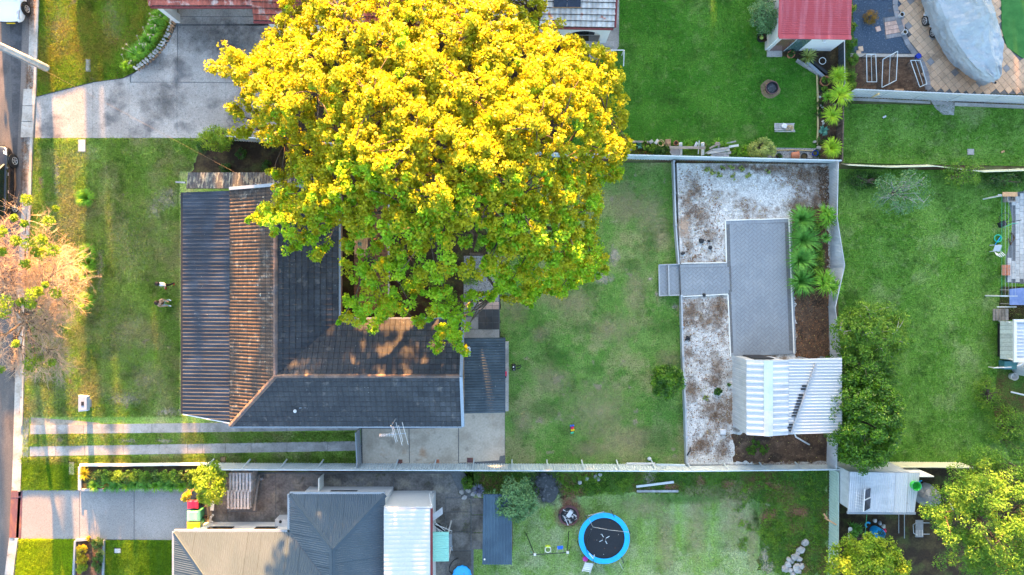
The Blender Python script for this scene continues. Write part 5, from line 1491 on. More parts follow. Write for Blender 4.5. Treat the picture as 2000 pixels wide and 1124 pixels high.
for i in range(6):
    mb = MB(); mb.tube([W(1670 + i % 3, 962 + i * 6, 2.9), W(1688, 968 + i * 5.4, 2.8)], 0.010, 4); mb.build('element', M_white, ga)
mb = MB(); mb.tube([W(1674, 958, 2.9), W(1672, 994, 2.9)], 0.012, 4); mb.build('boom', M_white, ga)
mb = MB(); mb.tube([W(1680, 976, 2.45), W(1680, 976, 2.88)], 0.015, 5); mb.build('mast', M_white, ga)

# --- porch and deck at the east edge
eh = thing('house', 'eastern house edge with white framed porch roof and grey deck', 'house', W(2000, 665))
ER = [W(1986, 703, 2.6), W(1986, 629, 2.6), W(2070, 629, 2.9), W(2070, 703, 2.9)]
eroof = slab_roof('porch_roof', [[p - V3((0, 0, 0.05)) for p in ER]], M_white, eh, 0.05)
sheet_face(eroof, ER, M_tin_zinc, 0.2, 0.03, 'rib', 0.8)
for a, b in ((W(1983, 707, 2.65), W(1983, 625, 2.65)), (W(1980, 627, 2.65), W(2070, 627, 2.9)), (W(1980, 705, 2.65), W(2070, 705, 2.9))):
    mb = MB(); mb.bar(a, b, 0.16, 0.12); mb.build('fascia', M_white, eroof)
mb = MB(); mb.box(W(2010, 665, 0.3), (3.4, 2.0, 0.55)); mb.build('deck_base', M_dark, eh)
for i in range(9):
    a = W(1954, 632 + i * 8.2, 0.62); b = W(2040, 632 + i * 8.2, 0.62)
    mb = MB(); mb.bar(a, b, 0.24, 0.03); mb.build('deck_board', mat('green_grey_deck', (0.30, 0.34, 0.29), rough=0.85, fine=0.15, rnd=0.15), eh)
for i in range(5):
    mb = MB(); mb.box(W(1943 + i * 6, 615, 0.06 + i * 0.1), (0.17, 0.72, 0.06)); mb.build('step', M_wood, eh)
for p in (W(1952, 628, 0), W(1957, 700, 0)):
    mb = MB(); mb.bar(V3((p.x, p.y, 0)), V3((p.x, p.y, 0.9)), 0.07, 0.07); mb.build('deck_post', M_offwhite, eh)
mb = MB(); mb.bar(W(1948, 600, 0.8), W(1986, 600, 0.8), 0.05, 0.05); mb.build('handrail', M_offwhite, eh)
walls('wall', [(32.6, 1), (32.6, -8), (38, -8), (38, 1)], 0, 2.6, M_offwhite, eh)

# ------------------------------------------------------------------ fences and garden walls
fence('steel_fence', 'long corrugated steel boundary fence south of the dark roofed house', [(418, 905), (703, 906), (1000, 907), (1340, 908), (1617, 905)], 1.55, M_fence, pitch=0.16, amp=0.04, post=0.07, brace=0.25)
fence('steel_fence', 'pale blue steel fence north of the back lawn and terrace', [(445, 275), (700, 292), (1000, 306), (1318, 314), (1500, 319), (1622, 322)], 1.45, M_fence, pitch=0.16, amp=0.04, post=0.07, brace=0.25)
fence('steel_fence', 'buckled corrugated steel fence behind the terrace cycads', [(1619, 322), (1620, 430), (1622, 520), (1618, 600), (1621, 690), (1614, 905)], 1.25, M_tin_zinc, pitch=0.09, amp=0.02, z=TZ, leans=[(0, 0, 0), (-0.1, 0, 0), (0.28, 0, 0), (-0.15, 0, 0), (0.1, 0, 0), (0.05, 0, 0)], post=0.05)
fence('steel_fence', 'white steel fence along the tiled boat patio', [(1647, 189), (1850, 198), (2070, 206)], 1.6, M_tin_white, pitch=0.19, amp=0.035, kind='rib', post=0.06)
flat('fence_plinth', [(1650, 190), (1818, 198), (1818, 202), (1650, 195)], M_concrete, 0.12, 0.12)
flat('fence_plinth', [(1866, 200), (2070, 208), (2070, 214), (1866, 206)], M_concrete, 0.16, 0.16)
fence('paling_fence', 'low cream fence leaning between the two eastern lawns', [(1645, 320), (1725, 324), (1810, 322), (1905, 333), (2070, 327)], 0.95, M_tin_cream, pitch=0.2, amp=0.01, leans=[(0, -0.25, 0)] * 5, post=0.06)
fence('steel_fence', 'short white topped fence beside the red roofed outbuilding', [(1637, 88), (1638, 174)], 0.85, mat('dark_grey_fence', (0.06, 0.075, 0.09), rough=0.6), pitch=0.2, amp=0.02, post=0.05, post_mat=M_white)
fence('brush_fence', 'brown brushwood fence between the yuccas and the eastern lawn', [(1634, 192), (1634, 250), (1632, 320)], 0.9, mat('brush_brown', (0.12, 0.085, 0.07), [ly((0.2, 0.16, 0.14), 5, 0.45, 0.6, st=(4, 4, 0.3))], rough=0.95, fine=0.35), pitch=0.06, amp=0.03, post=0.08, post_mat=M_bark)
fence('steel_fence', 'pale green steel fence east of the trampoline lawn', [(1620, 914), (1619, 1040), (1616, 1180)], 1.25, M_tin_green, pitch=0.17, amp=0.025, kind='rib', post=0.06, post_mat=M_tin_green)
fence('steel_fence', 'short cream steel fence behind the pale shed', [(1638, 904), (1760, 903), (1875, 904)], 1.25, M_tin_cream, pitch=0.15, amp=0.025, post=0.05)
fence('side_gate', 'grey metal side gate between the drive and concrete yard', [(703, 838), (706, 905)], 1.25, M_gutter, span=1.1, pitch=0.12, amp=0.02, post=0.07, cat='gate')
fence('timber_gate', 'pale timber gate beside the slate blue house', [(632, 927), (632, 960)], 1.1, M_offwhite, span=1.2, pitch=0.12, amp=0.02, post=0.08, cat='gate')

rw = thing('retaining_wall', 'low grey retaining wall between back lawn and gravel terrace', 'wall', W(1325, 600))
RW = [(1316, 316), (1320, 440), (1326, 517), (1331, 578), (1334, 700), (1339, 800), (1342, 908)]
for i in range(len(RW) - 1):
    if i == 2: continue
    a, b = W(*RW[i], TZ), W(*RW[i + 1], TZ)
    n = max(1, round((b - a).length / 2.0))
    for k in range(n):
        p, q = a.lerp(b, k / n), a.lerp(b, (k + 1) / n)
        d = (q - p).normalized() * 0.01
        for zz, hh in ((0.13, 0.24), (0.38, 0.24)):
            mb = MB(); mb.bar(V3((p.x, p.y, zz)) + d, V3((q.x, q.y, zz)) - d, 0.09, hh); mb.build('sleeper', M_sleeper, rw)
        mb = MB(); mb.box((p.x, p.y, 0.28), (0.13, 0.11, 0.56)); mb.build('post', M_steel, rw)

gw = thing('garden_wall', 'pale concrete garden edging around the planted bed by the drive', 'wall', W(250, 910))
for a, b in (((155, 909), (237, 909)), ((237, 909), (320, 908)), ((320, 908), (415, 907)), ((155, 912), (155, 958)), ((155, 958), (262, 958)), ((262, 958), (372, 958))):
    p, q = W(*a, 0.2), W(*b, 0.2)
    d = (q - p).normalized() * 0.012
    mb = MB(); mb.bar(V3((p.x, p.y, 0.12)) + d, V3((q.x, q.y, 0.12)) - d, 0.14, 0.26 if a[1] < 950 else 0.14); mb.build('edging_block', M_offwhite if a[1] < 950 else M_stone_grey, gw)
gw = thing('garden_wall', 'grey timber edging around the strip of yellow shrubs', 'wall', W(175, 1090))
for a, b in (((147, 1057), (141, 1180)), ((148, 1056), (172, 1054)), ((202, 1056), (201, 1180))):
    p, q = W(*a, 0.1), W(*b, 0.1)
    mb = MB(); mb.bar(V3((p.x, p.y, 0.08)), V3((q.x, q.y, 0.08)), 0.12, 0.2); mb.build('edging_board', M_gutter, gw)

# ------------------------------------------------------------------ herringbone paving on the terrace
PZ = TZ + 0.05
pav = flat('paved_terrace', [(1418, 432), (1540, 428), (1550, 692), (1426, 697)], M_joint, TZ + 0.03, 0.05)
ppath = flat('paved_path', [(1327, 517), (1419, 515), (1421, 573), (1330, 578)], M_joint, TZ + 0.034, 0.05)
def paver_mesh(L, w, m_):
    bm = bmesh.new(); bmesh.ops.create_cube(bm, size=1.0)
    for v in bm.verts: v.co = ((v.co.x + 0.5) * L, (v.co.y + 0.5) * w, v.co.z * 0.05)
    me = bpy.data.meshes.new('paver'); bm.to_mesh(me); bm.free(); me.materials.append(m_)
    return me
pu = 0.175
def herring(parent, region, budget, z, ang=R(45), seed=0):
    poly = [(p.x, p.y) for p in PX(region, z)]
    if poly_area2(poly) < 0: poly = poly[::-1]
    ca, sa = math.cos(ang), math.sin(ang)
    o = V3((poly[0][0], poly[0][1], z))
    gp = 0.015
    meH = paver_mesh(2 * pu - gp, pu - gp, M_paver); meV = paver_mesh(pu - gp, 2 * pu - gp, M_paver)
    bm = bmesh.new(); n = 0
    for i in range(-70, 71):
        for j in range(-70, 71):
            k = (i - j) % 4
            if k == 0: sx, sy = 2, 1
            elif k == 3: sx, sy = 1, 2
            else: continue
            cs_ = [((i + a) * pu, (j + b) * pu) for a, b in ((0, 0), (sx, 0), (sx, sy), (0, sy))]
            ws = [(o.x + x * ca - y * sa, o.y + x * sa + y * ca) for x, y in cs_]
            s = side_of(poly, ws)
            if s == -1: continue
            dz = rng.uniform(-0.003, 0.003)
            if s == 1 and n < budget:
                piece('paver', meH if sx == 2 else meV, parent, Matrix.Translation((ws[0][0], ws[0][1], z + dz - 0.025)) @ Matrix.Rotation(ang, 4, 'Z')); n += 1
            else:
                x0_, y0_ = cs_[0]; x1_, y1_ = cs_[2]
                vv = []
                for zz in (z - 0.05, z + dz):
                    for x, y in ((x0_, y0_), (x1_ - gp, y0_), (x1_ - gp, y1_ - gp), (x0_, y1_ - gp)):
                        vv.append(bm.verts.new((o.x + x * ca - y * sa, o.y + x * sa + y * ca, zz)))
                for f in ((4, 5, 6, 7), (0, 1, 5, 4), (1, 2, 6, 5), (2, 3, 7, 6), (3, 0, 4, 7)): bm.faces.new([vv[q] for q in f])
    clip_bm(bm, poly)
    me = bpy.data.meshes.new('paver_field'); bm.to_mesh(me); bm.free(); me.materials.append(M_paver)
    ob = piece('paver_field', me, parent, Matrix.Identity(4)); ob['kind'] = 'stuff'
herring(pav, [(1426, 438), (1533, 436), (1542, 686), (1433, 690)], 200, PZ)
herring(ppath, [(1329, 524), (1424, 522), (1426, 567), (1331, 571)], 100, PZ + 0.004)
def soldier(parent, a, b, z, w=0.2, step=0.105):
    a, b = W(*a, z), W(*b, z)
    L = (b - a).length; n = int(L / step); u = (b - a).normalized()
    me = paver_mesh(step - 0.010, w, M_paver)
    ang = math.atan2(u.y, u.x)
    for k in range(n):
        p = a + u * (k * L / n)
        piece('border_paver', me, parent, Matrix.Translation((p.x, p.y, z - 0.025)) @ Matrix.Rotation(ang, 4, 'Z'))
soldier(pav, (1419, 438.5), (1540, 434.5), PZ, 0.2)
soldier(pav, (1425.5, 440), (1427.5, 520), PZ, 0.2, 0.2)
soldier(pav, (1428, 571), (1433, 692), PZ, 0.2, 0.2)
soldier(pav, (1540, 437), (1549, 690), PZ, 0.2, 0.2)
soldier(pav, (1427, 696.5), (1549, 692), PZ, 0.2)
soldier(ppath, (1329, 523.5), (1421, 521.5), PZ, 0.2)
soldier(ppath, (1331, 577.5), (1424, 573.5), PZ, 0.2)
# pale kerb round the paving
for a, b in (((1417, 431), (1541, 427)), ((1417, 432), (1419, 514)), ((1330, 514.5), (1419, 513.5)), ((1333, 579.5), (1422, 575)), ((1422, 576), (1427, 697)), ((1541, 428), (1551, 692))):
    mb = MB(); mb.bar(W(*a, TZ + 0.03), W(*b, TZ + 0.03), 0.06, 0.09); mb.build('edging', M_offwhite, pav)
# steps down to the lawn
stp = thing('steps', 'two paved steps from the back lawn up to the terrace path', 'steps', W(1306, 548))
for i, (xa_, xb_, zt) in enumerate(((1287, 1306, 0.16), (1306, 1327, 0.31))):
    q = [W(xa_, 518 - i * 0.6, zt), W(xb_, 517 - i * 0.6, zt), W(xb_ + 1, 577 - i * 0.5, zt), W(xa_ + 1, 578 - i * 0.5, zt)]
    mb = MB(); mb.prism([V3((p.x, p.y, 0)) for p in q], zt - 0.02); st_ = mb.build('step', M_joint, stp)
    poly = [(p.x, p.y) for p in q]
    if poly_area2(poly) < 0: poly = poly[::-1]
    bm = bmesh.new()
    for a in range(-30, 31):
        for b in range(-30, 31):
            k = (a - b) % 4
            if k == 0: sx, sy = 2, 1
            elif k == 3: sx, sy = 1, 2
            else: continue
            cs_ = [((a + p_) * pu, (b + q_) * pu) for p_, q_ in ((0, 0), (sx - .06, 0), (sx - .06, sy - .06), (0, sy - .06))]
            ws = [(q[0].x + (x - y) * 0.7071, q[0].y + (x + y) * 0.7071) for x, y in cs_]
            s = side_of(poly, ws)
            if s == -1: continue
            if s == 1:
                mb = MB(); mb.prism([V3((x, y, zt - 0.025)) for x, y in ws], 0.03); mb.build('paver', M_paver, st_)
            else:
                f = bm.faces.new([bm.verts.new((x, y, zt + 0.002)) for x, y in ws])
    clip_bm(bm, poly)
    me = bpy.data.meshes.new('cut_paver'); bm.to_mesh(me); bm.free(); me.materials.append(M_paver)
    ob = piece('cut_paver', me, st_, Matrix.Translation(-wloc(st_))); ob['kind'] = 'stuff'
    for a, b in ((q[0], q[3]), (q[0], q[1]), (q[3], q[2])):
        mb = MB(); mb.bar(a + V3((0, 0, 0.01)), b + V3((0, 0, 0.01)), 0.06, 0.07); mb.build('edge_trim', M_sleeper, stp)

# ------------------------------------------------------------------ unseen tree belt added north of these yards, shaped to cast their shade
def belt():
    r = np.random.RandomState(5)
    cs_ = []; rad = []
    tr = MB()
    def one(x, y, hgt, w):
        n = int(40 + w * 16)
        p = r.normal(size=(n, 3)); p /= np.linalg.norm(p, axis=1, keepdims=True); p *= r.uniform(0.35, 1, size=(n, 1))
        cs_.append(p * np.array([w, w * 0.9, hgt * 0.42]) + np.array([x, y, hgt * 0.58])); rad.append(np.full(n, 0.36 * w + 0.06))
        tr.tube([V3((x, y, 0)), V3((x + 0.1, y, hgt * 0.4)), V3((x, y, hgt * 0.8))], [0.28, 0.22, 0.08], 7)
    def row(a, b, h0, h1, w, step):
        x = a
        while x <= b:
            one(x, 44 + r.uniform(-2, 2), r.uniform(h0, h1), w * r.uniform(0.9, 1.1)); x += step
    row(-2.5, 15, 12.0, 13.2, 2.6, 2.5)
    row(17, 48, 13.0, 13.9, 2.6, 2.5)
    row(-10.8, -5.0, 8.3, 9.3, 1.2, 1.45)
    row(-15.4, -12.6, 11.2, 11.8, 1.3, 1.4)
    row(-22.0, -17.4, 7.6, 8.4, 1.0, 1.15)
    row(-25.6, -23.2, 9.2, 9.9, 0.9, 1.0)
    for xx, w, h_ in ((-27.4, 0.42, 9.6), (-30.2, 0.2, 8.7), (-31.75, 0.3, 8.2), (-34.4, 0.5, 10.5), (-36.0, 0.7, 10), (-37.4, 1.0, 10), (-40, 1.2, 10), (-43, 1.4, 10), (-20.6, 0.3, 9.4), (-18.4, 0.35, 9.6)):
        one(xx, 44 + r.uniform(-1, 1), h_, w)
    c = np.concatenate(cs_); rd = np.concatenate(rad)
    pts = clump_points(c, rd, 40, 3, 0.9)
    v, f = leaf_arrays(pts, 0.55, 0.1, 4, 0.8)
    o = thing('shade_caster_belt', 'unseen belt of trees beyond the northern houses, added to cast the shade', 'trees', V3((15, 44, 0)))
    o['kind'] = 'stuff'
    a = np_mesh('crown', v, f, M_leaf_mid, o); a['kind'] = 'stuff'
    b = tr.build('trunk', M_bark, o); b['kind'] = 'stuff'
belt()

# ------------------------------------------------------------------ trees
def golden_tree():
    out = [(398, 130), (425, 118), (448, 92), (490, 108), (520, 62), (540, 20), (560, -60), (700, -110), (900, -110), (1030, -80), (1078, 0), (1062, 30), (1105, 42), (1120, 72), (1165, 80), (1190, 108), (1222, 128), (1216, 165), (1232, 200), (1224, 240), (1236, 275), (1226, 322), (1196, 332),
           (1170, 352), (1180, 402), (1168, 440), (1188, 505), (1172, 548), (1130, 560), (1098, 580), (1060, 574), (1030, 592), (975, 588), (955, 605), (935, 600), (920, 640), (905, 690), (878, 672), (850, 690), (846, 640), (800, 640), (778, 608), (752, 618), (728, 648), (700, 640), (652, 622), (664, 575), (690, 560), (660, 520), (650, 470),
           (622, 505), (590, 470), (545, 485), (520, 455), (480, 432), (500, 402), (530, 395), (520, 372), (565, 340), (545, 310), (570, 288), (520, 282), (470, 258), (480, 225), (452, 205), (470, 178), (440, 140)]
    r = np.random.RandomState(3)
    P = np.array(out, dtype=float)
    cx, cy = 860.0, 285.0
    n = 24000
    x = r.uniform(395, 1240, n); y = r.uniform(-115, 695, n)
    k = in_poly(x, y, out)
    x, y = x[k], y[k]
    # distance to the outline
    d = np.full(len(x), 1e9)
    for i in range(len(P)):
        a = P[i]; b = P[(i + 1) % len(P)]
        ab = b - a
        t = np.clip(((x - a[0]) * ab[0] + (y - a[1]) * ab[1]) / (ab @ ab), 0, 1)
        d = np.minimum(d, np.hypot(x - a[0] - t * ab[0], y - a[1] - t * ab[1]))
    dn = np.clip(d / 230.0, 0, 1)
    zt = 6.3 + 6.6 * np.sqrt(1 - (1 - dn) ** 2)
    zt -= np.clip((330 - y) / 330, 0, 1.2) * 1.9
    p3 = np.column_stack([x / 32, y / 32, zt * 0.6])
    lump = noise3(p3, 0.62, 8)
    zt += lump * 0.75
    depth = np.where(r.uniform(size=len(x)) < 0.62, r.uniform(0, 0.7, len(x)), r.uniform(0.7, 3.6, len(x)))
    z = np.maximum(zt - depth, np.where(y < 430, 5.9, 4.5))
    z = np.where((y > 470) & (z > 6.5), z - 0.6, z)
    gate = (noise3(np.column_stack([x / 32, y / 32, z]), 1.15, 21) > -0.50) & (noise3(np.column_stack([x / 32, y / 32, z]), 2.6, 27) > -0.55) & (d > 5)
    # thinner lower part to the south-west
    thin = (y > 440) & (x < 960) & (noise3(np.column_stack([x / 32, y / 32, z]), 1.6, 33) < 0.05)
    gate &= ~thin
    x, y, z = x[gate], y[gate], z[gate]
    m = 3900
    x, y, z = x[:m], y[:m], z[:m]
    # sprays reaching out past the crown
    sx, sy, sz = [], [], []
    for a, b, zz in (((480, 150), (404, 131), 7.5), (((470, 120)), (442, 94), 7.8), ((560, 400), (486, 432), 6.0), ((560, 440), (508, 410), 6.2), ((880, 630), (905, 686), 5.0), ((860, 640), (848, 690), 5.0), ((720, 600), (655, 628), 5.0), ((760, 600), (728, 645), 5.0), ((1130, 520), (1186, 528), 6.4), ((1190, 290), (1233, 285), 7.0), ((1180, 350), (1216, 398 - 60), 6.6), ((600, 470), (560, 490), 6.0), ((640, 480), (612, 505), 6.0), ((470, 230), (452, 206), 7.4), ((490, 262), (460, 262), 7.2), ((1040, 560), (1035, 594), 6.0), ((560, 345), (528, 340), 6.4), ((1160, 100), (1198, 112), 8.0)):
        for q in range(9):
            t_ = q / 8.0
            sx.append(a[0] + (b[0] - a[0]) * t_ + r.uniform(-6, 6)); sy.append(a[1] + (b[1] - a[1]) * t_ + r.uniform(-6, 6)); sz.append(zz + r.uniform(-0.3, 0.3))
    x, y, z = np.append(x, sx), np.append(y, sy), np.append(z, sz)
    c = np.array([tuple(W(a, b, h)) for a, b, h in zip(x, y, z)])
    rad = r.uniform(0.14, 0.40, len(c))
    t = thing('shade_tree', 'huge golden leaved shade tree spreading over both house roofs', 'tree', W(905, 420, 0))
    base = W(905, 420, 0)
    mb = MB()
    fork = base + V3((-0.3, 0.5, 2.6))
    mb.tube([base - V3((0, 0, 0.2)), base + V3((0, 0, 0.3)), base + V3((-0.1, 0.2, 1.4)), fork], [0.75, 0.52, 0.46, 0.44], 12)
    rr = random.Random(4)
    idx = rr.sample(range(len(c)), 34)
    nodes = []
    for i in idx:
        nodes += limb(mb, fork, c[i] - np.array([0, 0, 0.3]), 0.20, 0.035, 0.25, 8, 6, 0.22, rr)
    na = np.array([tuple(p) for p in nodes])
    for i in rr.sample(range(len(c)), 420):
        j = int(np.argmin(np.linalg.norm(na - c[i], axis=1)))
        limb(mb, na[j], c[i] + np.array([0, 0, 0.15]), 0.045, 0.012, 0.1, 3, 4, 0.3, rr)
    mb.build('trunk', M_bark, t, smooth=True)
    pts = clump_points(c, rad, 62, 6, 0.8)
    cen = np.array([c[:, 0].mean(), c[:, 1].mean(), 5.0])
    o = pts - cen; o /= np.linalg.norm(o, axis=1, keepdims=True)
    v, f = leaf_arrays(pts, 0.15, 0.15, 9, 0.75, o * 0.3)
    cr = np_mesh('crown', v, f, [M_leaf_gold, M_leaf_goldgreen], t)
    # sunlit north gold, shaded south green: light and shade put into leaf colour
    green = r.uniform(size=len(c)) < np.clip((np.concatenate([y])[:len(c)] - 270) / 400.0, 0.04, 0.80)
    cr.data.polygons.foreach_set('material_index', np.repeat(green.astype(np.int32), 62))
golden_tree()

def pale_tree():
    """half bare street tree: pale twigs with a few leafy tufts"""
    base = W(62, 668, 0)
    t = thing('street_tree', 'half bare pale twigged street tree with lime leaf tufts', 'tree', base)
    rr = random.Random(12)
    mb = MB(); tw_ = MB()
    tips = []
    def grow(p, d, L, r0, lvl):
        d = d.normalized()
        q = p + d * L * 0.5 + V3((rr.uniform(-1, 1), rr.uniform(-1, 1), rr.uniform(-1, 1))) * L * 0.06
        e = q + (d + V3((rr.uniform(-1, 1), rr.uniform(-1, 1), rr.uniform(-.4, .6))) * 0.25).normalized() * L * 0.5
        (mb if lvl < 3 else tw_).tube([p, q, e], [r0, r0 * 0.85, r0 * 0.65], 6 if lvl < 2 else (4 if lvl < 3 else 3), cap=False)
        if lvl >= 5:
            tips.append(e); return
        k = (4, 4, 4, 5, 4)[lvl]
        for i in range(k):
            s = p.lerp(e, rr.uniform(0.45, 1.0)) if lvl else e
            nd = (d + V3((rr.gauss(0, 1), rr.gauss(0, 1), rr.gauss(0, 0.55))) * (0.85 if lvl < 2 else 0.75))
            nd.z = max(nd.z, -0.15)
            grow(s, nd, L * rr.uniform(0.58, 0.82), r0 * 0.56, lvl + 1)
    top = W(48, 628, 1.6)
    mb.tube([base - V3((0, 0, 0.1)), base + V3((0, 0, 0.1)), base.lerp(top, 0.6), top], [0.2, 0.15, 0.12, 0.11], 8)
    for (px, py, z) in ((20, 560, 5.0), (90, 560, 4.0), (115, 470, 4.6), (60, 450, 5.5), (-40, 480, 6.0), (-60, 600, 5.0), (120, 620, 3.6), (60, 700, 4.0), (110, 540, 5.2), (0, 660, 4.6), (125, 520, 4.2), (135, 570, 3.8), (100, 640, 3.6), (10, 520, 5.6), (105, 690, 3.2), (30, 480, 5.2)):
        e = W(px - 12, py, z - 0.7)
        mid = top.lerp(e, 0.5) + V3((rr.uniform(-.3, .3), rr.uniform(-.3, .3), 0.3))
        mb.tube([top, mid, e.lerp(mid, 0.4)], [0.075, 0.05, 0.035], 6)
        for q in range(9):
            s = mid.lerp(e, rr.uniform(-0.4, 1.0))
            d = (e - mid).normalized() + V3((rr.gauss(0, 1), rr.gauss(0, 1), rr.gauss(0, 0.4))) * 0.6
            grow(s, d, 1.12, 0.024, 2)
    mb.build('trunk', M_bark, t, smooth=True)
    tw_.build('twigs', M_bark_pale, t)['kind'] = 'stuff'
    tufts = [(50, 390, 9), (26, 426, 6), (95, 431, 9), (46, 437, 6), (55, 475, 13), (30, 470, 8), (80, 470, 9), (85, 495, 13), (70, 492, 8), (104, 488, 10), (2, 452, 9), (108, 408, 5), (48, 516, 8), (60, 575, 11), (75, 570, 8), (108, 573, 9), (60, 595, 8), (10, 590, 12), (5, 610, 11), (40, 590, 7), (88, 556, 5), (60, 712, 12), (55, 725, 9), (76, 700, 8), (100, 708, 7), (4, 492, 7), (30, 672, 6), (2, 722, 6)]
    c = np.array([tuple(W(x, y, 5.4 + rr.uniform(-0.5, 0.5) - (2.6 if y > 690 else 0))) for x, y, _ in tufts])
    rad = np.array([q / 32.0 * 1.15 for _, _, q in tufts])
    pts = clump_points(c, rad, 150, 4, 0.8)
    v, f = leaf_arrays(pts, 0.15, 0.3, 5, 0.5)
    np_mesh('crown', v, f, M_leaf_lime, t)
pale_tree()

def tree_px(name, label, cx, cy, rx, ry, ztop, zc, m_leaf, n, per, leaf, seed, cat='tree', bark=None, base=None, trunk_r=0.14, n_limb=10, shell=0.55, rad=None, gap=0.0, up=0.4, aspect=0.6):
    c = W(cx, cy, zc)
    k = (CAM_H - zc) / (CAM_H * PXM)
    cc = ball_centres((c.x, c.y, zc), rx * k, ry * k, ztop - zc, n, seed, shell, gap)
    b = base if base is not None else V3((c.x, c.y, 0))
    rd = np.full(len(cc), rad or min(rx, ry) * k * 0.25)
    return tree(name, label, b, cc, rd, per, leaf, m_leaf, bark or M_bark, trunk_r, max(0.3, zc * 0.35), seed, cat, None, n_limb, up, aspect)

tree_px('shade_tree', 'large feathery green tree overhanging the pale zinc shed corner', 1955, 1018, 142, 142, 6.9, 4.6, M_leaf_feather, 330, 150, 0.13, 31, rad=0.48, trunk_r=0.3, n_limb=16, shell=0.5, aspect=0.35, up=0.15)
tree_px('fruit_tree', 'dense yellow green tree below the pale zinc shed', 1696, 1106, 76, 62, 3.8, 2.5, M_leaf_lime, 130, 100, 0.13, 32, rad=0.38, n_limb=12)
tree_px('shade_tree', 'dense dark green tree behind the white carport', 1690, 818, 74, 100, 4.4, 2.7, M_leaf_glossy, 300, 110, 0.12, 33, rad=0.36, n_limb=14, up=0.15)
tree_px('shade_tree', 'scruffy light green tree with bare grey twigs above the dark tree', 1708, 655, 76, 66, 3.7, 2.3, M_leaf_mid, 170, 85, 0.12, 34, rad=0.40, bark=M_bark_grey, n_limb=18, gap=0.35)
tree_px('fruit_tree', 'grey twigged olive tree on the eastern lawn by the cream fence', 1764, 376, 58, 44, 3.0, 1.9, M_leaf_grey, 80, 36, 0.10, 35, rad=0.34, bark=M_bark_grey, n_limb=22, trunk_r=0.12)
tree_px('shrub', 'loose yellow green shrub leaning over the cream fence', 1884, 340, 38, 28, 2.0, 1.2, M_leaf_mid, 40, 46, 0.09, 36, cat='shrub', rad=0.28)
tree_px('citrus_tree', 'round glossy citrus tree on the back lawn by the terrace', 1303, 746, 31, 31, 1.9, 1.1, M_leaf_glossy, 150, 100, 0.10, 37, rad=0.25, trunk_r=0.07)
tree_px('shade_tree', 'dense blue green bush overhanging the navy shed', 1004, 975, 42, 42, 2.9, 1.9, M_leaf_grey, 75, 80, 0.13, 38, rad=0.33, n_limb=12)
tree_px('small_tree', 'small bright green tree beside the wheelie bins', 410, 948, 30, 42, 2.6, 1.8, M_leaf_lime, 60, 90, 0.11, 39, rad=0.30, trunk_r=0.06)
tree_px('sapling', 'thin yellow leaved sapling beside the red lidded bin', 362, 968, 10, 11, 2.0, 1.7, M_leaf_yellow, 10, 60, 0.10, 40, rad=0.16, trunk_r=0.03)
tree_px('shrub', 'yellow green bush at the corner of the concrete driveway', 424, 272, 36, 22, 2.2, 1.3, M_leaf_lime, 55, 80, 0.09, 41, cat='shrub', rad=0.3)
tree_px('shrub', 'tall grey green shrub beside the red roofed outbuilding', 1492, 28, 30, 38, 2.4, 1.4, M_leaf_grey, 70, 70, 0.09, 42, cat='shrub', rad=0.3)
tree_px('shrub', 'pale olive shrub near the wood pile', 1488, 291, 27, 20, 1.2, 0.7, M_leaf_olive, 50, 70, 0.08, 43, cat='shrub', rad=0.22)
tree_px('shrub', 'rust coloured ball shrub on the blue gravel', 1700, 34, 14, 14, 0.7, 0.35, M_rustleaf, 26, 70, 0.05, 44, cat='shrub', rad=0.16, trunk_r=0.03)
tree_px('shrub', 'green overgrown bush at the eastern garden edge', 1975, 838, 40, 40, 2.0, 1.0, M_leaf_mid, 60, 60, 0.10, 45, cat='shrub', rad=0.36)
tree_px('shrub', 'dark tangled bush below the eastern water tank', 1930, 770, 24, 34, 1.0, 0.5, M_leaf_mid, 36, 50, 0.09, 46, cat='shrub', rad=0.3)
tree_px('shrub', 'dark green bush in the far corner of the eastern lawn', 1965, 352, 50, 14, 1.0, 0.5, M_leaf_dark, 40, 60, 0.09, 47, cat='shrub', rad=0.3)
tree_px('shrub', 'low dark shrubbery growing below the cream fence', 1690, 352, 44, 14, 0.7, 0.3, M_leaf_dark, 40, 60, 0.08, 48, cat='shrub', rad=0.3)
tree_px('shrub', 'dark green undergrowth between the white carport and trees', 1685, 722, 70, 44, 3.6, 2.0, M_leaf_glossy, 130, 90, 0.09, 49, cat='shrub', rad=0.34)
for i, (x, y) in enumerate(((1662, 20), (1664, 52), (1664, 84), (1666, 116), (1662, 148), (1664, 166))):
    shrub('hedge_plant', 'green hedge plant along the red outbuilding side of the blue gravel', x, y, 0.38, 0.7, M_leaf_mid, 20, 40, 0.07, 60 + i, 'shrub', 'hedge plants beside the blue gravel')

# planted bed by the aggregate driveway
for i in range(11):
    x = 192 + i * 18.5
    shrub('bedding_shrub', 'dark flowering shrub in the concrete edged bed', x, 931 + rng.uniform(-3, 3), 0.46, 0.6, M_leaf_mid if i % 3 else M_leaf_dark, 30, 44, 0.07, 80 + i, 'shrub', 'flowering shrubs in the long bed', z=0.1)
    strap_plant('liriope', 'low strappy green border grass along the driveway edge', x + rng.uniform(-4, 4), 946 + rng.uniform(-2, 2), 0.5, 0.35, M_strap_dark if i % 3 else M_strap, 90, 0.035, 100 + i, 'plant', 'border grasses along the driveway edge', z=0.1)
strap_plant('ornamental_grass', 'bright yellow grass tuft at the corner of the long bed', 170, 924, 0.5, 0.5, M_leaf_yellow, 90, 0.025, 131, z=0.1)
strap_plant('ornamental_grass', 'reddish grass tuft in the long bed', 214, 941, 0.32, 0.35, M_rustleaf, 60, 0.02, 132, z=0.1)
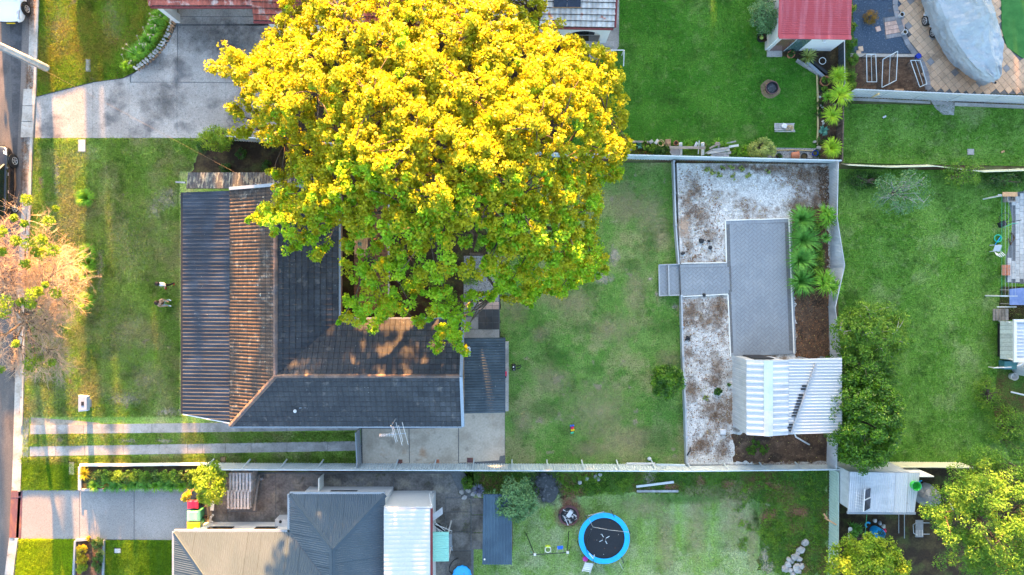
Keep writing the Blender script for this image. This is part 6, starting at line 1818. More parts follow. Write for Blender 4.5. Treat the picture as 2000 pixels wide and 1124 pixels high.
for i, (x, y) in enumerate(((160, 1076), (160, 1093), (159, 1111))):
    shrub('golden_shrub', ('golden ball shrub, first from the driveway', 'golden green ball shrub, second from the driveway', 'greener ball shrub, third from the driveway')[i], x, y, 0.36, 0.55, (M_leaf_yellow, M_leaf_yellow, M_leaf_lime)[i], 24, 60, 0.06, 140 + i, 'shrub', 'ball shrubs in the narrow strip', z=0.06)
shrub('golden_shrub', 'tiny golden shrub at the driveway end of the strip', 172, 1053, 0.18, 0.25, M_leaf_yellow, 12, 40, 0.05, 145, 'shrub', z=0.06)
shrub('clipped_shrub', 'dark round shrub at the driveway end of the strip', 190, 1064, 0.42, 0.6, M_leaf_dark, 30, 60, 0.06, 146, 'shrub', z=0.06)
shrub('clipped_shrub', 'dark shrub further down the narrow strip beside the neat lawn', 190, 1100, 0.36, 0.55, M_leaf_dark, 34, 60, 0.06, 147, 'shrub', z=0.06, ry=0.7)
shrub('dry_grass_tuft', 'pale dry tuft between the dark strip shrubs', 194, 1082, 0.3, 0.3, M_leaf_olive, 16, 40, 0.06, 148, 'plant', z=0.06)
# lilies on the stone edged corner
for i, (x, y) in enumerate(((318, 36), (310, 52), (303, 68), (294, 84), (282, 100), (270, 108))):
    strap_plant('agapanthus', 'strappy green agapanthus in the stone edged bed', x, y, 0.62, 0.55, M_strap, 150, 0.04, 160 + i, 'plant', 'agapanthus along the stone edging', z=0.1, stalks=3)
strap_plant('agapanthus', 'yellowish agapanthus alone at the tip of the stone edging', 250, 131, 0.42, 0.45, M_strap_lime, 70, 0.035, 170, z=0.05, stalks=3)
strap_plant('agapanthus', 'single strappy clump standing alone on the front lawn', 173, 388, 0.68, 0.6, M_strap, 180, 0.05, 171)
for i, (x, y) in enumerate(((178, 493), (178, 514), (176, 535))):
    strap_plant('agapanthus', 'strappy green clump in the short row on the front lawn', x, y, 0.6, 0.6, M_strap, 150, 0.05, 172 + i, 'plant', 'short row of strappy clumps on the front lawn')
strap_plant('agapanthus', 'last strappy clump below the short row on the front lawn', 173, 588, 0.66, 0.6, M_strap, 160, 0.05, 178)
# cycads and yuccas behind the paving
for i, (x, y, r_) in enumerate(((1562, 430, 0.95), (1566, 470, 1.08), (1560, 508, 0.95), (1562, 550, 1.0))):
    strap_plant('cycad', ('cycad at the far end of the row beside the paving', 'largest cycad, second in the row beside the paving', 'third cycad in the row beside the paving', 'last cycad in the row, nearest the soil patch')[i], x, y, r_ * 1.08, 0.75, M_strap_dark, 150, 0.075, 180 + i, 'plant', 'cycads in a row beside the paving', z=TZ)
strap_plant('yucca', 'many headed yucca at the far end of the buckled fence', 1606, 424, 0.65, 0.45, M_strap, 150, 0.055, 186, z=TZ, trunk=0.9, heads=3, spread=0.35)
strap_plant('yucca', 'bright yucca leaning on the buckled fence below the cycads', 1600, 556, 0.8, 0.5, M_strap, 140, 0.06, 187, z=TZ, trunk=0.8, heads=3, spread=0.4)
strap_plant('yucca', 'dark small leaved yucca between cycads and fence', 1603, 466, 0.38, 0.4, M_strap_dark, 70, 0.05, 188, z=TZ, trunk=0.5)
for i, (x, y) in enumerate(((1590, 445), (1596, 490), (1592, 535))):
    shrub('fern', ('leafy filler shrub behind the far end of the cycad row', 'leafy filler shrub behind the largest cycad', 'leafy filler shrub behind the third cycad')[i], x, y, 0.5, 0.7, M_leaf_mid, 30, 50, 0.08, 193 + i, 'plant', 'leafy fillers behind the cycads', z=TZ)
shrub('fern', 'feathery dark fern between the cycads and buckled fence', 1600, 515, 0.5, 0.8, M_leaf_mid, 30, 50, 0.07, 189, 'plant', z=TZ, aspect=0.3)
shrub('weed', 'low leafy weed in front of the white tin shed', 1403, 766, 0.28, 0.2, M_leaf_dark, 10, 20, 0.12, 190, 'plant', z=TZ)
shrub('weed', 'small pale weed on the gravel beside the leafy weed', 1379, 778, 0.2, 0.12, M_leaf_olive, 8, 20, 0.07, 191, 'plant', z=TZ)
shrub('weed', 'green weed against the white shed wall', 1424, 753, 0.15, 0.2, M_leaf_mid, 8, 20, 0.07, 192, 'plant', z=TZ)
for i, (x, y) in enumerate(((1412, 330), (1405, 342), (1392, 336), (1428, 328), (1450, 330), (1463, 345), (1382, 330), (1434, 345), (1500, 333))):
    shrub('weed', 'yellowing weed tuft along the north fence of the terrace', x, y, 0.22, 0.14, M_leaf_olive, 7, 18, 0.09, 200 + i, 'plant', 'yellowing weeds on the terrace gravel', z=TZ)
for i, (x, y) in enumerate(((1468, 880), (1492, 878), (1476, 868))):
    shrub('grass_clump', 'bright green grass clump on the soil below the tin shed', x, y, 0.35, 0.12, M_leaf_mid, 14, 30, 0.07, 220 + i, 'plant', 'grass clumps on the soil below the shed', z=TZ)
# north-east border
strap_plant('yucca', 'spiky yucca nearest the dark fence end by the outbuilding', 1624, 156, 0.68, 0.35, M_strap_lime, 90, 0.05, 230, trunk=0.7)
strap_plant('yucca', 'largest spiky yucca over the end of the white fence', 1626, 193, 0.9, 0.4, M_strap_lime, 100, 0.06, 231, trunk=0.9)
strap_plant('yucca', 'darker yucca beside the largest one in the border', 1610, 195, 0.5, 0.35, M_strap, 60, 0.045, 232, trunk=0.4)
strap_plant('yucca', 'bright lime yucca in the middle of the log edged border', 1616, 231, 0.75, 0.35, M_strap_lime, 100, 0.055, 233, trunk=0.6)
strap_plant('yucca', 'dense lime yucca at the bottom of the log edged border', 1613, 294, 0.7, 0.45, M_strap_lime, 190, 0.045, 234, trunk=0.6)
strap_plant('agave', 'blue green agave rosette between the lime yuccas', 1607, 256, 0.36, 0.25, M_agave, 40, 0.10, 235)
strap_plant('flax', 'dark bronze flax at the outbuilding corner', 1575, 112, 0.6, 0.5, M_leaf_olive, 90, 0.03, 236)
for i, (x, y) in enumerate(((1606, 172), (1602, 205), (1600, 222), (1604, 276), (1598, 300))):
    shrub('groundcover', 'dark low plant in the log edged border', x, y, 0.3, 0.25, M_leaf_dark, 14, 30, 0.06, 240 + i, 'plant', 'low plants in the log edged border')
for i, (x, y) in enumerate(((1262, 286), (1285, 294), (1276, 290), (1298, 292))):
    shrub('groundcover', 'leafy plant among the pots by the north fence', x, y, 0.35, 0.35, (M_leaf_mid, M_leaf_dark)[i % 2], 18, 36, 0.07, 250 + i, 'plant', 'plants among the pots by the north fence')
strap_plant('succulent', 'pale star shaped succulent by the north fence', 1248, 284, 0.3, 0.2, M_agave, 26, 0.05, 256)
for i, (x, y) in enumerate(((1340, 284), (1356, 280), (1400, 282), (1418, 288), (1440, 296), (1456, 294), (1332, 288))):
    strap_plant('long_grass', 'tuft of long grass growing through the wood pile', x, y, 0.45, 0.3, M_strap, 40, 0.02, 260 + i, 'plant', 'long grass tufts around the wood pile')
# south yard plants
strap_plant('lavender', 'grey blue lavender clump by the concrete yard', 935, 955, 0.38, 0.4, M_heath, 110, 0.02, 270)
shrub('weed', 'light green weedy bush by the concrete yard corner', 912, 944, 0.5, 0.4, M_leaf_mid, 26, 40, 0.08, 271, 'plant')
wc = []
for i in range(60):
    x = 1090 + rng.uniform(0, 160) if i < 24 else 1440 + rng.uniform(0, 165)
    y = 930 + rng.uniform(0, 28) if i < 24 else 928 + rng.uniform(0, 150)
    p = W(x, y, 0.08); wc += [(p.x + rng.gauss(0, .15), p.y + rng.gauss(0, .15), 0.08) for _ in range(8)]
v, f = leaf_arrays(clump_points(np.array(wc), 0.13, 16, 281), 0.08, 0.6, 282)
tag(np_mesh('weeds', v, f, M_leaf_mid), 'leafy weeds in the rough ground by the steel fences', 'weeds', kind='stuff')
for i, (x, y) in enumerate(((1672, 1030), (1664, 1040), (1660, 1028))):
    strap_plant('palm_seedling', 'small palm leaved plant below the pale shed', x, y, 0.4, 0.4, M_strap_dark, 26, 0.06, 310 + i, 'plant', 'palm leaved plants below the pale shed')
for i, (x, y) in enumerate(((395, 285), (470, 300), (520, 325), (440, 330))):
    shrub('weed', 'low dark weed in the shaded bed north of the lean-to', x, y, 0.4, 0.3, M_leaf_dark, 16, 30, 0.08, 320 + i, 'plant', 'weeds in the shaded northern bed')
for i, (x, y) in enumerate(((800, 560), (840, 540), (870, 580), (920, 540), (780, 500), (830, 450), (930, 470))):
    shrub('understorey_shrub', 'dark green shrub growing beneath the golden tree', x, y, 0.7, 1.4, M_leaf_mid, 34, 50, 0.09, 330 + i, 'shrub', 'shrubs beneath the golden tree')

# ------------------------------------------------------------------ stones, pots, small garden things
se = thing('stone_edging', 'row of white and tan stones edging the agapanthus bed', 'stone edging', W(300, 100, 0))
SE = [(340, 30), (337, 48), (330, 66), (321, 84), (309, 100), (296, 113), (280, 126), (262, 137)]
k_ = 0
for row, (off, m_, sz) in enumerate(((-6, M_stone, 0.2), (-1, M_stone, 0.2), (4, M_stone_tan, 0.17))):
    for i in range(len(SE) - 1):
        for j in range(3):
            t_ = (j + rng.random() * 0.4) / 3
            x = SE[i][0] + (SE[i + 1][0] - SE[i][0]) * t_ + off * 0.75; y = SE[i][1] + (SE[i + 1][1] - SE[i][1]) * t_ + off * 0.55
            p = W(x, y, 0.06)
            mm = M_stone_tan if (row == 1 and i < 2) else m_
            mb = MB(); mb.rock(p, (sz * rng.uniform(.8, 1.3), sz * rng.uniform(.7, 1.1), 0.16), k_); mb.build('stone', mm, se); k_ += 1

rocks = [(1572, 1059, 12, 15), (1563, 1073, 16, 12), (1557, 1080, 10, 8), (1550, 1086, 14, 13), (1559, 1091, 12, 10), (1540, 1092, 10, 9), (1546, 1096, 8, 8), (1538, 1102, 12, 12), (1552, 1106, 16, 10), (1564, 1105, 11, 12), (1532, 1110, 13, 13), (1542, 1113, 10, 10), (1553, 1114, 12, 8), (1548, 1122, 12, 10), (1560, 1114, 11, 8)]
for i, (x, y, a, b) in enumerate(rocks):
    lab = 'single grey boulder apart from the top of the rock pile' if i == 0 else 'grey angular rock in the heap on the trampoline lawn edge'
    b_ = W(x, y, 0)
    mb = MB(); mb.rock(V3((b_.x, b_.y, 0.12 + (0.1 if i in (3, 8) else 0))), (a / 30, b / 30, 0.34), 50 + i, 2)
    tag(mb.build('rock', M_stone_grey, base=b_), lab, 'rock', None if i == 0 else 'rocks heaped beside the trampoline lawn')
for i, (x, y, a, b) in enumerate(((1370, 471, 12, 10), (1385, 471, 6, 6), (1387, 484, 9, 8), (1344, 661, 11, 8), (1375, 577, 8, 7), (1334, 495, 6, 10))):
    b_ = W(x, y, TZ)
    mb = MB(); mb.rock(V3((b_.x, b_.y, TZ + 0.05)), (a / 30, b / 30, 0.2), 70 + i)
    lab = ('largest black charred rock on the gravel beside the paving', 'small black rock right beside the largest black one', 'black rock just below the largest black one', 'black charred stump against the retaining wall', 'black rock below the paved path', 'dark rock against the retaining wall above the path')[i]
    tag(mb.build('rock', M_dark, base=b_), lab, 'rock')
for i, (x, y) in enumerate(((1597, 181), (1601, 190), (1602, 207), (1607, 237), (1630, 205), (1606, 210), (1608, 242))):
    b_ = W(x, y, 0)
    mb = MB(); mb.rock(V3((b_.x, b_.y, 0.05)), (0.2, 0.16, 0.14), 90 + i)
    tag(mb.build('stone', M_stone, base=b_), 'small white stone in the log edged border', 'stone', 'white stones in the log edged border')
# logs edging the border
for i, (a, b) in enumerate((((1596, 147), (1598, 215)), ((1598, 216), (1597, 283)))):
    bs = W(*a)
    mb = MB(); mb.tube([W(*a, 0.06), W((a[0] + b[0]) / 2 + 0.6, (a[1] + b[1]) / 2, 0.06), W(*b, 0.06)], 0.06, 8)
    tag(mb.build('log', M_log, base=bs), ('tan log edging the upper border beside the yuccas', 'tan log edging the lower border beside the yuccas')[i], 'log')
bs = W(1478, 287)
mb = MB(); mb.tube([W(1515, 294, 0.05), W(1550, 293, 0.05), W(1588, 295, 0.05)], 0.035, 6); tag(mb.build('log', M_log, base=bs), 'thin tan pole edging the potted gravel corner', 'log')

def pot(name, label, x, y, r, h, m_, plant=None, seed=1, lying=False, soil=True):
    b_ = W(x, y, 0)
    t = thing(name, label, 'pot', b_)
    prof = [(r * 0.7, 0), (r * 0.85, h * 0.5), (r * 0.95, h * 0.88), (r * 1.06, h * 0.9), (r * 1.06, h), (r * 0.92, h), (r * 0.86, h * 0.8)]
    mt = None
    c = V3(b_)
    if lying:
        mt = Matrix.Rotation(R(80), 4, 'Y'); c = b_ + V3((0, 0, r))
    mb = MB(); mb.lathe(c, prof, 16, mt); mb.build('pot', m_, t, smooth=False)
    if soil and not lying:
        mb = MB(); mb.lathe(V3((b_.x, b_.y, h * 0.78)), [(r * 0.8, 0), (r * 0.8, 0.02)], 12); mb.build('soil', M_soil_dark, t)
    if plant:
        c_ = ball_centres((b_.x, b_.y, h + r * 0.5), r * 0.9, r * 0.9, r * 0.8, 12, seed)
        v, f = leaf_arrays(clump_points(c_, r * 0.4, 26, seed), 0.07, 0.4, seed)
        np_mesh('foliage', v, f, plant, t)
    return t
pot('plant_pot', 'round black pot with a pale cactus beside the outbuilding', 1486, 76, 0.32, 0.4, M_dark)
mb = MB(); bs = W(1487, 74, 0.4); mb.lathe(bs, [(0.08, 0), (0.13, 0.08), (0.1, 0.18), (0.03, 0.22)], 10); tag(mb.build('cactus', M_leaf_olive, base=bs), 'pale round cactus in the round black pot', 'cactus')
mb = MB(); bs = W(1497, 84, 0); mb.lathe(bs, [(0.05, 0), (0.09, 0.05), (0.07, 0.13), (0.02, 0.16)], 10); tag(mb.build('garden_ball', M_white, base=bs), 'small white ball by the outbuilding corner', 'ornament')
pot('plant_pot', 'terracotta pot with dark plant below the sliding door', 1542, 109, 0.22, 0.3, M_terracotta, M_leaf_dark, 3)
pot('plant_pot', 'large tan terracotta planter at the top of the yucca border', 1607, 162, 0.30, 0.4, M_terracotta, M_leaf_mid, 4)
pot('plant_pot', 'dark pot with green plant below the tan planter', 1606, 176, 0.2, 0.25, M_dark, M_leaf_mid, 5)
pot('plant_pot', 'tipped terracotta urn lying by the north fence', 1543, 305, 0.24, 0.42, M_terracotta, None, 1, True)
pot('plant_pot', 'glossy cobalt blue pot in the gravel corner', 1589, 301, 0.17, 0.3, M_blue_glaze)
pot('plant_pot', 'black square trough of pots beside the blue pot', 1568, 307, 0.2, 0.25, M_dark)
pot('plant_pot', 'small black pot group beside the olive shrub', 1519, 306, 0.17, 0.25, M_dark, M_leaf_dark, 7)
pot('plant_pot', 'white pot at the top of the pink paved path', 1757, 32, 0.14, 0.34, M_white)
pot('plant_pot', 'white pot at the bottom of the pink paved path', 1763, 66, 0.14, 0.34, M_white)
pot('plant_pot', 'rusty brown pot beside the white timber frame', 1319, 281, 0.14, 0.25, M_terracotta)
pot('plant_pot', 'terracotta pot beside the succulent at the north fence', 1259, 281, 0.13, 0.22, M_terracotta, M_leaf_dark, 9)
mb = MB(); bs = W(1290, 281); mb.ring(bs + V3((0, 0, 0.22)), 0.19, 0.022, 20, 6); mb.ring(bs + V3((0, 0, 0.02)), 0.15, 0.02, 20, 6)
for a in range(8): mb.tube([bs + V3((0.15 * math.cos(a * .785), 0.15 * math.sin(a * .785), 0.02)), bs + V3((0.19 * math.cos(a * .785), 0.19 * math.sin(a * .785), 0.22))], 0.012, 4)
tag(mb.build('plant_ring', M_log, base=bs), 'round cane basket ring by the north fence', 'basket')
for i, (x, y, a, b, m_) in enumerate(((1304, 280, 0.32, 0.42, M_stone_tan), (1234, 291, 0.35, 0.2, M_stone_grey), (1271, 278, 0.24, 0.2, M_stone_grey), (1282, 278, 0.3, 0.18, M_stone), (1598, 290, 0.2, 0.22, M_stone_grey), (1590, 278, 0.12, 0.12, M_stone))):
    bs = W(x, y); mb = MB(); mb.box(bs + V3((0, 0, 0.09)), (a, b, 0.18), rz=0.3 * i)
    mb.box(bs + V3((0.02, 0.01, 0.19)), (a * 0.7, b * 0.6, 0.05), rz=0.3 * i + 0.2)
    tag(mb.build('concrete_block', m_, base=bs), ('tan broken paver pair near the basket ring', 'grey block under the golden tree edge', 'grey square block beside the terracotta pot', 'pale brick pair near the basket ring', 'grey block at the foot of the tan log', 'tiny white block on the lush lawn edge')[i], 'block')
# long thin sleeper behind the pots
bs = W(1240, 278); mb = MB(); mb.bar(W(1222, 277, 0.1), W(1266, 278, 0.1), 0.12, 0.2); tag(mb.build('sleeper', M_wood, base=bs), 'dark timber sleeper edging the potted plants', 'timber')

# white timber frame and offcuts by the fence
wf_ = thing('timber_rack', 'white timber frame standing against the north fence', 'frame', W(1350, 292))
for x in (1329.5, 1372.5):
    mb = MB(); mb.bar(W(x, 303, 0.05), W(x, 279, 0.55), 0.19, 0.09); mb.build('rail', M_white, wf_)
for i, y in enumerate((287, 289.5)):
    mb = MB(); mb.bar(W(1308, y, 0.5), W(1378, y + 0.6, 0.5), 0.08, 0.05); mb.build('batten', M_wood, wf_)
mb = MB(); mb.bar(W(1364, 301, 0.3), W(1366, 275, 0.4), 0.05, 0.05); mb.build('batten', M_white, wf_)
mb = MB(); mb.bar(W(1362, 284, 0.3), W(1358, 281, 0.4), 0.3, 0.03); mb.build('batten', M_white, wf_)
gp_ = W(1318, 294); mb = MB(); mb.prism(PX([(1311, 289), (1322, 287), (1329, 291), (1328, 303), (1312, 304), (1308, 297)], 0.25), 0.08); tag(mb.build('slate_slab', M_tile_grey, base=gp_), 'grey slate slab leaning beside the white timber frame', 'slab')
tim = [((1382, 299), (1425, 292), 0.25, .12), ((1390, 303), (1428, 298), 0.2, .12), ((1392, 293), (1424, 289), 0.35, .10), ((1386, 290), (1404, 281), 0.4, .08), ((1404, 288), (1404, 278), 0.4, .08), ((1420, 280), (1438, 276), 0.3, .06), ((1424, 287), (1443, 284), 0.3, .10), ((1378, 300), (1392, 292), 0.3, .06), ((1388, 305), (1424, 304), 0.15, .10), ((1398, 279), (1406, 284), 0.45, .12)]
for i, (a, b, z_, w_) in enumerate(tim):
    bs = W(*a); mb = MB(); mb.bar(W(*a, z_ - 0.15), W(*b, z_), w_ * 1.3, 0.06)
    tag(mb.build('timber_offcut', (M_wood_grey, M_wood, M_white)[0 if i % 3 else (1 if i % 2 else 2)], base=bs), 'weathered timber offcut in the pile by the north fence', 'timber', 'timber offcuts by the north fence')
for i, (a, b, m_) in enumerate((((1243, 951), (1316, 942), M_white), ((1244, 960), (1325, 960), M_wood_grey))):
    bs = W(*a); mb = MB(); mb.bar(W(*a, 0.08), W(*b, 0.1), 0.13, 0.09)
    tag(mb.build('plank', m_, base=bs), ('long white plank on the weeds behind the trampoline lawn', 'grey plank lying below the white plank')[i], 'plank')
for i, (a, b) in enumerate((((1224, 906), (1280, 906)), ((1282, 908), (1338, 909)), ((1434, 903), (1441, 909)))):
    bs = W(*a); mb = MB(); mb.bar(W(*a, 0.35), W(*b, 0.4), 0.1, 0.06)
    tag(mb.build('plank', (M_white, M_fence, M_white)[i], base=bs), ('white plank against the fence at the back lawn end', 'grey rail against the fence near the retaining wall', 'short white plank leaning on the fence below the gravel')[i], 'plank')
bs = W(1268, 896); mb = MB(); mb.lathe(bs, [(0.06, 0), (0.12, 0.06), (0.11, 0.14), (0.04, 0.18)], 12); tag(mb.build('ball', M_white, base=bs), 'small grey ball on the back lawn by the fence', 'ball')
bs = W(1412, 844, TZ); mb = MB(); mb.box(bs + V3((0, 0, 0.05)), (0.33, 0.31, 0.06)); mb.box(bs + V3((0, 0, 0.09)), (0.25, 0.23, 0.02)); tag(mb.build('paver_lid', M_white, base=bs), 'small white square lid on the gravel beside the shed', 'lid')
for i, (a, b) in enumerate((((1342, 890), (1349, 873)), ((1338, 665), (1350, 655)))):
    bs = W(*a, TZ); mb = MB(); mb.tube([W(*a, TZ + 0.05), W((a[0] + b[0]) / 2 + 2, (a[1] + b[1]) / 2, TZ + 0.12), W(*b, TZ + 0.06)], [0.05, 0.04, 0.02], 6)
    tag(mb.build('burnt_stick', M_dark, base=bs), ('black stick on the gravel near the south fence', 'black branch by the charred stump')[i], 'stick')

# fire pits
fp = thing('fire_pit', 'low fire pit heaped with scrap timber and white board', 'fire pit', W(1111, 1007))
c = W(1111, 1007)
mb = MB(); mb.ring(c + V3((0, 0, 0.12)), 0.55, 0.05, 24, 6); mb.ring(c + V3((0, 0, 0.03)), 0.58, 0.06, 24, 6); mb.build('rim', M_rust, fp)
mb = MB(); mb.lathe(c, [(0.5, 0.02), (0.4, 0.1), (0.1, 0.14)], 18); mb.build('ash_bed', M_ash, fp)
for i in range(46):
    a = rng.uniform(0, 6.28); rr_ = rng.uniform(0, 0.42); L = rng.uniform(0.08, 0.3)
    p = c + V3((math.cos(a) * rr_, math.sin(a) * rr_, 0.16 + rng.uniform(0, 0.06)))
    a2 = rng.uniform(0, 6.28)
    mb = MB(); mb.bar(p, p + V3((math.cos(a2) * L, math.sin(a2) * L, 0.03)), rng.uniform(.02, .06), 0.03); mb.build('scrap', (M_wood_grey, M_stone, M_white, M_dark)[i % 4], fp)
mb = MB(); mb.box(c + V3((0.02, 0.15, 0.26)), (0.24, 0.42, 0.03), rz=-0.6); mb.build('board', M_white, fp)
mb = MB(); mb.bar(c + V3((-0.3, 0.0, 0.24)), c + V3((-0.05, -0.55, 0.2)), 0.05, 0.03); mb.build('board', M_white, fp)
mb = MB(); mb.bar(c + V3((-0.4, 0.2, 0.24)), c + V3((0.3, -0.3, 0.24)), 0.14, 0.03); mb.build('board', M_dark, fp)
fp = thing('fire_pit', 'round dark steel fire pit on the lush lawn', 'fire pit', W(1505, 174))
c = W(1505, 174)
mb = MB(); mb.lathe(c, [(0.25, 0.0), (0.36, 0.12), (0.38, 0.3), (0.40, 0.31), (0.36, 0.3), (0.30, 0.14)], 24); mb.build('bowl', M_black, fp)
mb = MB(); mb.lathe(c + V3((0, 0, 0.15)), [(0.3, 0), (0.2, 0.04), (0.05, 0.05)], 16); mb.build('ash_bed', M_ash, fp)
mb = MB(); mb.ring(c + V3((0, 0, 0.31)), 0.38, 0.025, 26, 6); mb.build('rim', M_rust, fp)
flat('soil_patch', [(1505 + 19 * math.cos(t * .45) * rng.uniform(.85, 1.15), 175 + 18 * math.sin(t * .45) * rng.uniform(.85, 1.15)) for t in range(14)], mat('trodden_soil', (0.22, 0.16, 0.09), rough=0.95, fine=0.25), 0.008)

# bench with straw
be = thing('bench', 'grey slatted timber bench on the lush lawn', 'bench', W(1532, 250))
for i in range(4):
    a, b = W(1513, 242.5 + i * 3.6, 0.42), W(1551, 242.5 + i * 3.6, 0.42)
    mb = MB(); mb.bar(a, b, 0.095, 0.03); mb.build('seat_slat', M_wood_grey, be)
for i in range(2):
    mb = MB(); mb.bar(W(1514.5, 257.5 - i * 0.7, 0.55 + i * 0.16), W(1553, 257.5 - i * 0.7, 0.55 + i * 0.16), 0.03, 0.1); mb.build('back_slat', M_wood_grey, be)
for x in (1516, 1549):
    for y in (243, 256):
        p = W(x, y, 0.2); mb = MB(); mb.box((p.x, p.y, 0.2), (0.06, 0.06, 0.4)); mb.build('leg', M_wood_grey, be)
stw = thing('straw_bag', 'torn white bag of straw on the slatted bench', 'bag', W(1538, 247, 0.44))
mb = MB(); mb.rock(W(1533, 246, 0.5), (0.36, 0.3, 0.1), 5, 2); mb.build('bag', M_white, stw)
for i in range(60):
    p = W(1541 + rng.uniform(-6, 7), 248 + rng.uniform(-4, 5), 0.5 + rng.uniform(0, 0.06)); a = rng.uniform(-1.2, 0.2)
    mb = MB() if i == 0 else mb
    mb.bar(p, p + V3((math.cos(a) * 0.14, math.sin(a) * 0.14, rng.uniform(-.02, .02))), 0.014, 0.012)
mb.build('straw', M_straw, stw)['kind'] = 'stuff'

# wire garden frames
def mesh_frame(label, corners_lo, corners_hi, top=True):
    t = thing('netting_cage', label, 'cage', W(*corners_lo[0]))
    lo = [W(*p, 0.02) for p in corners_lo]; hi = [W(*p, 0.75) for p in corners_hi]
    n = len(lo)
    for i in range(n):
        mb = MB(); mb.tube([hi[i], hi[(i + 1) % n]], 0.022, 6); mb.build('rail', M_fence, t)
        mb = MB(); mb.tube([lo[i], hi[i]], 0.018, 5); mb.build('leg', M_black, t)
        mb = MB(); mb.poly([lo[i], lo[(i + 1) % n], hi[(i + 1) % n], hi[i]]); mb.build('netting', M_wire, t)
    a, b = (hi[0] + hi[1]) / 2, (hi[-1] + hi[-2]) / 2
    mb = MB(); mb.tube([a, b], 0.012, 5); mb.build('rail', M_fence, t)
    return t
mesh_frame('netted garden frame nearest the hedge, open rectangular top', [(1683, 112), (1700, 112), (1702, 168), (1684, 168)], [(1693, 106), (1711, 106), (1713, 160), (1694, 160)])
mesh_frame('netted garden frame in the middle of the vegetable bed', [(1716, 122), (1742, 118), (1740, 168), (1714, 174)], [(1725, 116), (1754, 100), (1751, 157), (1723, 171)])
mesh_frame('slanted netted frame next to the tan tiles', [(1772, 126), (1786, 112), (1806, 165), (1790, 175)], [(1779, 118), (1798, 118), (1811, 164), (1797, 170)])
for i, (x, y, m_) in enumerate(((1677, 104, M_tile_tan), (1681, 96, M_tile_tan), (1715, 57, M_tile_pink))):
    bs = W(x, y); mb = MB(); mb.box(bs + V3((0, 0, 0.03)), (0.28, 0.3, 0.06), rz=0.15 * i); mb.box(bs + V3((0, 0, 0.065)), (0.24, 0.26, 0.012), rz=0.15 * i)
    tag(mb.build('stepping_stone', m_, base=bs), ('tan stepping stone beside the sleeper edge', 'broken tan stepping stone on the blue gravel edge', 'pink stepping stone next to the pink path')[i], 'paver')
bs = W(1790, 112); mb = MB(); mb.lathe(bs, [(0.14, 0), (0.16, 0.25), (0.17, 0.27), (0.14, 0.26)], 12); tag(mb.build('bucket', M_blue_glaze, base=bs), 'dark blue bucket by the slanted garden frame', 'bucket')
bs = W(1756, 175); mb = MB(); mb.bar(W(1748, 175, 0.2), W(1765, 175, 0.2), 0.08, 0.08); mb.bar(W(1749, 178, 0.1), W(1764, 178, 0.1), 0.08, 0.08); tag(mb.build('planter_edge', M_wood_tan, base=bs), 'short tan timber piece at the white fence foot', 'timber')
bs = W(1708, 184, 1.4); mb = MB(); mb.tube([W(1702, 191, 0.9), W(1717, 183, 1.6)], [0.03, 0.07], 8); tag(mb.build('sprinkler_pole', M_log, base=bs), 'short tan post leaning on the white fence', 'post')
bs = W(1604, 118); t_ = thing('garden_arch', 'white hoop and tub in the shaded corner by the outbuilding', 'hoop', bs)
mb = MB(); mb.ring(W(1607, 119, 0.5), 0.20, 0.018, 20, 5); mb.build('hoop', M_white, t_)
mb = MB(); mb.tube([W(1613, 122, 0.0), W(1612.5, 121, 0.5)], 0.015, 5); mb.build('stake', M_white, t_)
sl_ = thing('timber_edge', 'angled dark sleeper wall at the outbuilding garden corner', 'wall', W(1590, 130))
for i, (a, b) in enumerate((((1583, 118), (1615, 144)), ((1576, 122), (1610, 152)), ((1556, 118), (1600, 146)))):
    mb = MB(); mb.bar(W(*a, 0.15 - 0.04 * i), W(*b, 0.15 - 0.04 * i), 0.16, 0.2); mb.build('sleeper', (M_black, M_gutter, M_stone_grey)[i], sl_)

# covers and pits
def lid(label, x, y, sx, sy, m_, rim=None):
    bs = W(x, y); t = thing('service_pit', label, 'pit lid', bs)
    mb = MB(); mb.box(bs + V3((0, 0, 0.02)), (sx + 0.1, sy + 0.1, 0.05)); mb.build('surround', rim or M_concrete, t)
    mb = MB(); mb.box(bs + V3((0, 0, 0.035)), (sx, sy, 0.05)); mb.build('lid', m_, t)
lid('grey service pit lid on the nature strip grass', 172, 128, 0.2, 0.68, M_stone_grey)
lid('white service pit lid on the grass below the concrete driveway', 160, 285, 0.38, 0.68, M_white)
lid('tan rounded pit lid with dark rim on the neat lawn', 140, 915, 0.3, 0.74, M_conc_pale, M_dark)
lid('pale blue meter lid with black frame on the striped lawn', 230, 1076, 0.36, 0.26, M_tin_zinc, M_dark)
lid('grey concrete lid beside the mound on the eastern strip', 1896, 297, 0.3, 0.26, M_concrete)
lid('tan brick on the grass beside the steel fence start', 436, 898, 0.24, 0.26, M_stone_tan, M_soil)
lid('small square drain in the pale concrete yard', 781, 902, 0.32, 0.26, M_rust, M_conc_pale)
lid('brick filled drain in the pale concrete yard beside the square drain', 854, 901, 0.25, 0.2, M_terracotta, M_conc_pale)
lid('rusty drain cover at the corner of the pale concrete yard', 918, 899, 0.36, 0.3, M_rust, M_conc_pale)

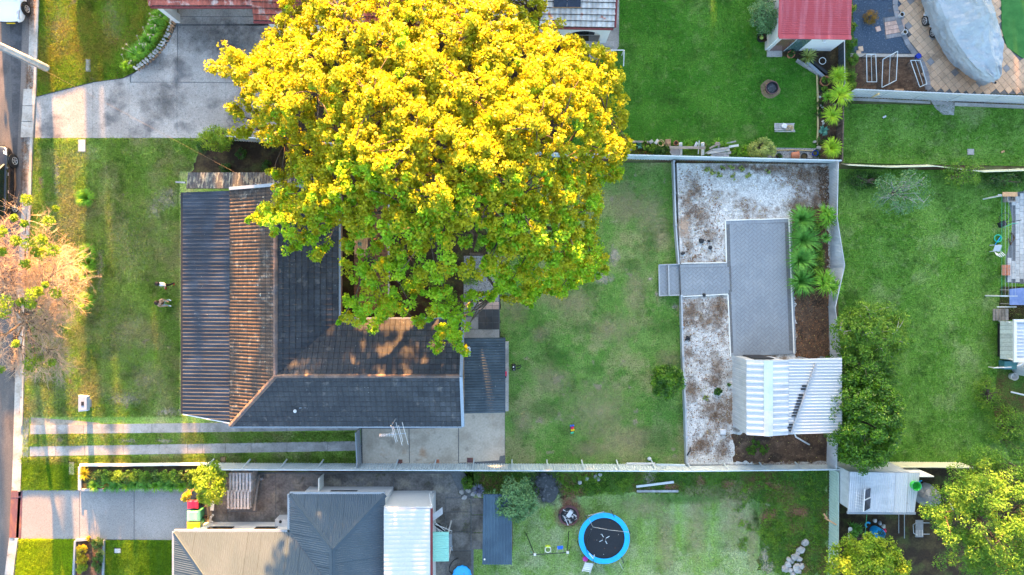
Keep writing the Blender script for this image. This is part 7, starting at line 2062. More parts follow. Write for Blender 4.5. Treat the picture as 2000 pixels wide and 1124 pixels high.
# letterbox pillar
lb = thing('letterbox', 'grey blue hooded letterbox standing on the front lawn', 'letterbox', W(164, 789))
c = W(160, 789, 0.95)
mb = MB(); mb.box(W(166, 789, 0.35), (0.35, 0.5, 0.7)); mb.build('pillar', M_gutter, lb)
mb = MB(); mb.hexa([c + V3((-.3, -.5, -.25)), c + V3((.3, -.44, -.25)), c + V3((.3, .44, -.25)), c + V3((-.3, .5, -.25))], [c + V3((-.24, -.42, 0)), c + V3((.26, -.38, 0)), c + V3((.26, .40, 0)), c + V3((-.24, .44, 0))]); mb.build('hood', M_barge, lb)
mb = MB(); mb.box(c + V3((0.02, 0, 0.005)), (0.16, 0.24, 0.02)); mb.build('slot', M_black, lb)
for s in (-1, 1):
    mb = MB(); mb.bar(c + V3((-.28, .47 * s, -.1)), c + V3((.28, .42 * s, -.1)), 0.05, 0.04); mb.build('trim', M_white, lb)

# power pole with service cable
pole = thing('power_pole', 'round concrete power pole standing beside the street kerb', 'power pole', W(90, 133))
pb = W(90, 133)
mb = MB(); mb.tube([pb - V3((0, 0, 0.3)), pb + V3((0, 0, 0.02)), pb + V3((0.02, 0, 9.0))], [0.24, 0.23, 0.15], 14); mb.build('shaft', mat('pole_concrete', (0.45, 0.45, 0.43), [ly((0.34, 0.34, 0.33), 2, 0.45, 0.6)], rough=0.8, fine=0.1), pole, smooth=True)
mb = MB(); mb.tube([pb + V3((0.05, -0.24, 0.2)), pb + V3((0.03, -0.22, 4)), pb + V3((0.02, -0.17, 8.8))], 0.03, 6); mb.build('conduit', M_gutter, pole)
mb = MB(); mb.bar(pb + V3((-0.9, 0, 8.4)), pb + V3((0.9, 0, 8.4)), 0.1, 0.12); ca_ = mb.build('cross_arm', M_wood, pole)
for dx in (-0.8, -0.3, 0.3, 0.8):
    mb = MB(); mb.lathe(pb + V3((dx, 0, 8.46)), [(0.05, 0), (0.05, 0.06), (0.03, 0.1)], 8); mb.build('insulator', M_white, ca_)
cb = thing('service_cable', 'thin overhead cable from the pole to the lean-to roof', 'cable', V3((-14.6, 5.7, 2.9)))
e0 = pb + V3((0.5, -0.1, 8.3)); e1 = V3((-14.3, 5.8, 3.7))
mb = MB(); mb.tube([e0.lerp(e1, t / 12) - V3((0, 0, 0.5 * math.sin(math.pi * t / 12))) for t in range(13)], 0.004, 5); mb.build('cable', mat('cable_tan', (0.20, 0.15, 0.09), rough=0.6), cb)
mb = MB(); mb.tube([e1 - V3((0, 0, 0.9)), e1], 0.02, 6); mb.build('bracket', M_steel, cb)
for i in range(8):
    p = e1 + V3((0.16 + i * 0.12, -0.06 - 0.05 * i, -0.08 - 0.02 * i)); mb = MB(); mb.lathe(p, [(0.03, 0), (0.03, 0.04), (0.015, 0.06)], 6); mb.build('clamp', M_white, cb)

# ------------------------------------------------------------------ bins, pallets, yard clutter of the south house
def bin_(label, x, y, lidm, bodym, h=1.0, w=0.55):
    b_ = W(x, y, 0)
    t = thing('wheelie_bin', label, 'bin', b_, 'wheelie bins beside the slate blue house')
    a, c_ = 0.40 * w / 0.55, 0.5 * w / 0.55
    lo = [b_ + V3((sx * a * 0.5, sy * c_ * 0.45, 0.04)) for sx, sy in ((-1, -1), (1, -1), (1, 1), (-1, 1))]
    hi = [b_ + V3((sx * 0.36 * w / 0.55 - 0.02, sy * w / 2, h - 0.06)) for sx, sy in ((-1, -1), (1, -1), (1, 1), (-1, 1))]
    mb = MB(); mb.hexa(lo, hi); mb.build('body', bodym, t)
    mb = MB()
    l0 = [p + V3((0, 0, 0.005)) for p in hi]
    cc = sum(hi, V3()) / 4
    l1 = [cc + (p - cc) * 1.07 + V3((0, 0, 0.03)) for p in hi]; l2 = [cc + (p - cc) * 0.78 + V3((0, 0, 0.09)) for p in hi]
    mb.hexa([cc + (p - cc) * 1.07 + V3((0, 0, 0.0)) for p in hi], l1); mb.hexa(l1, l2); mb.build('lid', lidm, t)
    mb = MB(); mb.tube([hi[1] + V3((0.06, 0.05, 0)), hi[2] + V3((0.06, -0.05, 0))], 0.018, 6); mb.build('handle', bodym, t)
    for sy in (-1, 1):
        mb = MB(); mb.lathe(b_ + V3((0.26 * w / 0.55, sy * w * 0.48, 0.1)), [(0.1, -0.025), (0.1, 0.025)], 12, Matrix.Rotation(R(90), 4, 'X')); mb.build('wheel', M_rubber, t)
bin_('crimson lidded wheelie bin nearest the small tree', 389, 978, M_red_pl, M_dark, 0.85, 0.46)
bin_('green wheelie bin with mint lid between the other bins', 393, 998, M_mint_pl, M_green_pl, 1.02, 0.56)
bin_('green wheelie bin with yellow lid against the house eave', 393, 1019, M_yellow_pl, M_green_pl, 1.02, 0.56)

def pallet(x, y, z, sx, sy, label):
    b_ = W(x, y, 0); b_.z = z
    t = thing('pallet', label, 'pallet', b_, 'stacked timber pallets in the side yard')
    n = 7
    for i in range(n):
        mb = MB(); mb.box(b_ + V3((-sx / 2 + (i + 0.5) * sx / n, 0, 0.125)), (sx / n * 0.62, sy, 0.02)); mb.build('top_slat', M_wood_grey, t)
    for j in (-1, 0, 1):
        mb = MB(); mb.box(b_ + V3((0, j * (sy / 2 - 0.05), 0.065)), (sx, 0.09, 0.095)); mb.build('bearer', M_wood, t)
    for i in (0, 3, 6):
        mb = MB(); mb.box(b_ + V3((-sx / 2 + (i + 0.5) * sx / n, 0, 0.008)), (sx / n * 0.7, sy, 0.016)); mb.build('base_slat', M_wood, t)
for s, (x, y, nm) in enumerate(((483, 932, 'fence side'), (480, 965, 'house side'))):
    for k in range(8):
        pallet(x + rng.uniform(-1, 1), y + rng.uniform(-0.7, 0.7), 0.03 + k * 0.14, 1.38, 1.12, f'top timber pallet of the {nm} stack' if k == 7 else f'lower timber pallet in the {nm} stack')
bs = W(506, 950); mb = MB(); mb.bar(W(506, 928, 0.1), W(496, 998, 0.7), 0.1, 0.08); tag(mb.build('timber_post', M_wood, base=bs), 'long timber post lying beside the pallet stacks', 'timber')
bs = W(418, 980); mb = MB(); mb.hexa([W(410, 998, 0.3), W(417, 998, 0.3), W(419, 975, 0.3), W(412, 975, 0.3)], [W(410, 998, 0.36), W(417, 998, 0.36), W(419, 975, 0.36), W(412, 975, 0.36)]); mb.bar(W(414, 990, 0.03), W(415, 988, 0.3), 0.12, 0.12); tag(mb.build('white_board', M_offwhite, base=bs), 'white board leaning behind the small green tree', 'board')
sd = W(412, 1018); t_ = thing('broken_chair', 'broken white plastic chair pieces behind the bins', 'chair', sd)
for a, b in (((408, 1025), (412, 1010)), ((412, 1010), (416, 1006)), ((411, 1026), (414, 1019))):
    mb = MB(); mb.bar(W(*a, 0.1), W(*b, 0.35), 0.12, 0.05); mb.build('piece', M_white, t_)
bs = W(430, 1024); mb = MB(); mb.rock(W(430, 1024, 0.15), (0.3, 0.26, 0.3), 8); mb.rock(W(426, 1027, 0.1), (0.16, 0.16, 0.2), 9); tag(mb.build('white_bag', M_offwhite, base=bs), 'crumpled white bag against the house wall', 'bag')
bs = W(510, 937); mb = MB(); mb.hexa([W(505, 935, 0.1), W(513, 933, 0.1), W(515, 938, 0.1), W(507, 940, 0.1)], [W(506, 935, 0.3), W(512, 934, 0.25), W(514, 937, 0.2), W(508, 939, 0.3)]); tag(mb.build('tarp_scrap', M_tarp_grey, base=bs), 'crumpled grey tarp scrap near the pallet stack', 'tarp')
ac = thing('air_conditioner', 'grey outdoor air conditioner box beside the slate roof', 'air conditioner', W(551, 1024))
c = W(553, 1022, 0.5)
mb = MB(); mb.box((c.x, c.y, 0.45), (0.75, 0.65, 0.85)); mb.build('case', M_tin_zinc, ac)
mb = MB(); mb.lathe(V3((c.x - 0.05, c.y + 0.2, 0.88)), [(0.09, 0), (0.09, 0.02), (0.02, 0.03)], 10); mb.build('vent', M_black, ac)
mb = MB(); mb.box((c.x, c.y, 0.03), (0.85, 0.7, 0.05)); mb.build('base', M_concrete, ac)
for i, (pts, z_, m_, lab) in enumerate((([(841, 998), (845, 994), (845, 1012), (841, 1014)], 1.9, M_tin_zinc, 'narrow grey sheet leaning beside the white annexe'), ([(841, 1008), (864, 991), (865, 1004), (846, 1018), (841, 1018)], 1.7, M_tin_zinc, 'pale grey sheet leaning out from the white annexe'))):
    bs = W(845, 1005); mb = MB(); mb.prism(PX(pts, z_), 0.04)
    mb.bar(W(842, 1006, 0.03), W(842, 1006, z_), 0.06, 0.06); mb.bar(W(860, 1000, 0.03), W(860, 1000, z_), 0.04, 0.04)
    tag(mb.build('leaning_sheet', m_, base=bs), lab, 'sheet')
ld = thing('folded_airer', 'folded white clothes airer frame beside the mint awning', 'airer', W(858, 1028))
for a, b in (((843, 1022), (883, 1038)), ((843, 1027), (866, 1040)), ((842, 1036), (856, 1036)), ((856, 1036), (861, 1041)), ((848, 1020), (870, 1038))):
    mb = MB(); mb.tube([W(*a, 1.3), W(*b, 0.9)], 0.022, 6); mb.build('rail', M_white, ld)
mb = MB(); mb.prism(PX([(846, 1023), (858, 1022), (872, 1038), (860, 1040)], 0.9), 0.03); mb.build('panel', M_dark, ld)
for p in ((845, 1024), (870, 1036)):
    q = W(*p, 0.9); mb = MB(); mb.bar(V3((q.x, q.y, 0.03)), q, 0.04, 0.04); mb.build('leg', M_steel, ld)
bs = W(880, 1055); mb = MB(); mb.box(W(880, 1056, 0.25), (0.16, 0.9, 0.45)); mb.box(W(880, 1068, 0.35), (0.26, 0.12, 0.06)); mb.box(W(880, 1074, 0.35), (0.26, 0.12, 0.06)); tag(mb.build('storage_crate', M_gutter, base=bs), 'grey storage crate under the mint awning edge', 'crate')
pool = thing('paddling_pool', 'scalloped sky blue paddling pool on the concrete', 'pool', W(903, 1118))
c = W(903, 1120)
mb = MB()
def scal(r, z): return [c + V3((math.cos(a * .1309) * r * (1 + 0.035 * math.cos(a * .1309 * 12)), math.sin(a * .1309) * r * (1 + 0.035 * math.cos(a * .1309 * 12)), z)) for a in range(48)]
r0_, r1_, r2_, r3_ = scal(0.50, 0.03), scal(0.56, 0.28), scal(0.50, 0.28), scal(0.46, 0.06)
for A_, B_ in ((r0_, r1_), (r1_, r2_), (r2_, r3_)):
    for i in range(48): mb.poly([A_[i], A_[(i + 1) % 48], B_[(i + 1) % 48], B_[i]])
mb.poly(r3_); mb.build('shell', M_blue_pl, pool)
mb = MB(); mb.poly(scal(0.485, 0.2)); mb.build('water', M_water, pool)
for i in range(5):
    mb = MB(); mb.rock(c + V3((rng.uniform(-.2, .2), rng.uniform(-.1, .25), 0.21)), (0.05, 0.03, 0.02), i); mb.build('floating_leaf', M_litter, pool)
bs = W(880, 1110); mb = MB(); mb.tube([W(895, 1091, 0.06), W(888, 1094, 0.06), W(882, 1100, 0.06), W(878, 1108, 0.06), W(877, 1116, 0.06), W(884, 1123, 0.06)], 0.022, 6); tag(mb.build('garden_hose', M_dark, base=bs), 'dark garden hose curving beside the paddling pool', 'hose')
for i, (x, y) in enumerate(((915, 958), (925, 965), (936, 967), (907, 972), (902, 962))):
    bs = W(x, y); mb = MB(); mb.rock(bs + V3((0, 0, 0.06)), (0.42, 0.3, 0.14), 100 + i); tag(mb.build('paving_stone', M_stone_grey, base=bs), 'flat grey stone bordering the lavender corner', 'stone', 'flat stones by the lavender')
for i, (x, y) in enumerate(((1163, 931), (1172, 928), (1168, 936), (1146, 936), (1132, 943))):
    bs = W(x, y); mb = MB(); mb.rock(bs + V3((0, 0, 0.06)), (0.3, 0.3, 0.16), 110 + i); tag(mb.build('paving_stone', M_stone_grey, base=bs), 'pale stone lying in the weeds by the steel fence', 'stone', 'pale stones in the weeds')
bs = W(1068, 950); mb = MB(); mb.rock(W(1066, 942, 0.1), (1.2, 1.0, 0.5), 130, 3); mb.rock(W(1072, 962, 0.08), (1.0, 1.2, 0.35), 131, 3); tag(mb.build('ash_heap', M_ash, base=bs), 'low dark heap of ash and mulch behind the bush', 'heap')

# ------------------------------------------------------------------ trampoline, swing, chair, toys
tp = thing('trampoline', 'round trampoline with sky blue pad and black mat', 'trampoline', W(1180, 1050))
tz = 0.8
c = W(1180, 1052, tz)
ro, ri = 1.53, 1.23
N_ = 40
mb = MB()
def circ(r, z, n=N_): return [V3((c.x + math.cos(2 * math.pi * i / n) * r, c.y + math.sin(2 * math.pi * i / n) * r, z)) for i in range(n)]
for i in range(8):
    a0, a1 = i * 5, i * 5 + 5
    m2 = MB()
    O_, I_, O2, I2 = circ(ro, tz), circ(ri, tz), circ(ro, tz + 0.04), circ(ri, tz + 0.035)
    for k in range(a0, a1):
        j = (k + 1) % N_
        m2.poly([O2[k], O2[j], I2[j], I2[k]]); m2.poly([O_[k], O_[j], O2[j], O2[k]]); m2.poly([I2[k], I2[j], I_[j], I_[k]])
    m2.build('pad_section', M_blue_pl, tp)
mb.poly(circ(ri + 0.1, tz - 0.01)); mb.build('jump_mat', M_mesh_black, tp)
for a in (0.5, 2.07, 3.64, 5.21):
    d = V3((math.cos(a), math.sin(a), 0)); p = c + V3((0.02, -0.05, 0))
    mb = MB(); mb.bar(V3((p.x, p.y, tz - 0.002)) + d * 0.12, V3((p.x, p.y, tz - 0.002)) + d * 0.34, 0.04, 0.008); mb.build('mat_mark', M_fence, tp)
mb = MB(); mb.ring(V3((c.x, c.y, tz - 0.03)), ro - 0.03, 0.025, 40, 6); mb.build('frame_ring', M_steel, tp)
for i in range(6):
    a = i * math.pi / 3 + 0.2
    p = V3((c.x + math.cos(a) * (ro - 0.03), c.y + math.sin(a) * (ro - 0.03), 0))
    mb = MB(); mb.tube([p + V3((0, 0, 0.02)), p + V3((0, 0, tz - 0.03))], 0.022, 6); mb.build('leg', M_steel, tp)
    q = V3((c.x + math.cos(a) * (ro + 0.06), c.y + math.sin(a) * (ro + 0.06), 0))
    hgt = 1.55 if i in (1, 5) else (0.95 if i != 3 else 1.1)
    mb = MB(); mb.tube([q + V3((0, 0, 0.3)), q + V3((0, 0, hgt))], 0.02, 6); mb.build('net_pole', M_black, tp)
# sagging slack safety net
def drape(pts):
    m2 = MB()
    n = len(pts)
    lo = [V3((p.x, p.y, tz + 0.05)) for p in pts]
    for i in range(n - 1): m2.poly([lo[i], lo[i + 1], pts[i + 1], pts[i]])
    return m2
pp_ = [W(1204, 1128, 0.9), W(1215, 1116, 1.0), W(1228, 1092, 1.0), W(1234, 1060, 1.0), W(1230, 1046, 1.0)]
drape(pp_).build('safety_net', M_net, tp)
mb = MB(); mb.tube([W(1150, 1013, 1.1), W(1158, 1030, 1.25), W(1190, 1036, 1.25), W(1228, 1040, 1.1)], 0.012, 5); mb.build('net_rope', M_stone, tp)
mb = MB(); mb.tube([W(1158, 1030, 1.25), W(1148, 1055, 1.0), W(1146, 1078, 1.0), W(1151, 1090, 0.95)], 0.014, 5); mb.build('net_rope', M_black, tp)
m2 = MB(); a_, b_, d_, e_ = W(1158, 1030, 1.25), W(1146, 1078, 1.0), W(1151, 1090, 0.95), W(1142, 1060, 0.86)
m2.poly([a_, b_, e_]); m2.poly([b_, d_, e_]); m2.build('safety_net', M_net, tp)
mb = MB(); mb.tube([W(1149, 1008, 1.0), W(1180, 1000, 1.0)], 0.018, 6); mb.build('net_pole', M_steel, tp)
mb = MB(); mb.tube([W(1209, 1098, 0.6), W(1217, 1113, 0.05)], 0.016, 6); mb.build('brace', M_steel, tp)
mb = MB(); mb.tube([W(1151, 1082, 1.3), W(1159, 1092, 1.3), W(1161, 1084, 1.3)], 0.025, 6); mb.build('hook_frame', M_white, tp)
mb = MB(); mb.tube([W(1159, 1092, 1.3), W(1159, 1100, 0.8)], 0.02, 6); mb.build('net_pole', M_black, tp)
for i in range(14):
    a = rng.uniform(0, 6.28); r_ = rng.uniform(0, 1.1); mb = MB(); mb.rock(V3((c.x + math.cos(a) * r_, c.y + math.sin(a) * r_, tz)), (0.05, 0.04, 0.012), i); mb.build('leaf_on_mat', M_litter if i % 2 else M_stone, tp)

lc = thing('garden_chair', 'white slatted lounge chair below the trampoline pad', 'chair', W(1148, 1110))
for i in range(5):
    a, b = W(1143 - i * 1.5, 1101 + i * 3.4, 0.38), W(1158 - i * 1.5, 1103 + i * 3.6, 0.38)
    mb = MB(); mb.bar(a, b, 0.10 if i < 4 else 0.05, 0.03); mb.build('slat', M_offwhite, lc)
for a, b in (((1144, 1098), (1137, 1117)), ((1159, 1101), (1152, 1121))):
    mb = MB(); mb.tube([W(*a, 0.36), W(*b, 0.36)], 0.025, 6); mb.build('frame', M_white, lc)
for p in ((1145, 1100), (1138, 1117), (1158, 1103), (1152, 1120)):
    q = W(*p, 0.36); mb = MB(); mb.bar(V3((q.x, q.y, 0)), q, 0.03, 0.03); mb.build('leg', M_white, lc)
bs = W(1144, 1091); mb = MB(); mb.lathe(W(1143, 1091, 0.05), [(0.10, 0), (0.17, 0.08), (0.16, 0.18), (0.05, 0.24)], 12); tag(mb.build('ball', M_pink_pl, base=bs), 'magenta ball half under the trampoline edge', 'ball')

sw = thing('swing_set', 'small swing set with lime and blue seats', 'swing set', W(1072, 1062))
tA, tB = W(1044, 1084, 1.75), W(1108, 1080, 1.75)
mb = MB(); mb.tube([W(1034, 1085, 1.75), tA, tB, W(1112, 1080, 1.75)], 0.026, 8); mb.build('top_bar', M_black, sw)
for q, s in ((tA, W(1027, 1042, 0)), (tB, W(1111, 1039, 0)), (tA, W(1036, 1078, 0)), (tB, W(1113, 1074, 0))):
    mid = q.lerp(s, 0.45)
    mb = MB(); mb.tube([q, mid], 0.026, 6); mb.build('leg', M_black, sw)
    mb = MB(); mb.tube([mid, s], 0.024, 6); mb.build('leg', M_tin_mint if s.y < -16 else M_black, sw)
for q in (tA, tB):
    mb = MB(); mb.box(q + V3((0.02, 0.02, 0.03)), (0.14, 0.12, 0.1)); mb.build('bracket', M_white, sw)
for i, (x, m_) in enumerate(((1070, M_lime_pl), (1094, M_blue_toy))):
    s = W(x, 1070, 0.45)
    if i == 0:
        mb = MB(); mb.box(s + V3((0, 0.05, 0)), (0.30, 0.16, 0.05)); mb.box(s + V3((0, 0.13, 0.12)), (0.28, 0.04, 0.22)); mb.build('seat', m_, sw)
        mb = MB(); mb.ring(s + V3((0, -0.06, 0.2)), 0.17, 0.025, 16, 6); mb.build('guard', M_offwhite, sw)
    else:
        mb = MB(); mb.hexa([s + V3((-.17, -.09, 0)), s + V3((.17, -.07, 0)), s + V3((.17, .10, 0)), s + V3((-.17, .08, 0))], [s + V3((-.18, -.10, .05)), s + V3((.18, -.08, .05)), s + V3((.18, .11, .05)), s + V3((-.18, .09, .05))]); mb.build('seat', m_, sw)
    for dx in (-0.16, 0.16):
        tt = tA.lerp(tB, (x - 1044) / 64.0)
        mb = MB(); mb.tube([s + V3((dx, 0, 0.04)), V3((tt.x + dx * 1.15, tt.y, 1.74))], 0.010, 5); mb.build('rope', M_fence, sw)
toy = thing('toy_blocks', 'toy of blue, red, yellow and green knobs on the back lawn', 'toy', W(1118, 838))
for i, (x, y, m_) in enumerate(((1115, 832, M_blue_toy), (1119.5, 831.5, M_blue_toy), (1116, 837, M_red_pl), (1119.2, 836, M_red_pl), (1116.6, 840.5, M_yellow_pl), (1120.2, 840, M_yellow_pl), (1116, 846, M_teal_pl), (1118.8, 845, M_teal_pl))):
    mb = MB(); mb.lathe(W(x, y, 0.03), [(0.055, 0), (0.065, 0.05), (0.05, 0.10), (0.02, 0.125)], 10); mb.build('knob', m_, toy)
mb = MB(); mb.box(W(1117.8, 838.5, 0.025), (0.14, 0.42, 0.03), rz=0.0); mb.build('board', M_red_pl, toy)
bt = thing('ride_on_toy', 'small black and white ride-on toy with looped handle on the grass', 'toy', W(1006, 718))
c = W(1003.5, 718, 0.12)
mb = MB(); mb.lathe(c, [(0.10, -0.1), (0.14, -0.02), (0.12, 0.08), (0.05, 0.12)], 10, Matrix.Diagonal((0.9, 1.7, 1, 1))); mb.build('body', M_black, bt)
mb = MB(); mb.lathe(c + V3((-0.03, 0.03, 0.11)), [(0.05, 0), (0.045, 0.03), (0.02, 0.04)], 10); mb.build('badge', M_white, bt)
mb = MB(); mb.lathe(c + V3((0.0, -0.14, 0.10)), [(0.03, 0), (0.02, 0.03)], 8); mb.build('badge', M_white, bt)
mb = MB(); mb.tube([W(1008, 716, 0.1), W(1013, 715, 0.16), W(1017, 713.5, 0.2), W(1018, 716, 0.2), W(1015, 720, 0.16), W(1009, 721, 0.1)], 0.028, 6); mb.build('handle', M_black, bt)
for dx, dy in ((-0.1, 0.16), (0.1, 0.16), (-0.1, -0.16), (0.1, -0.16)):
    mb = MB(); mb.lathe(c + V3((dx, dy, -0.06)), [(0.055, -0.02), (0.055, 0.02)], 10, Matrix.Rotation(R(90), 4, 'Y')); mb.build('wheel', M_rubber, bt)
gt = thing('garden_trolley', 'crimson and dark trolley handle at the porch edge', 'trolley', W(988, 730))
mb = MB(); mb.box(W(988.5, 730, 0.35), (0.08, 0.28, 0.5)); mb.build('body', M_red_pl, gt)
mb = MB(); mb.box(W(988, 736, 0.35), (0.07, 0.12, 0.5)); mb.build('wheel_guard', M_dark, gt)

# goal frame by the north house
gf = thing('goal_frame', 'white pipe goal frame beside the lush lawn', 'goal', W(1207, 112))
gz = 0.9
for a, b in (((1194, 98), (1219, 98)), ((1219, 98), (1218, 129)), ((1194, 98), (1194, 112))):
    mb = MB(); mb.tube([W(*a, gz), W(*b, gz if b[1] < 120 else 0.1)], 0.035, 6); mb.build('bar', M_white, gf)
for p in ((1194, 98), (1219, 98)):
    q = W(*p, gz); mb = MB(); mb.tube([V3((q.x, q.y, 0)), q], 0.03, 6); mb.build('post', M_white, gf)

# clothes line, chair, pots and junk at the eastern edge
cl = thing('clothes_line', 'two white T-posts with thin lines across the eastern lawn edge', 'clothes line', W(1940, 480))
for (fx, fy, tx, ty) in ((1921, 389, 1945, 384), (1925, 578, 1955, 577)):
    a = W(fx, fy, 0); b = W(tx, ty, 0); b = V3((a.x, a.y, 1.9))
    mb = MB(); mb.tube([a, b], 0.045, 8); mb.build('post', M_white, cl)
    mb = MB(); mb.bar(b + V3((-0.45, 0, 0)), b + V3((0.55, 0, 0)), 0.06, 0.05); mb.build('cross_arm', M_steel, cl)
mb = MB(); mb.box(V3((W(1921, 389, 0).x + 0.2, W(1921, 389, 0).y + 0.02, 1.96)), (0.85, 0.26, 0.06)); mb.build('peg_board', M_wood_tan, cl)
for i in range(5):
    x_ = W(1923, 480, 0).x - 0.3 + i * 0.2
    mb = MB(); mb.tube([V3((x_, W(1921, 389).y, 1.92)), V3((x_, W(1925, 578).y, 1.92))], 0.006, 4); mb.build('line', M_teal_pl if i == 0 else M_steel, cl)
pc = thing('plastic_chair', 'white plastic chair tipped on the eastern lawn edge', 'chair', W(1949, 485))
cc = W(1949, 485, 0.35)
mb = MB(); mb.box(cc, (0.42, 0.40, 0.03), rx=0.5); mb.build('seat', M_white, pc)
for i in range(6):
    a = -0.9 + i * 0.36; p = cc + V3((math.sin(a) * 0.26, -0.30 - math.cos(a) * 0.05 + 0.04 * abs(i - 2.5), 0.06))
    mb = MB(); mb.bar(p, p + V3((math.sin(a) * 0.06, -0.22, 0.24)), 0.045, 0.02); mb.build('back_slat', M_white, pc)
for sx in (-1, 1):
    for sy in (-1, 1):
        mb = MB(); mb.bar(cc + V3((sx * 0.2, sy * 0.18, 0)), cc + V3((sx * 0.24, sy * 0.2, -0.34)), 0.04, 0.03); mb.build('leg', M_white, pc)
hs = thing('garden_hose', 'coiled teal hose beside the tipped white chair', 'hose', W(1949, 466))
mb = MB()
for i in range(4): mb.ring(W(1950, 466, 0.05 + i * 0.03), 0.2 + 0.03 * (i % 2), 0.02, 18, 5)
mb.build('coil', M_teal_pl, hs)
mb = MB(); mb.tube([W(1944, 478, 0.06), W(1948, 473, 0.1), W(1956, 462, 0.1)], 0.025, 6); mb.build('hose_tail', M_blue_pl, hs)
bb_ = thing('brick_stack', 'stack of terracotta bricks beside the eastern paving', 'bricks', W(1966, 528))
for i in range(2):
    for j in range(3):
        for k in range(2):
            mb = MB(); p = W(1961 + k * 8, 521 + j * 7, 0.08 + i * 0.12); mb.box(p, (0.23, 0.20, 0.11)); mb.build('brick', M_terracotta, bb_)
tb_ = thing('timber_box', 'open dark timber planter box at the paving corner', 'planter', W(1972, 386))
for a, b in (((1964, 378), (1980, 378)), ((1980, 378), (1980, 394)), ((1980, 394), (1964, 394)), ((1964, 394), (1964, 378))):
    mb = MB(); mb.bar(W(*a, 0.2), W(*b, 0.2), 0.05, 0.4); mb.build('side', M_wood, tb_)
bk = thing('garden_cart', 'tangled dark garden cart on the eastern paving edge', 'cart', W(1962, 425))
mb = MB(); mb.ring(W(1962, 425, 0.3), 0.3, 0.02, 20, 5, Matrix.Rotation(0.5, 4, 'X')); mb.build('wheel', M_dark, bk)
mb = MB(); mb.tube([W(1952, 440, 0.3), W(1965, 436, 0.5), W(1996, 430, 0.8)], 0.02, 6); mb.build('handle', M_dark, bk)
mb = MB(); mb.tube([W(1960, 445, 0.2), W(1978, 437, 0.3), W(1990, 436, 0.5)], 0.015, 6); mb.build('handle', M_teal_pl, bk)
mb = MB(); mb.box(W(1958, 438, 0.25), (0.4, 0.3, 0.2), rz=0.4); mb.build('tray', M_dark, bk)
mb = MB(); mb.tube([W(1976, 455, 0.1), W(1982, 465, 0.1), W(1975, 478, 0.1), W(1970, 466, 0.1)], 0.05, 6); mb.build('bag', M_soil, bk)
bs = W(1985, 582); t_ = thing('covered_table', 'blue tarpaulin covered table at the eastern edge', 'table', bs)
q = [W(1972, 565, 0.9), W(2030, 560, 0.9), W(2030, 596, 0.9), W(1972, 596, 0.9)]
mb = MB(); mb.prism(q, 0.03); mb.build('cover', M_bluesheet, t_)
for p in q:
    mb = MB(); cc_ = sum(q, V3()) / 4; r_ = p.lerp(cc_, 0.12); mb.bar(V3((r_.x, r_.y, 0)), r_, 0.06, 0.06); mb.build('leg', M_wood, t_)
wt = thing('water_tank', 'pale round water tank beside the eastern deck', 'tank', W(1990, 715))
c = W(1992, 716, 0)
mb = MB(); mb.lathe(c, [(0.52, 0), (0.54, 0.1), (0.54, 1.0), (0.5, 1.1), (0.36, 1.12), (0.34, 1.06), (0.3, 1.05)], 26); mb.build('shell', M_tin_zinc, wt)
mb = MB(); mb.tube([W(1988, 716, 1.15), W(2004, 708, 1.3)], 0.06, 8); mb.build('inlet_pipe', M_white, wt)
mb = MB(); mb.tube([W(1941, 719, 0.5), W(1976, 718, 0.5)], 0.04, 8); mb.build('outlet_pipe', M_white, wt)
for i, x in enumerate((1943, 1960)):
    q = W(x, 719, 0.5); mb = MB(); mb.bar(V3((q.x, q.y, 0)), q, 0.05, 0.05); mb.build('pipe_stand', M_offwhite, wt)
mb = MB(); mb.box(W(1970, 713, 0.25), (0.8, 0.5, 0.5)); mb.build('pump_box', mat('teal_paint', (0.05, 0.16, 0.17), rough=0.5), wt)
bs = W(1976, 735); mb = MB(); mb.lathe(bs, [(0.2, 0), (0.22, 0.3), (0.235, 0.31), (0.2, 0.3), (0.17, 0.06)], 18); tag(mb.build('bucket', M_stone, base=bs), 'pale round bucket below the water tank', 'bucket')
bs = W(1985, 770); mb = MB(); mb.tube([W(1975, 766, 0.3), W(2005, 773, 0.6)], 0.05, 8); mb.tube([W(1977, 767, 0.0), W(1977, 767, 0.3)], 0.03, 6); tag(mb.build('pipe', M_white, base=bs), 'white pipe at the edge below the water tank', 'pipe')
for i, (x, y) in enumerate(((1727, 229), (1958, 297))):
    bs = W(x, y); mb = MB(); mb.box(bs + V3((0, 0, 0.05)), (0.2, 0.1, 0.04), rz=0.4); mb.box(bs + V3((0.05, 0.03, 0.06)), (0.1, 0.08, 0.05), rz=1.0); tag(mb.build('litter_scrap', (M_white, M_wood_tan)[i], base=bs), ('small white scrap on the eastern grass strip', 'small tan scrap on the eastern grass strip')[i], 'scrap')

# south-east clutter
mc = thing('covered_mower', 'machine under a grey cover beside the pale shed', 'covered machine', W(1812, 972))
c = W(1815, 970, 0.55)
mb = MB()
def rim_(sc, z, seed):
    r_ = random.Random(seed); return [V3((c.x + math.cos(a * .5236) * 0.68 * sc * r_.uniform(.88, 1.1), c.y + math.sin(a * .5236) * 0.6 * sc * r_.uniform(.88, 1.1), z + r_.uniform(-.04, .04))) for a in range(12)]
rings = [rim_(1.1, 0.05, 1), rim_(1.05, 0.5, 2), rim_(0.85, 0.85, 3), rim_(0.45, 1.0, 4)]
for A_, B_ in zip(rings, rings[1:]):
    for i in range(12): mb.poly([A_[i], A_[(i + 1) % 12], B_[(i + 1) % 12], B_[i]])
mb.poly(rings[-1]); mb.build('cover', M_tarp_grey, mc)
mb = MB(); mb.box(W(1801, 969, 0.5), (0.16, 0.26, 0.3)); mb.build('engine', M_red_pl, mc)
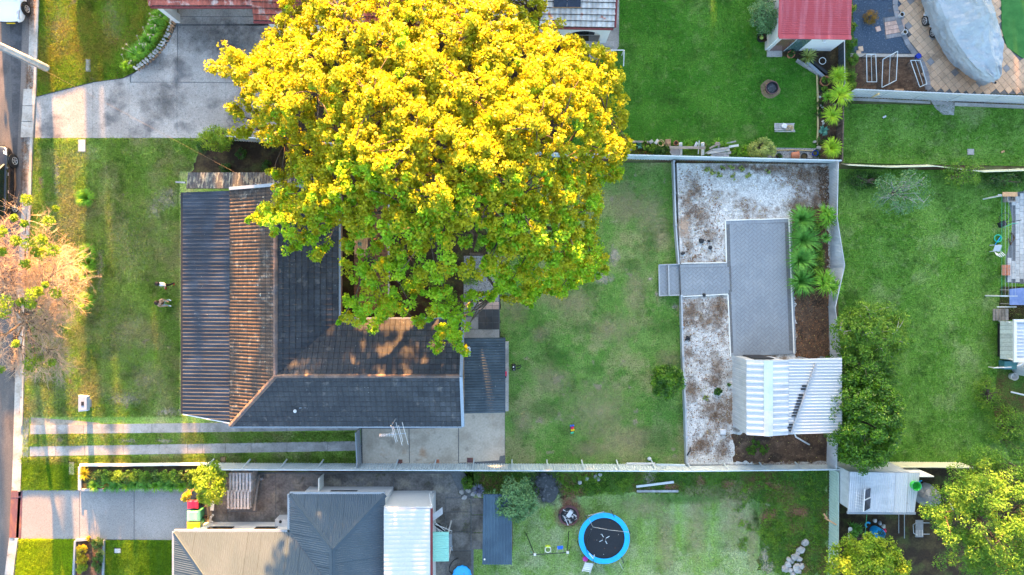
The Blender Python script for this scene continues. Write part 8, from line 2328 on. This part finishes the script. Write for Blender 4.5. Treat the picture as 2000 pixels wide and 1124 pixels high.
bs = W(1800, 945); mb = MB(); mb.tube([W(1801, 940, 0.8), W(1797, 940, 0.8), W(1796, 952, 0.8), W(1801, 954, 0.8)], 0.025, 6); mb.tube([W(1797, 946, 0), W(1797, 946, 0.8)], 0.02, 6); tag(mb.build('blue_trolley', M_blue_pl, base=bs), 'bright blue pipe handle beside the pale shed', 'handle')
gtub = thing('green_tub', 'green plastic tub on the pale shed roof corner', 'tub', W(1784, 945, 2.5))
c = W(1784, 947, 2.44)
mb = MB(); mb.lathe(c, [(0.22, 0), (0.26, 0.35), (0.28, 0.36), (0.25, 0.34), (0.21, 0.05)], 18); mb.build('tub', mat('bright_green', (0.04, 0.42, 0.05), rough=0.4), gtub)
mb = MB(); mb.ring(c + V3((0, 0, 0.36)), 0.265, 0.02, 18, 5); mb.build('rim', M_green_pl, gtub)
dr_ = thing('blue_drum', 'blue drum full of dark leaves below the pale shed', 'drum', W(1706, 1036))
c = W(1708, 1036)
mb = MB(); mb.lathe(c, [(0.28, 0), (0.3, 0.3), (0.31, 0.7), (0.29, 0.71), (0.27, 0.6)], 18); mb.build('drum', M_blue_pl, dr_)
v, f = leaf_arrays(clump_points(np.array([tuple(c + V3((0.05, 0, 0.75)))]), 0.3, 120, 4), 0.08, 0.4, 4); np_mesh('leaves', v, f, M_leaf_dark, dr_)
bs = W(1694, 1024); mb = MB(); mb.ring(W(1696, 1026, 0.3), 0.15, 0.05, 14, 6, None, 0.6, 4.2); mb.tube([W(1692, 1027, 0.0), W(1692, 1027, 0.3)], 0.03, 6); tag(mb.build('blue_hoop', M_blue_pl, base=bs), 'blue curved hoop beside the blue drum', 'hoop')
fr = thing('barrow', 'upturned grey wheelbarrow tray by the feathery tree', 'barrow', W(1797, 1034))
mb = MB(); mb.hexa([W(1788, 1050, 0.2), W(1804, 1050, 0.2), W(1804, 1016, 0.2), W(1788, 1016, 0.2)], [W(1789, 1049, 0.5), W(1803, 1049, 0.5), W(1803, 1017, 0.5), W(1789, 1017, 0.5)]); mb.build('tray', M_tarp_grey, fr)
mb = MB(); mb.tube([W(1792, 1046, 0.55), W(1785, 1042, 0.6), W(1784, 1026, 0.6), W(1790, 1022, 0.55)], 0.022, 6); mb.build('handle', M_steel, fr)
for y in (1022, 1044):
    mb = MB(); mb.tube([W(1804, y, 0.4), W(1816, y, 0.3)], 0.02, 6); mb.build('leg', M_steel, fr)
for i in range(5):
    mb = MB(); mb.bar(W(1790 + i * 3, 1036, 0.51), W(1790 + i * 3, 1048, 0.51), 0.03, 0.01); mb.build('slat', M_stone, fr)
bs = W(1658, 1034); mb = MB(); mb.tube([W(1659, 1060, 0), W(1658, 1036, 1.1)], 0.02, 6); mb.lathe(W(1661, 1034, 1.1), [(0.12, 0), (0.12, 0.03), (0.04, 0.05)], 12); tag(mb.build('garden_light', M_white, base=bs), 'white disc topped garden light below the pale shed', 'light')
for i, (x, y, m_) in enumerate(((1707, 1017, M_white), (1724, 1028, M_stone), (1726, 1036, M_red_pl), (1722, 1046, M_white), (1697, 1049, M_white), (1717, 1022, M_gutter))):
    bs = W(x, y); mb = MB(); mb.lathe(bs, [(0.07, 0), (0.1, 0.1), (0.09, 0.2), (0.05, 0.22)], 10); mb.box(bs + V3((0.06, 0.04, 0.05)), (0.16, 0.1, 0.1), rz=i); tag(mb.build('yard_junk', m_, base=bs), ('white tin above the blue drum', 'pale jar next to the blue drum', 'red tin next to the blue drum', 'white box below the blue drum', 'white trough end by the yellow green tree', 'grey can between the shed and blue drum')[i], 'junk')
bs = W(1692, 1020); mb = MB(); mb.tube([W(1694, 1004, 1.4), W(1690, 1046, 0.1)], 0.018, 5); mb.tube([W(1692, 1024, 0.7), W(1693, 1022, 0.8)], 0.022, 5); tag(mb.build('green_stake', M_green_pl, base=bs), 'thin green stake leaning below the pale shed', 'stake')
bs = W(1625, 1020); mb = MB(); mb.bar(W(1611, 1012, 1.2), W(1634, 1026, 1.35), 0.09, 0.04); mb.bar(W(1609, 1004, 1.2), W(1616, 1013, 1.3), 0.09, 0.03); tag(mb.build('plank', M_wood_tan, base=bs), 'tan plank lying across the pale green fence', 'plank')
bs = W(1861, 985); mb = MB(); mb.tube([W(1854, 978, 0.6), W(1864, 1000, 0.2)], 0.03, 6); mb.tube([W(1868, 978, 0.6), W(1876, 995, 0.2)], 0.03, 6); tag(mb.build('ladder_rail', M_white, base=bs), 'pale pipes beneath the feathery tree', 'pipe')

# ------------------------------------------------------------------ boat on its trailer
bo = thing('covered_boat', 'boat under a wrinkled silver cover on the tiled patio', 'boat', W(1890, 60))
ax_ = lambda y: 1946 - (154 - y) * 0.42
st_ = [(-130, 1.15, 1.5), (-90, 1.3, 1.75), (-40, 1.36, 2.15), (0, 1.40, 2.35), (25, 1.40, 2.45), (45, 1.38, 2.55), (65, 1.30, 2.2), (85, 1.18, 2.0), (105, 1.0, 1.85), (125, 0.75, 1.75), (140, 0.50, 1.65), (150, 0.28, 1.55), (156, 0.10, 1.45)]
r_ = random.Random(5)
dirv = (W(ax_(154), 154) - W(ax_(0), 0)).normalized(); sid = V3((-dirv.y, dirv.x, 0))
rows = []
prof_ = [(-0.95, 0.55), (-1.0, 1.2), (-1.0, 1.7), (-0.95, 1.9), (-0.72, 0), (-0.45, 0), (-0.2, 0), (0, 1), (0.2, 0), (0.45, 0), (0.72, 0), (0.95, 1.9), (1.0, 1.7), (1.0, 1.2), (0.95, 0.55)]
for y, hw, zr_ in st_:
    cen = W(ax_(y), y, 1.8); cen.z = 0
    row = []
    for (a, zz) in prof_:
        if zz == 0: z_ = 1.9 + (zr_ - 1.46) * 1.15 * (1 - abs(a)) ** 1.25 - 0.07 * math.sin(abs(a) * 9 + y * 0.12)
        elif zz == 1: z_ = 1.95 + (zr_ - 1.46) * 1.15
        else: z_ = zz + (0.25 if y > 120 and zz < 1.0 else 0)
        row.append(cen + sid * (a * hw * 1.08 + r_.uniform(-.05, .05)) + V3((0, 0, z_ + (r_.uniform(-.13, .10) if zz in (0, 1) else r_.uniform(-.03, .03)))))
    rows.append(row)
mb = MB()
for A_, B_ in zip(rows, rows[1:]):
    for i in range(len(prof_) - 1): mb.poly([A_[i], A_[i + 1], B_[i + 1], B_[i]])
mb.poly(rows[-1]); mb.poly(rows[0][::-1])
cov = mb.build('cover', M_tarp, bo, weld=True)
sub = cov.modifiers.new('folds', 'SUBSURF'); sub.levels = 3; sub.render_levels = 3; sub.subdivision_type = 'SIMPLE'
tx = bpy.data.textures.new('folds', 'CLOUDS'); tx.noise_scale = 0.35
dm = cov.modifiers.new('wrinkle', 'DISPLACE'); dm.texture = tx; dm.strength = 0.15; dm.texture_coords = 'GLOBAL'
mb = MB()
for y, hw in ((-80, 0.8), (30, 0.9), (110, 0.5)):
    p = W(ax_(y), y, 0.5); mb.bar(p - sid * hw, p + sid * hw, 0.1, 0.1)
for s in (-0.7, 0.7): mb.bar(W(ax_(-100), -100, 0.45) + sid * s, W(ax_(150), 150, 0.45) + sid * s * 0.2, 0.1, 0.12)
mb.build('trailer_frame', M_steel, bo)
mb = MB()
for k in range(9):
    a, b = st_[3 + k], st_[min(4 + k, 12)]
mb = MB(); hull = [[W(ax_(y), y, 1.0) + sid * (s * hw * 0.9) + V3((0, 0, zz)) for s, zz in ((-1, 0.1), (-0.5, -0.45), (0, -0.55), (0.5, -0.45), (1, 0.1))] for y, hw, _ in st_]
for A_, B_ in zip(hull, hull[1:]):
    for i in range(4): mb.poly([A_[i], B_[i], B_[i + 1], A_[i + 1]])
mb.build('hull', M_white, bo)
def wheel(parent, c, r, w, axis, name='wheel', spokes=5):
    m_ = axis
    mb = MB(); mb.lathe(c, [(r * 0.62, -w / 2), (r * 0.94, -w / 2), (r, -w * 0.3), (r, w * 0.3), (r * 0.94, w / 2), (r * 0.62, w / 2)], 22, m_); o = mb.build(name, M_rubber, parent)
    mb = MB(); mb.ring(c + (m_ @ V3((0, 0, w * 0.48))), r * 0.6, r * 0.06, 20, 5, m_)
    for k in range(spokes):
        a = 2 * math.pi * k / spokes; d = m_ @ V3((math.cos(a), math.sin(a), 0)); n_ = m_ @ V3((0, 0, w * 0.46))
        mb.bar(c + n_ + d * r * 0.08, c + n_ + d * r * 0.6, r * 0.16, 0.03, up=m_ @ V3((0, 0, 1)))
    mb.build('rim', M_alloy, o)
    mb = MB(); mb.lathe(c, [(r * 0.6, w * 0.3), (r * 0.6, w * 0.34)], 16, m_); mb.build('hub', M_dark, o)
    return o
axw = Matrix((dirv, V3((0, 0, 1)), -sid)).transposed().to_4x4()
sgn = 1 if (-sid).x < 0 else -1
axL = Matrix((dirv, V3((0, 0, 1)), dirv.cross(V3((0, 0, 1))))).transposed().to_4x4()
outL = V3((-1, -0.2, 0)).normalized()
z_ax = outL; x_ax = V3((0, 0, 1)).cross(z_ax).normalized(); y_ax = z_ax.cross(x_ax)
axL = Matrix((x_ax, y_ax, z_ax)).transposed().to_4x4()
wheel(bo, W(1810, 40, 0.33), 0.33, 0.2, axL)
wheel(bo, W(1825, 63, 0.33), 0.33, 0.2, axL)
for x, y in ((1807, 30), (1819, 52), (1834, 70)):
    mb = MB(); mb.box(W(x + 3, y - 2, 0.5), (0.3, 0.22, 0.06), rz=-0.4); mb.build('mudguard', M_white, bo)
wheel(bo, W(1911, 141, 0.2), 0.2, 0.1, axL, 'jockey_wheel')
mb = MB(); mb.bar(W(1915, 145, 0.4), W(1944, 162, 0.42), 0.09, 0.09); mb.build('draw_bar', M_steel, bo)
mb = MB(); mb.tube([W(1934, 157, 0.4), W(1937, 159, 0.75)], 0.04, 8); mb.build('winch_post', M_red_pl, bo)
mb = MB(); mb.lathe(W(1944, 162, 0.42), [(0.06, 0), (0.07, 0.06), (0.03, 0.1)], 10); mb.build('coupling', M_black, bo)

# ------------------------------------------------------------------ cars parked at the kerb
def car(label, cx, cy, paint, L=4.4, Wd=1.8, H=1.5, flip=1, suv=False):
    """nose towards -Y when flip is 1"""
    t = thing('parked_car', label, 'car', V3((cx, cy, 0)), 'cars parked along the kerb')
    hw = Wd / 2
    def pt(y, x, z): return V3((cx + x, cy - flip * y, z))
    st2 = [(L / 2, 0.62, 0.42, 0.62), (L / 2 - 0.12, 0.80, 0.30, 0.70), (L / 2 - 0.45, 0.94, 0.24, 0.80), (L / 2 - 1.25, 1.0, 0.22, 0.93), (0.0, 1.0, 0.22, 0.97), (-L / 2 + 0.9, 1.0, 0.24, 1.0), (-L / 2 + 0.3, 0.96, 0.28, 1.0), (-L / 2 + 0.05, 0.88, 0.36, 0.9)]
    mb = MB(); rows = []
    for (y, w, zl, zb) in st2:
        w *= hw
        rows.append([pt(y, -w * 0.94, zl), pt(y, -w, (zl + zb) * 0.5), pt(y, -w * 0.97, zb - 0.08), pt(y, -w * 0.86, zb), pt(y, -w * 0.4, zb + 0.035), pt(y, 0, zb + 0.045), pt(y, w * 0.4, zb + 0.035), pt(y, w * 0.86, zb), pt(y, w * 0.97, zb - 0.08), pt(y, w, (zl + zb) * 0.5), pt(y, w * 0.94, zl)])
    for A_, B_ in zip(rows, rows[1:]):
        for i in range(10): mb.poly([A_[i], A_[i + 1], B_[i + 1], B_[i]])
    mb.poly(rows[0]); mb.poly(rows[-1][::-1])
    b = mb.build('body', paint, t, smooth=True, weld=True)
    b.modifiers.new('round', 'SUBSURF').render_levels = 2
    ys_ = [L / 2 - 1.2, L / 2 - 1.95, -L / 2 + (0.75 if not suv else 0.4), -L / 2 + (0.25 if not suv else 0.12)]
    zb = 0.95
    rw_ = hw * 0.70
    c0 = [pt(ys_[0], -hw * .85, zb), pt(ys_[0], hw * .85, zb)]; c1 = [pt(ys_[1], -rw_, H - 0.03), pt(ys_[1], rw_, H - 0.03)]
    c2 = [pt(ys_[2], -rw_, H - 0.02), pt(ys_[2], rw_, H - 0.02)]; c3 = [pt(ys_[3], -hw * .85, zb + 0.05), pt(ys_[3], hw * .85, zb + 0.05)]
    mb = MB(); mb.poly([c0[0], c0[1], c1[1], c1[0]]); mb.build('windscreen', M_glass, t)
    mb = MB(); mb.poly([c2[0], c2[1], c3[1], c3[0]]); mb.build('rear_window', M_glass, t)
    for s in (0, 1):
        mb = MB(); mb.poly([c0[s], c1[s], c2[s], c3[s]]); mb.build('side_window', M_glass, t)
        mid = 0.12
        for yy in (0.1, -0.95):
            k = pt(yy, (-1 if s == 0 else 1) * hw * .86, zb); k2 = pt(yy - 0.02, (-1 if s == 0 else 1) * rw_ * 1.01, H - 0.03)
            mb = MB(); mb.bar(k, k2, 0.09, 0.03); mb.build('pillar', paint, t)
        mb = MB(); mb.bar(c0[s], c1[s], 0.08, 0.05); mb.build('pillar', paint, t)
        mb = MB(); mb.bar(pt(ys_[1], (-1 if s == 0 else 1) * rw_, H + 0.03), pt(ys_[2], (-1 if s == 0 else 1) * rw_, H + 0.03), 0.05, 0.04); mb.build('roof_rail', M_alloy if suv else paint, t)
        x = (-1 if s == 0 else 1)
        mb = MB(); mb.rock(pt(L / 2 - 1.45, x * (hw + 0.1), 1.0), (0.2, 0.14, 0.16), 3, 2); mb.build('mirror', paint, t, smooth=True)
        mb = MB(); mb.hexa([pt(L / 2 - 0.14, x * hw * .60, .58), pt(L / 2 - 0.14, x * hw * .78, .58), pt(L / 2 - 0.62, x * hw * .90, .70), pt(L / 2 - 0.52, x * hw * .72, .72)], [pt(L / 2 - 0.14, x * hw * .60, .69), pt(L / 2 - 0.16, x * hw * .78, .69), pt(L / 2 - 0.62, x * hw * .90, .81), pt(L / 2 - 0.52, x * hw * .72, .83)]); mb.build('headlight', M_alloy, t)
        for yw in (L / 2 - 0.88, -L / 2 + 0.85):
            z_ax = V3((x, 0, 0)); x_ax = V3((0, 0, 1)).cross(z_ax).normalized(); y_ax = z_ax.cross(x_ax)
            wheel(t, pt(yw, x * (hw - 0.06), 0.33), 0.33 + (0.03 if suv else 0), 0.22, Matrix((x_ax, y_ax, z_ax)).transposed().to_4x4())
            mb = MB(); mb.ring(pt(yw, x * (hw - 0.01), 0.34), 0.39, 0.045, 16, 5, Matrix((x_ax, y_ax, z_ax)).transposed().to_4x4(), 0.0, 2 * math.pi); mb.build('wheel_arch', M_dark, t)
        for yy in (0.45, -0.6):
            mb = MB(); mb.bar(pt(yy, x * (hw * .99 + 0.01), 0.80), pt(yy + 0.18, x * (hw * .99 + 0.01), 0.80), 0.03, 0.03); mb.build('door_handle', M_alloy, t)
    mb = MB(); mb.hexa([c1[0], c1[1], c2[1], c2[0]], [p + V3((0, 0, 0.05)) for p in (c1[0], c1[1], c2[1], c2[0])]); ro_ = mb.build('roof', paint, t)
    mb = MB(); mb.bar(pt(L / 2 - 0.03, -0.5, 0.52), pt(L / 2 - 0.03, 0.5, 0.52), 0.08, 0.10); mb.build('grille', M_dark, t)
    mb = MB(); mb.bar(pt(L / 2 + 0.02, -0.24, 0.40), pt(L / 2 + 0.02, 0.24, 0.40), 0.03, 0.1); mb.build('number_plate', M_yellow_pl if not suv else M_white, t)
    mb = MB(); mb.lathe(pt(L / 2 - 0.05, 0, 0.62), [(0.06, 0), (0.05, 0.02)], 12); mb.build('emblem', M_alloy, t)
car('white sedan parked at the kerb with its bonnet showing', -30.32, 18.25, M_carwhite, 4.5, 1.78, 1.46, 1)
car('black car parked beside the pale twigged tree', -31.1, 6.25, M_carblack, 4.6, 1.84, 1.66, -1, True)

# ------------------------------------------------------------------ people on the front lawn
def person(label, feet, head, mats, seed, top, long_hair):
    """joints in world metres; one continuous skinned body"""
    J = {}; E = []
    names = []
    def add(n, p, r, par=None, seg='skin'):
        J[n] = (V3(p), r, seg); names.append(n)
        if par: E.append((par, n))
    fl, fr_ = feet
    hx, hy = head
    hip = V3(((fl.x + fr_.x) / 2 * 0.4 + hx * 0.6, (fl.y + fr_.y) / 2 * 0.5 + hy * 0.5, 0.92))
    fw = top['face']; sd_ = V3((-fw.y, fw.x, 0))
    neck = V3((hx, hy, 1.42)) ; chest = hip.lerp(neck, 0.62)
    add('pelvis', hip, 0.145, None, 'legs'); add('waist', hip.lerp(neck, 0.28), 0.125, 'pelvis', 'torso'); add('chest', chest, 0.15, 'waist', 'torso'); add('neck0', neck, 0.075, 'chest', 'torso' if top['sleeve'] else 'skin')
    add('neck1', neck + V3((0, 0, 0.07)), 0.055, 'neck0', 'skin'); add('head', neck + V3((0, 0, 0.19)) + fw * 0.02, 0.10, 'neck1', 'skin'); add('crown', neck + V3((0, 0, 0.26)) + fw * 0.01, 0.08, 'head', 'skin')
    add('nose', neck + V3((0, 0, 0.18)) + fw * 0.125, 0.018, 'head', 'skin')
    for s, f in ((1, fl), (-1, fr_)):
        q = 'l' if s > 0 else 'r'
        hj = hip + sd_ * 0.1 * s - V3((0, 0, 0.06))
        kn = hj.lerp(f + V3((0, 0, 0.08)), 0.5) + fw * 0.05
        add(q + 'hip', hj, 0.095, 'pelvis', 'legs'); add(q + 'knee', kn, 0.062, q + 'hip', 'legs'); add(q + 'ankle', f + V3((0, 0, 0.10)), 0.045, q + 'knee', 'legs'); add(q + 'foot', f + V3((0, 0, 0.045)) + fw * 0.05, 0.045, q + 'ankle', 'shoe'); add(q + 'toe', f + V3((0, 0, 0.04)) + fw * 0.17, 0.04, q + 'foot', 'shoe')
        sh = neck + sd_ * 0.17 * s - V3((0, 0, 0.06))
        el = sh + sd_ * 0.06 * s + V3((0, 0, -0.25)) + fw * top['arm'] * 0.1; wr = el + V3((0, 0, -0.17)) + fw * (0.05 + top['arm'] * 0.35) - sd_ * 0.07 * s
        add(q + 'sh', sh, 0.062, 'chest', 'torso' if top['sleeve'] else 'skin'); add(q + 'el', el, 0.043, q + 'sh', 'torso' if top['sleeve'] else 'skin'); add(q + 'wr', wr, 0.030, q + 'el', 'skin'); add(q + 'palm', wr + (wr - el).normalized() * 0.07, 0.032, q + 'wr', 'skin')
        d = (wr - el).normalized(); pl_ = wr + d * 0.07
        for k in range(4):
            off_ = sd_ * (k - 1.5) * 0.02
            add(f'{q}f{k}a', pl_ + d * 0.045 + off_, 0.009, q + 'palm', 'skin'); add(f'{q}f{k}b', pl_ + d * (0.08 + 0.006 * (1.5 - abs(k - 1.5))) + off_ - V3((0, 0, 0.015)), 0.008, f'{q}f{k}a', 'skin')
        add(q + 'ta', wr + d * 0.035 - sd_ * 0.035 * s, 0.010, q + 'wr', 'skin'); add(q + 'tb', wr + d * 0.07 - sd_ * 0.05 * s, 0.009, q + 'ta', 'skin')
    idx = {n: i for i, n in enumerate(names)}
    base = V3((hip.x, hip.y, 0))
    me = bpy.data.meshes.new('skeleton')
    me.from_pydata([tuple(J[n][0] - base) for n in names], [(idx[a], idx[b]) for a, b in E], [])
    tmp = bpy.data.objects.new('skeleton', me); COL.objects.link(tmp)
    tmp.modifiers.new('skin', 'SKIN'); ss = tmp.modifiers.new('sub', 'SUBSURF'); ss.levels = 1; ss.render_levels = 1
    sv_ = me.skin_vertices[0].data
    for i, n in enumerate(names): sv_[i].radius = (J[n][1], J[n][1]); sv_[i].use_root = (i == 0)
    dg = bpy.context.evaluated_depsgraph_get()
    bm_ = bpy.data.meshes.new_from_object(tmp.evaluated_get(dg))
    bpy.data.objects.remove(tmp)
    t = thing('person', label, 'person', base)
    order = ['skin', 'torso', 'legs', 'shoe']
    bm_.materials.clear()
    for k in order: bm_.materials.append(mats[k])
    segs = [(J[a][0] - base, J[b][0] - base, J[b][2]) for a, b in E]
    for p in bm_.polygons:
        c_ = p.center; best = None
        for a, b, s in segs:
            ab = b - a; tt = max(0, min(1, (c_ - a).dot(ab) / max(ab.length_squared, 1e-9)))
            dd_ = (c_ - a - ab * tt).length
            if best is None or dd_ < best[0]: best = (dd_, s)
        p.material_index = order.index(best[1]); p.use_smooth = True
    bm_.name = 'body'
    link('body', bm_, t)
    hc = J['head'][0]
    mb = MB(); mb.rock(hc + V3((0, 0, 0.035)) - fw * 0.03, (0.25, 0.25, 0.25), seed, 3)
    if long_hair:
        mb.rock(hc - fw * 0.09 - V3((0, 0, 0.12)), (0.22, 0.24, 0.34), seed + 1, 3); mb.rock(hc - fw * 0.1 - V3((0, 0, 0.26)), (0.18, 0.24, 0.2), seed + 2, 3)
    mb.build('hair', mats['hair'], t, smooth=True)
    for s in (-1, 1):
        mb = MB(); mb.rock(hc + fw * 0.098 + sd_ * 0.035 * s + V3((0, 0, 0.01)), (0.02, 0.02, 0.02), 1); mb.build('eye', M_dark, t)
    mb = MB(); mb.rock(hc + fw * 0.10 - V3((0, 0, 0.05)), (0.03, 0.045, 0.015), 1); mb.build('mouth', mat('lips', (0.4, 0.14, 0.12), rough=0.5, fine=0), t)
    return t
h1 = W(303, 555, 1.6)
person('person in white shirt, dark trousers and red shoes walking on the front lawn', (W(341, 553), W(325, 561)), (h1.x + 0.12, h1.y), dict(skin=M_skin, torso=M_cloth_white, legs=M_cloth_black, shoe=M_shoe_red, hair=M_hair), 3, dict(face=V3((-0.35, -0.94, 0)).normalized(), sleeve=True, arm=0.25), False)
h2 = W(304, 592, 1.6)
person('person with long hair, dark top and pale jeans standing on the front lawn', (W(330, 586), W(330, 597)), (h2.x + 0.06, h2.y), dict(skin=M_skin, torso=M_cloth_black, legs=M_denim, shoe=M_cloth_white, hair=M_hair), 9, dict(face=V3((0.95, -0.3, 0)).normalized(), sleeve=False, arm=0.3), True)
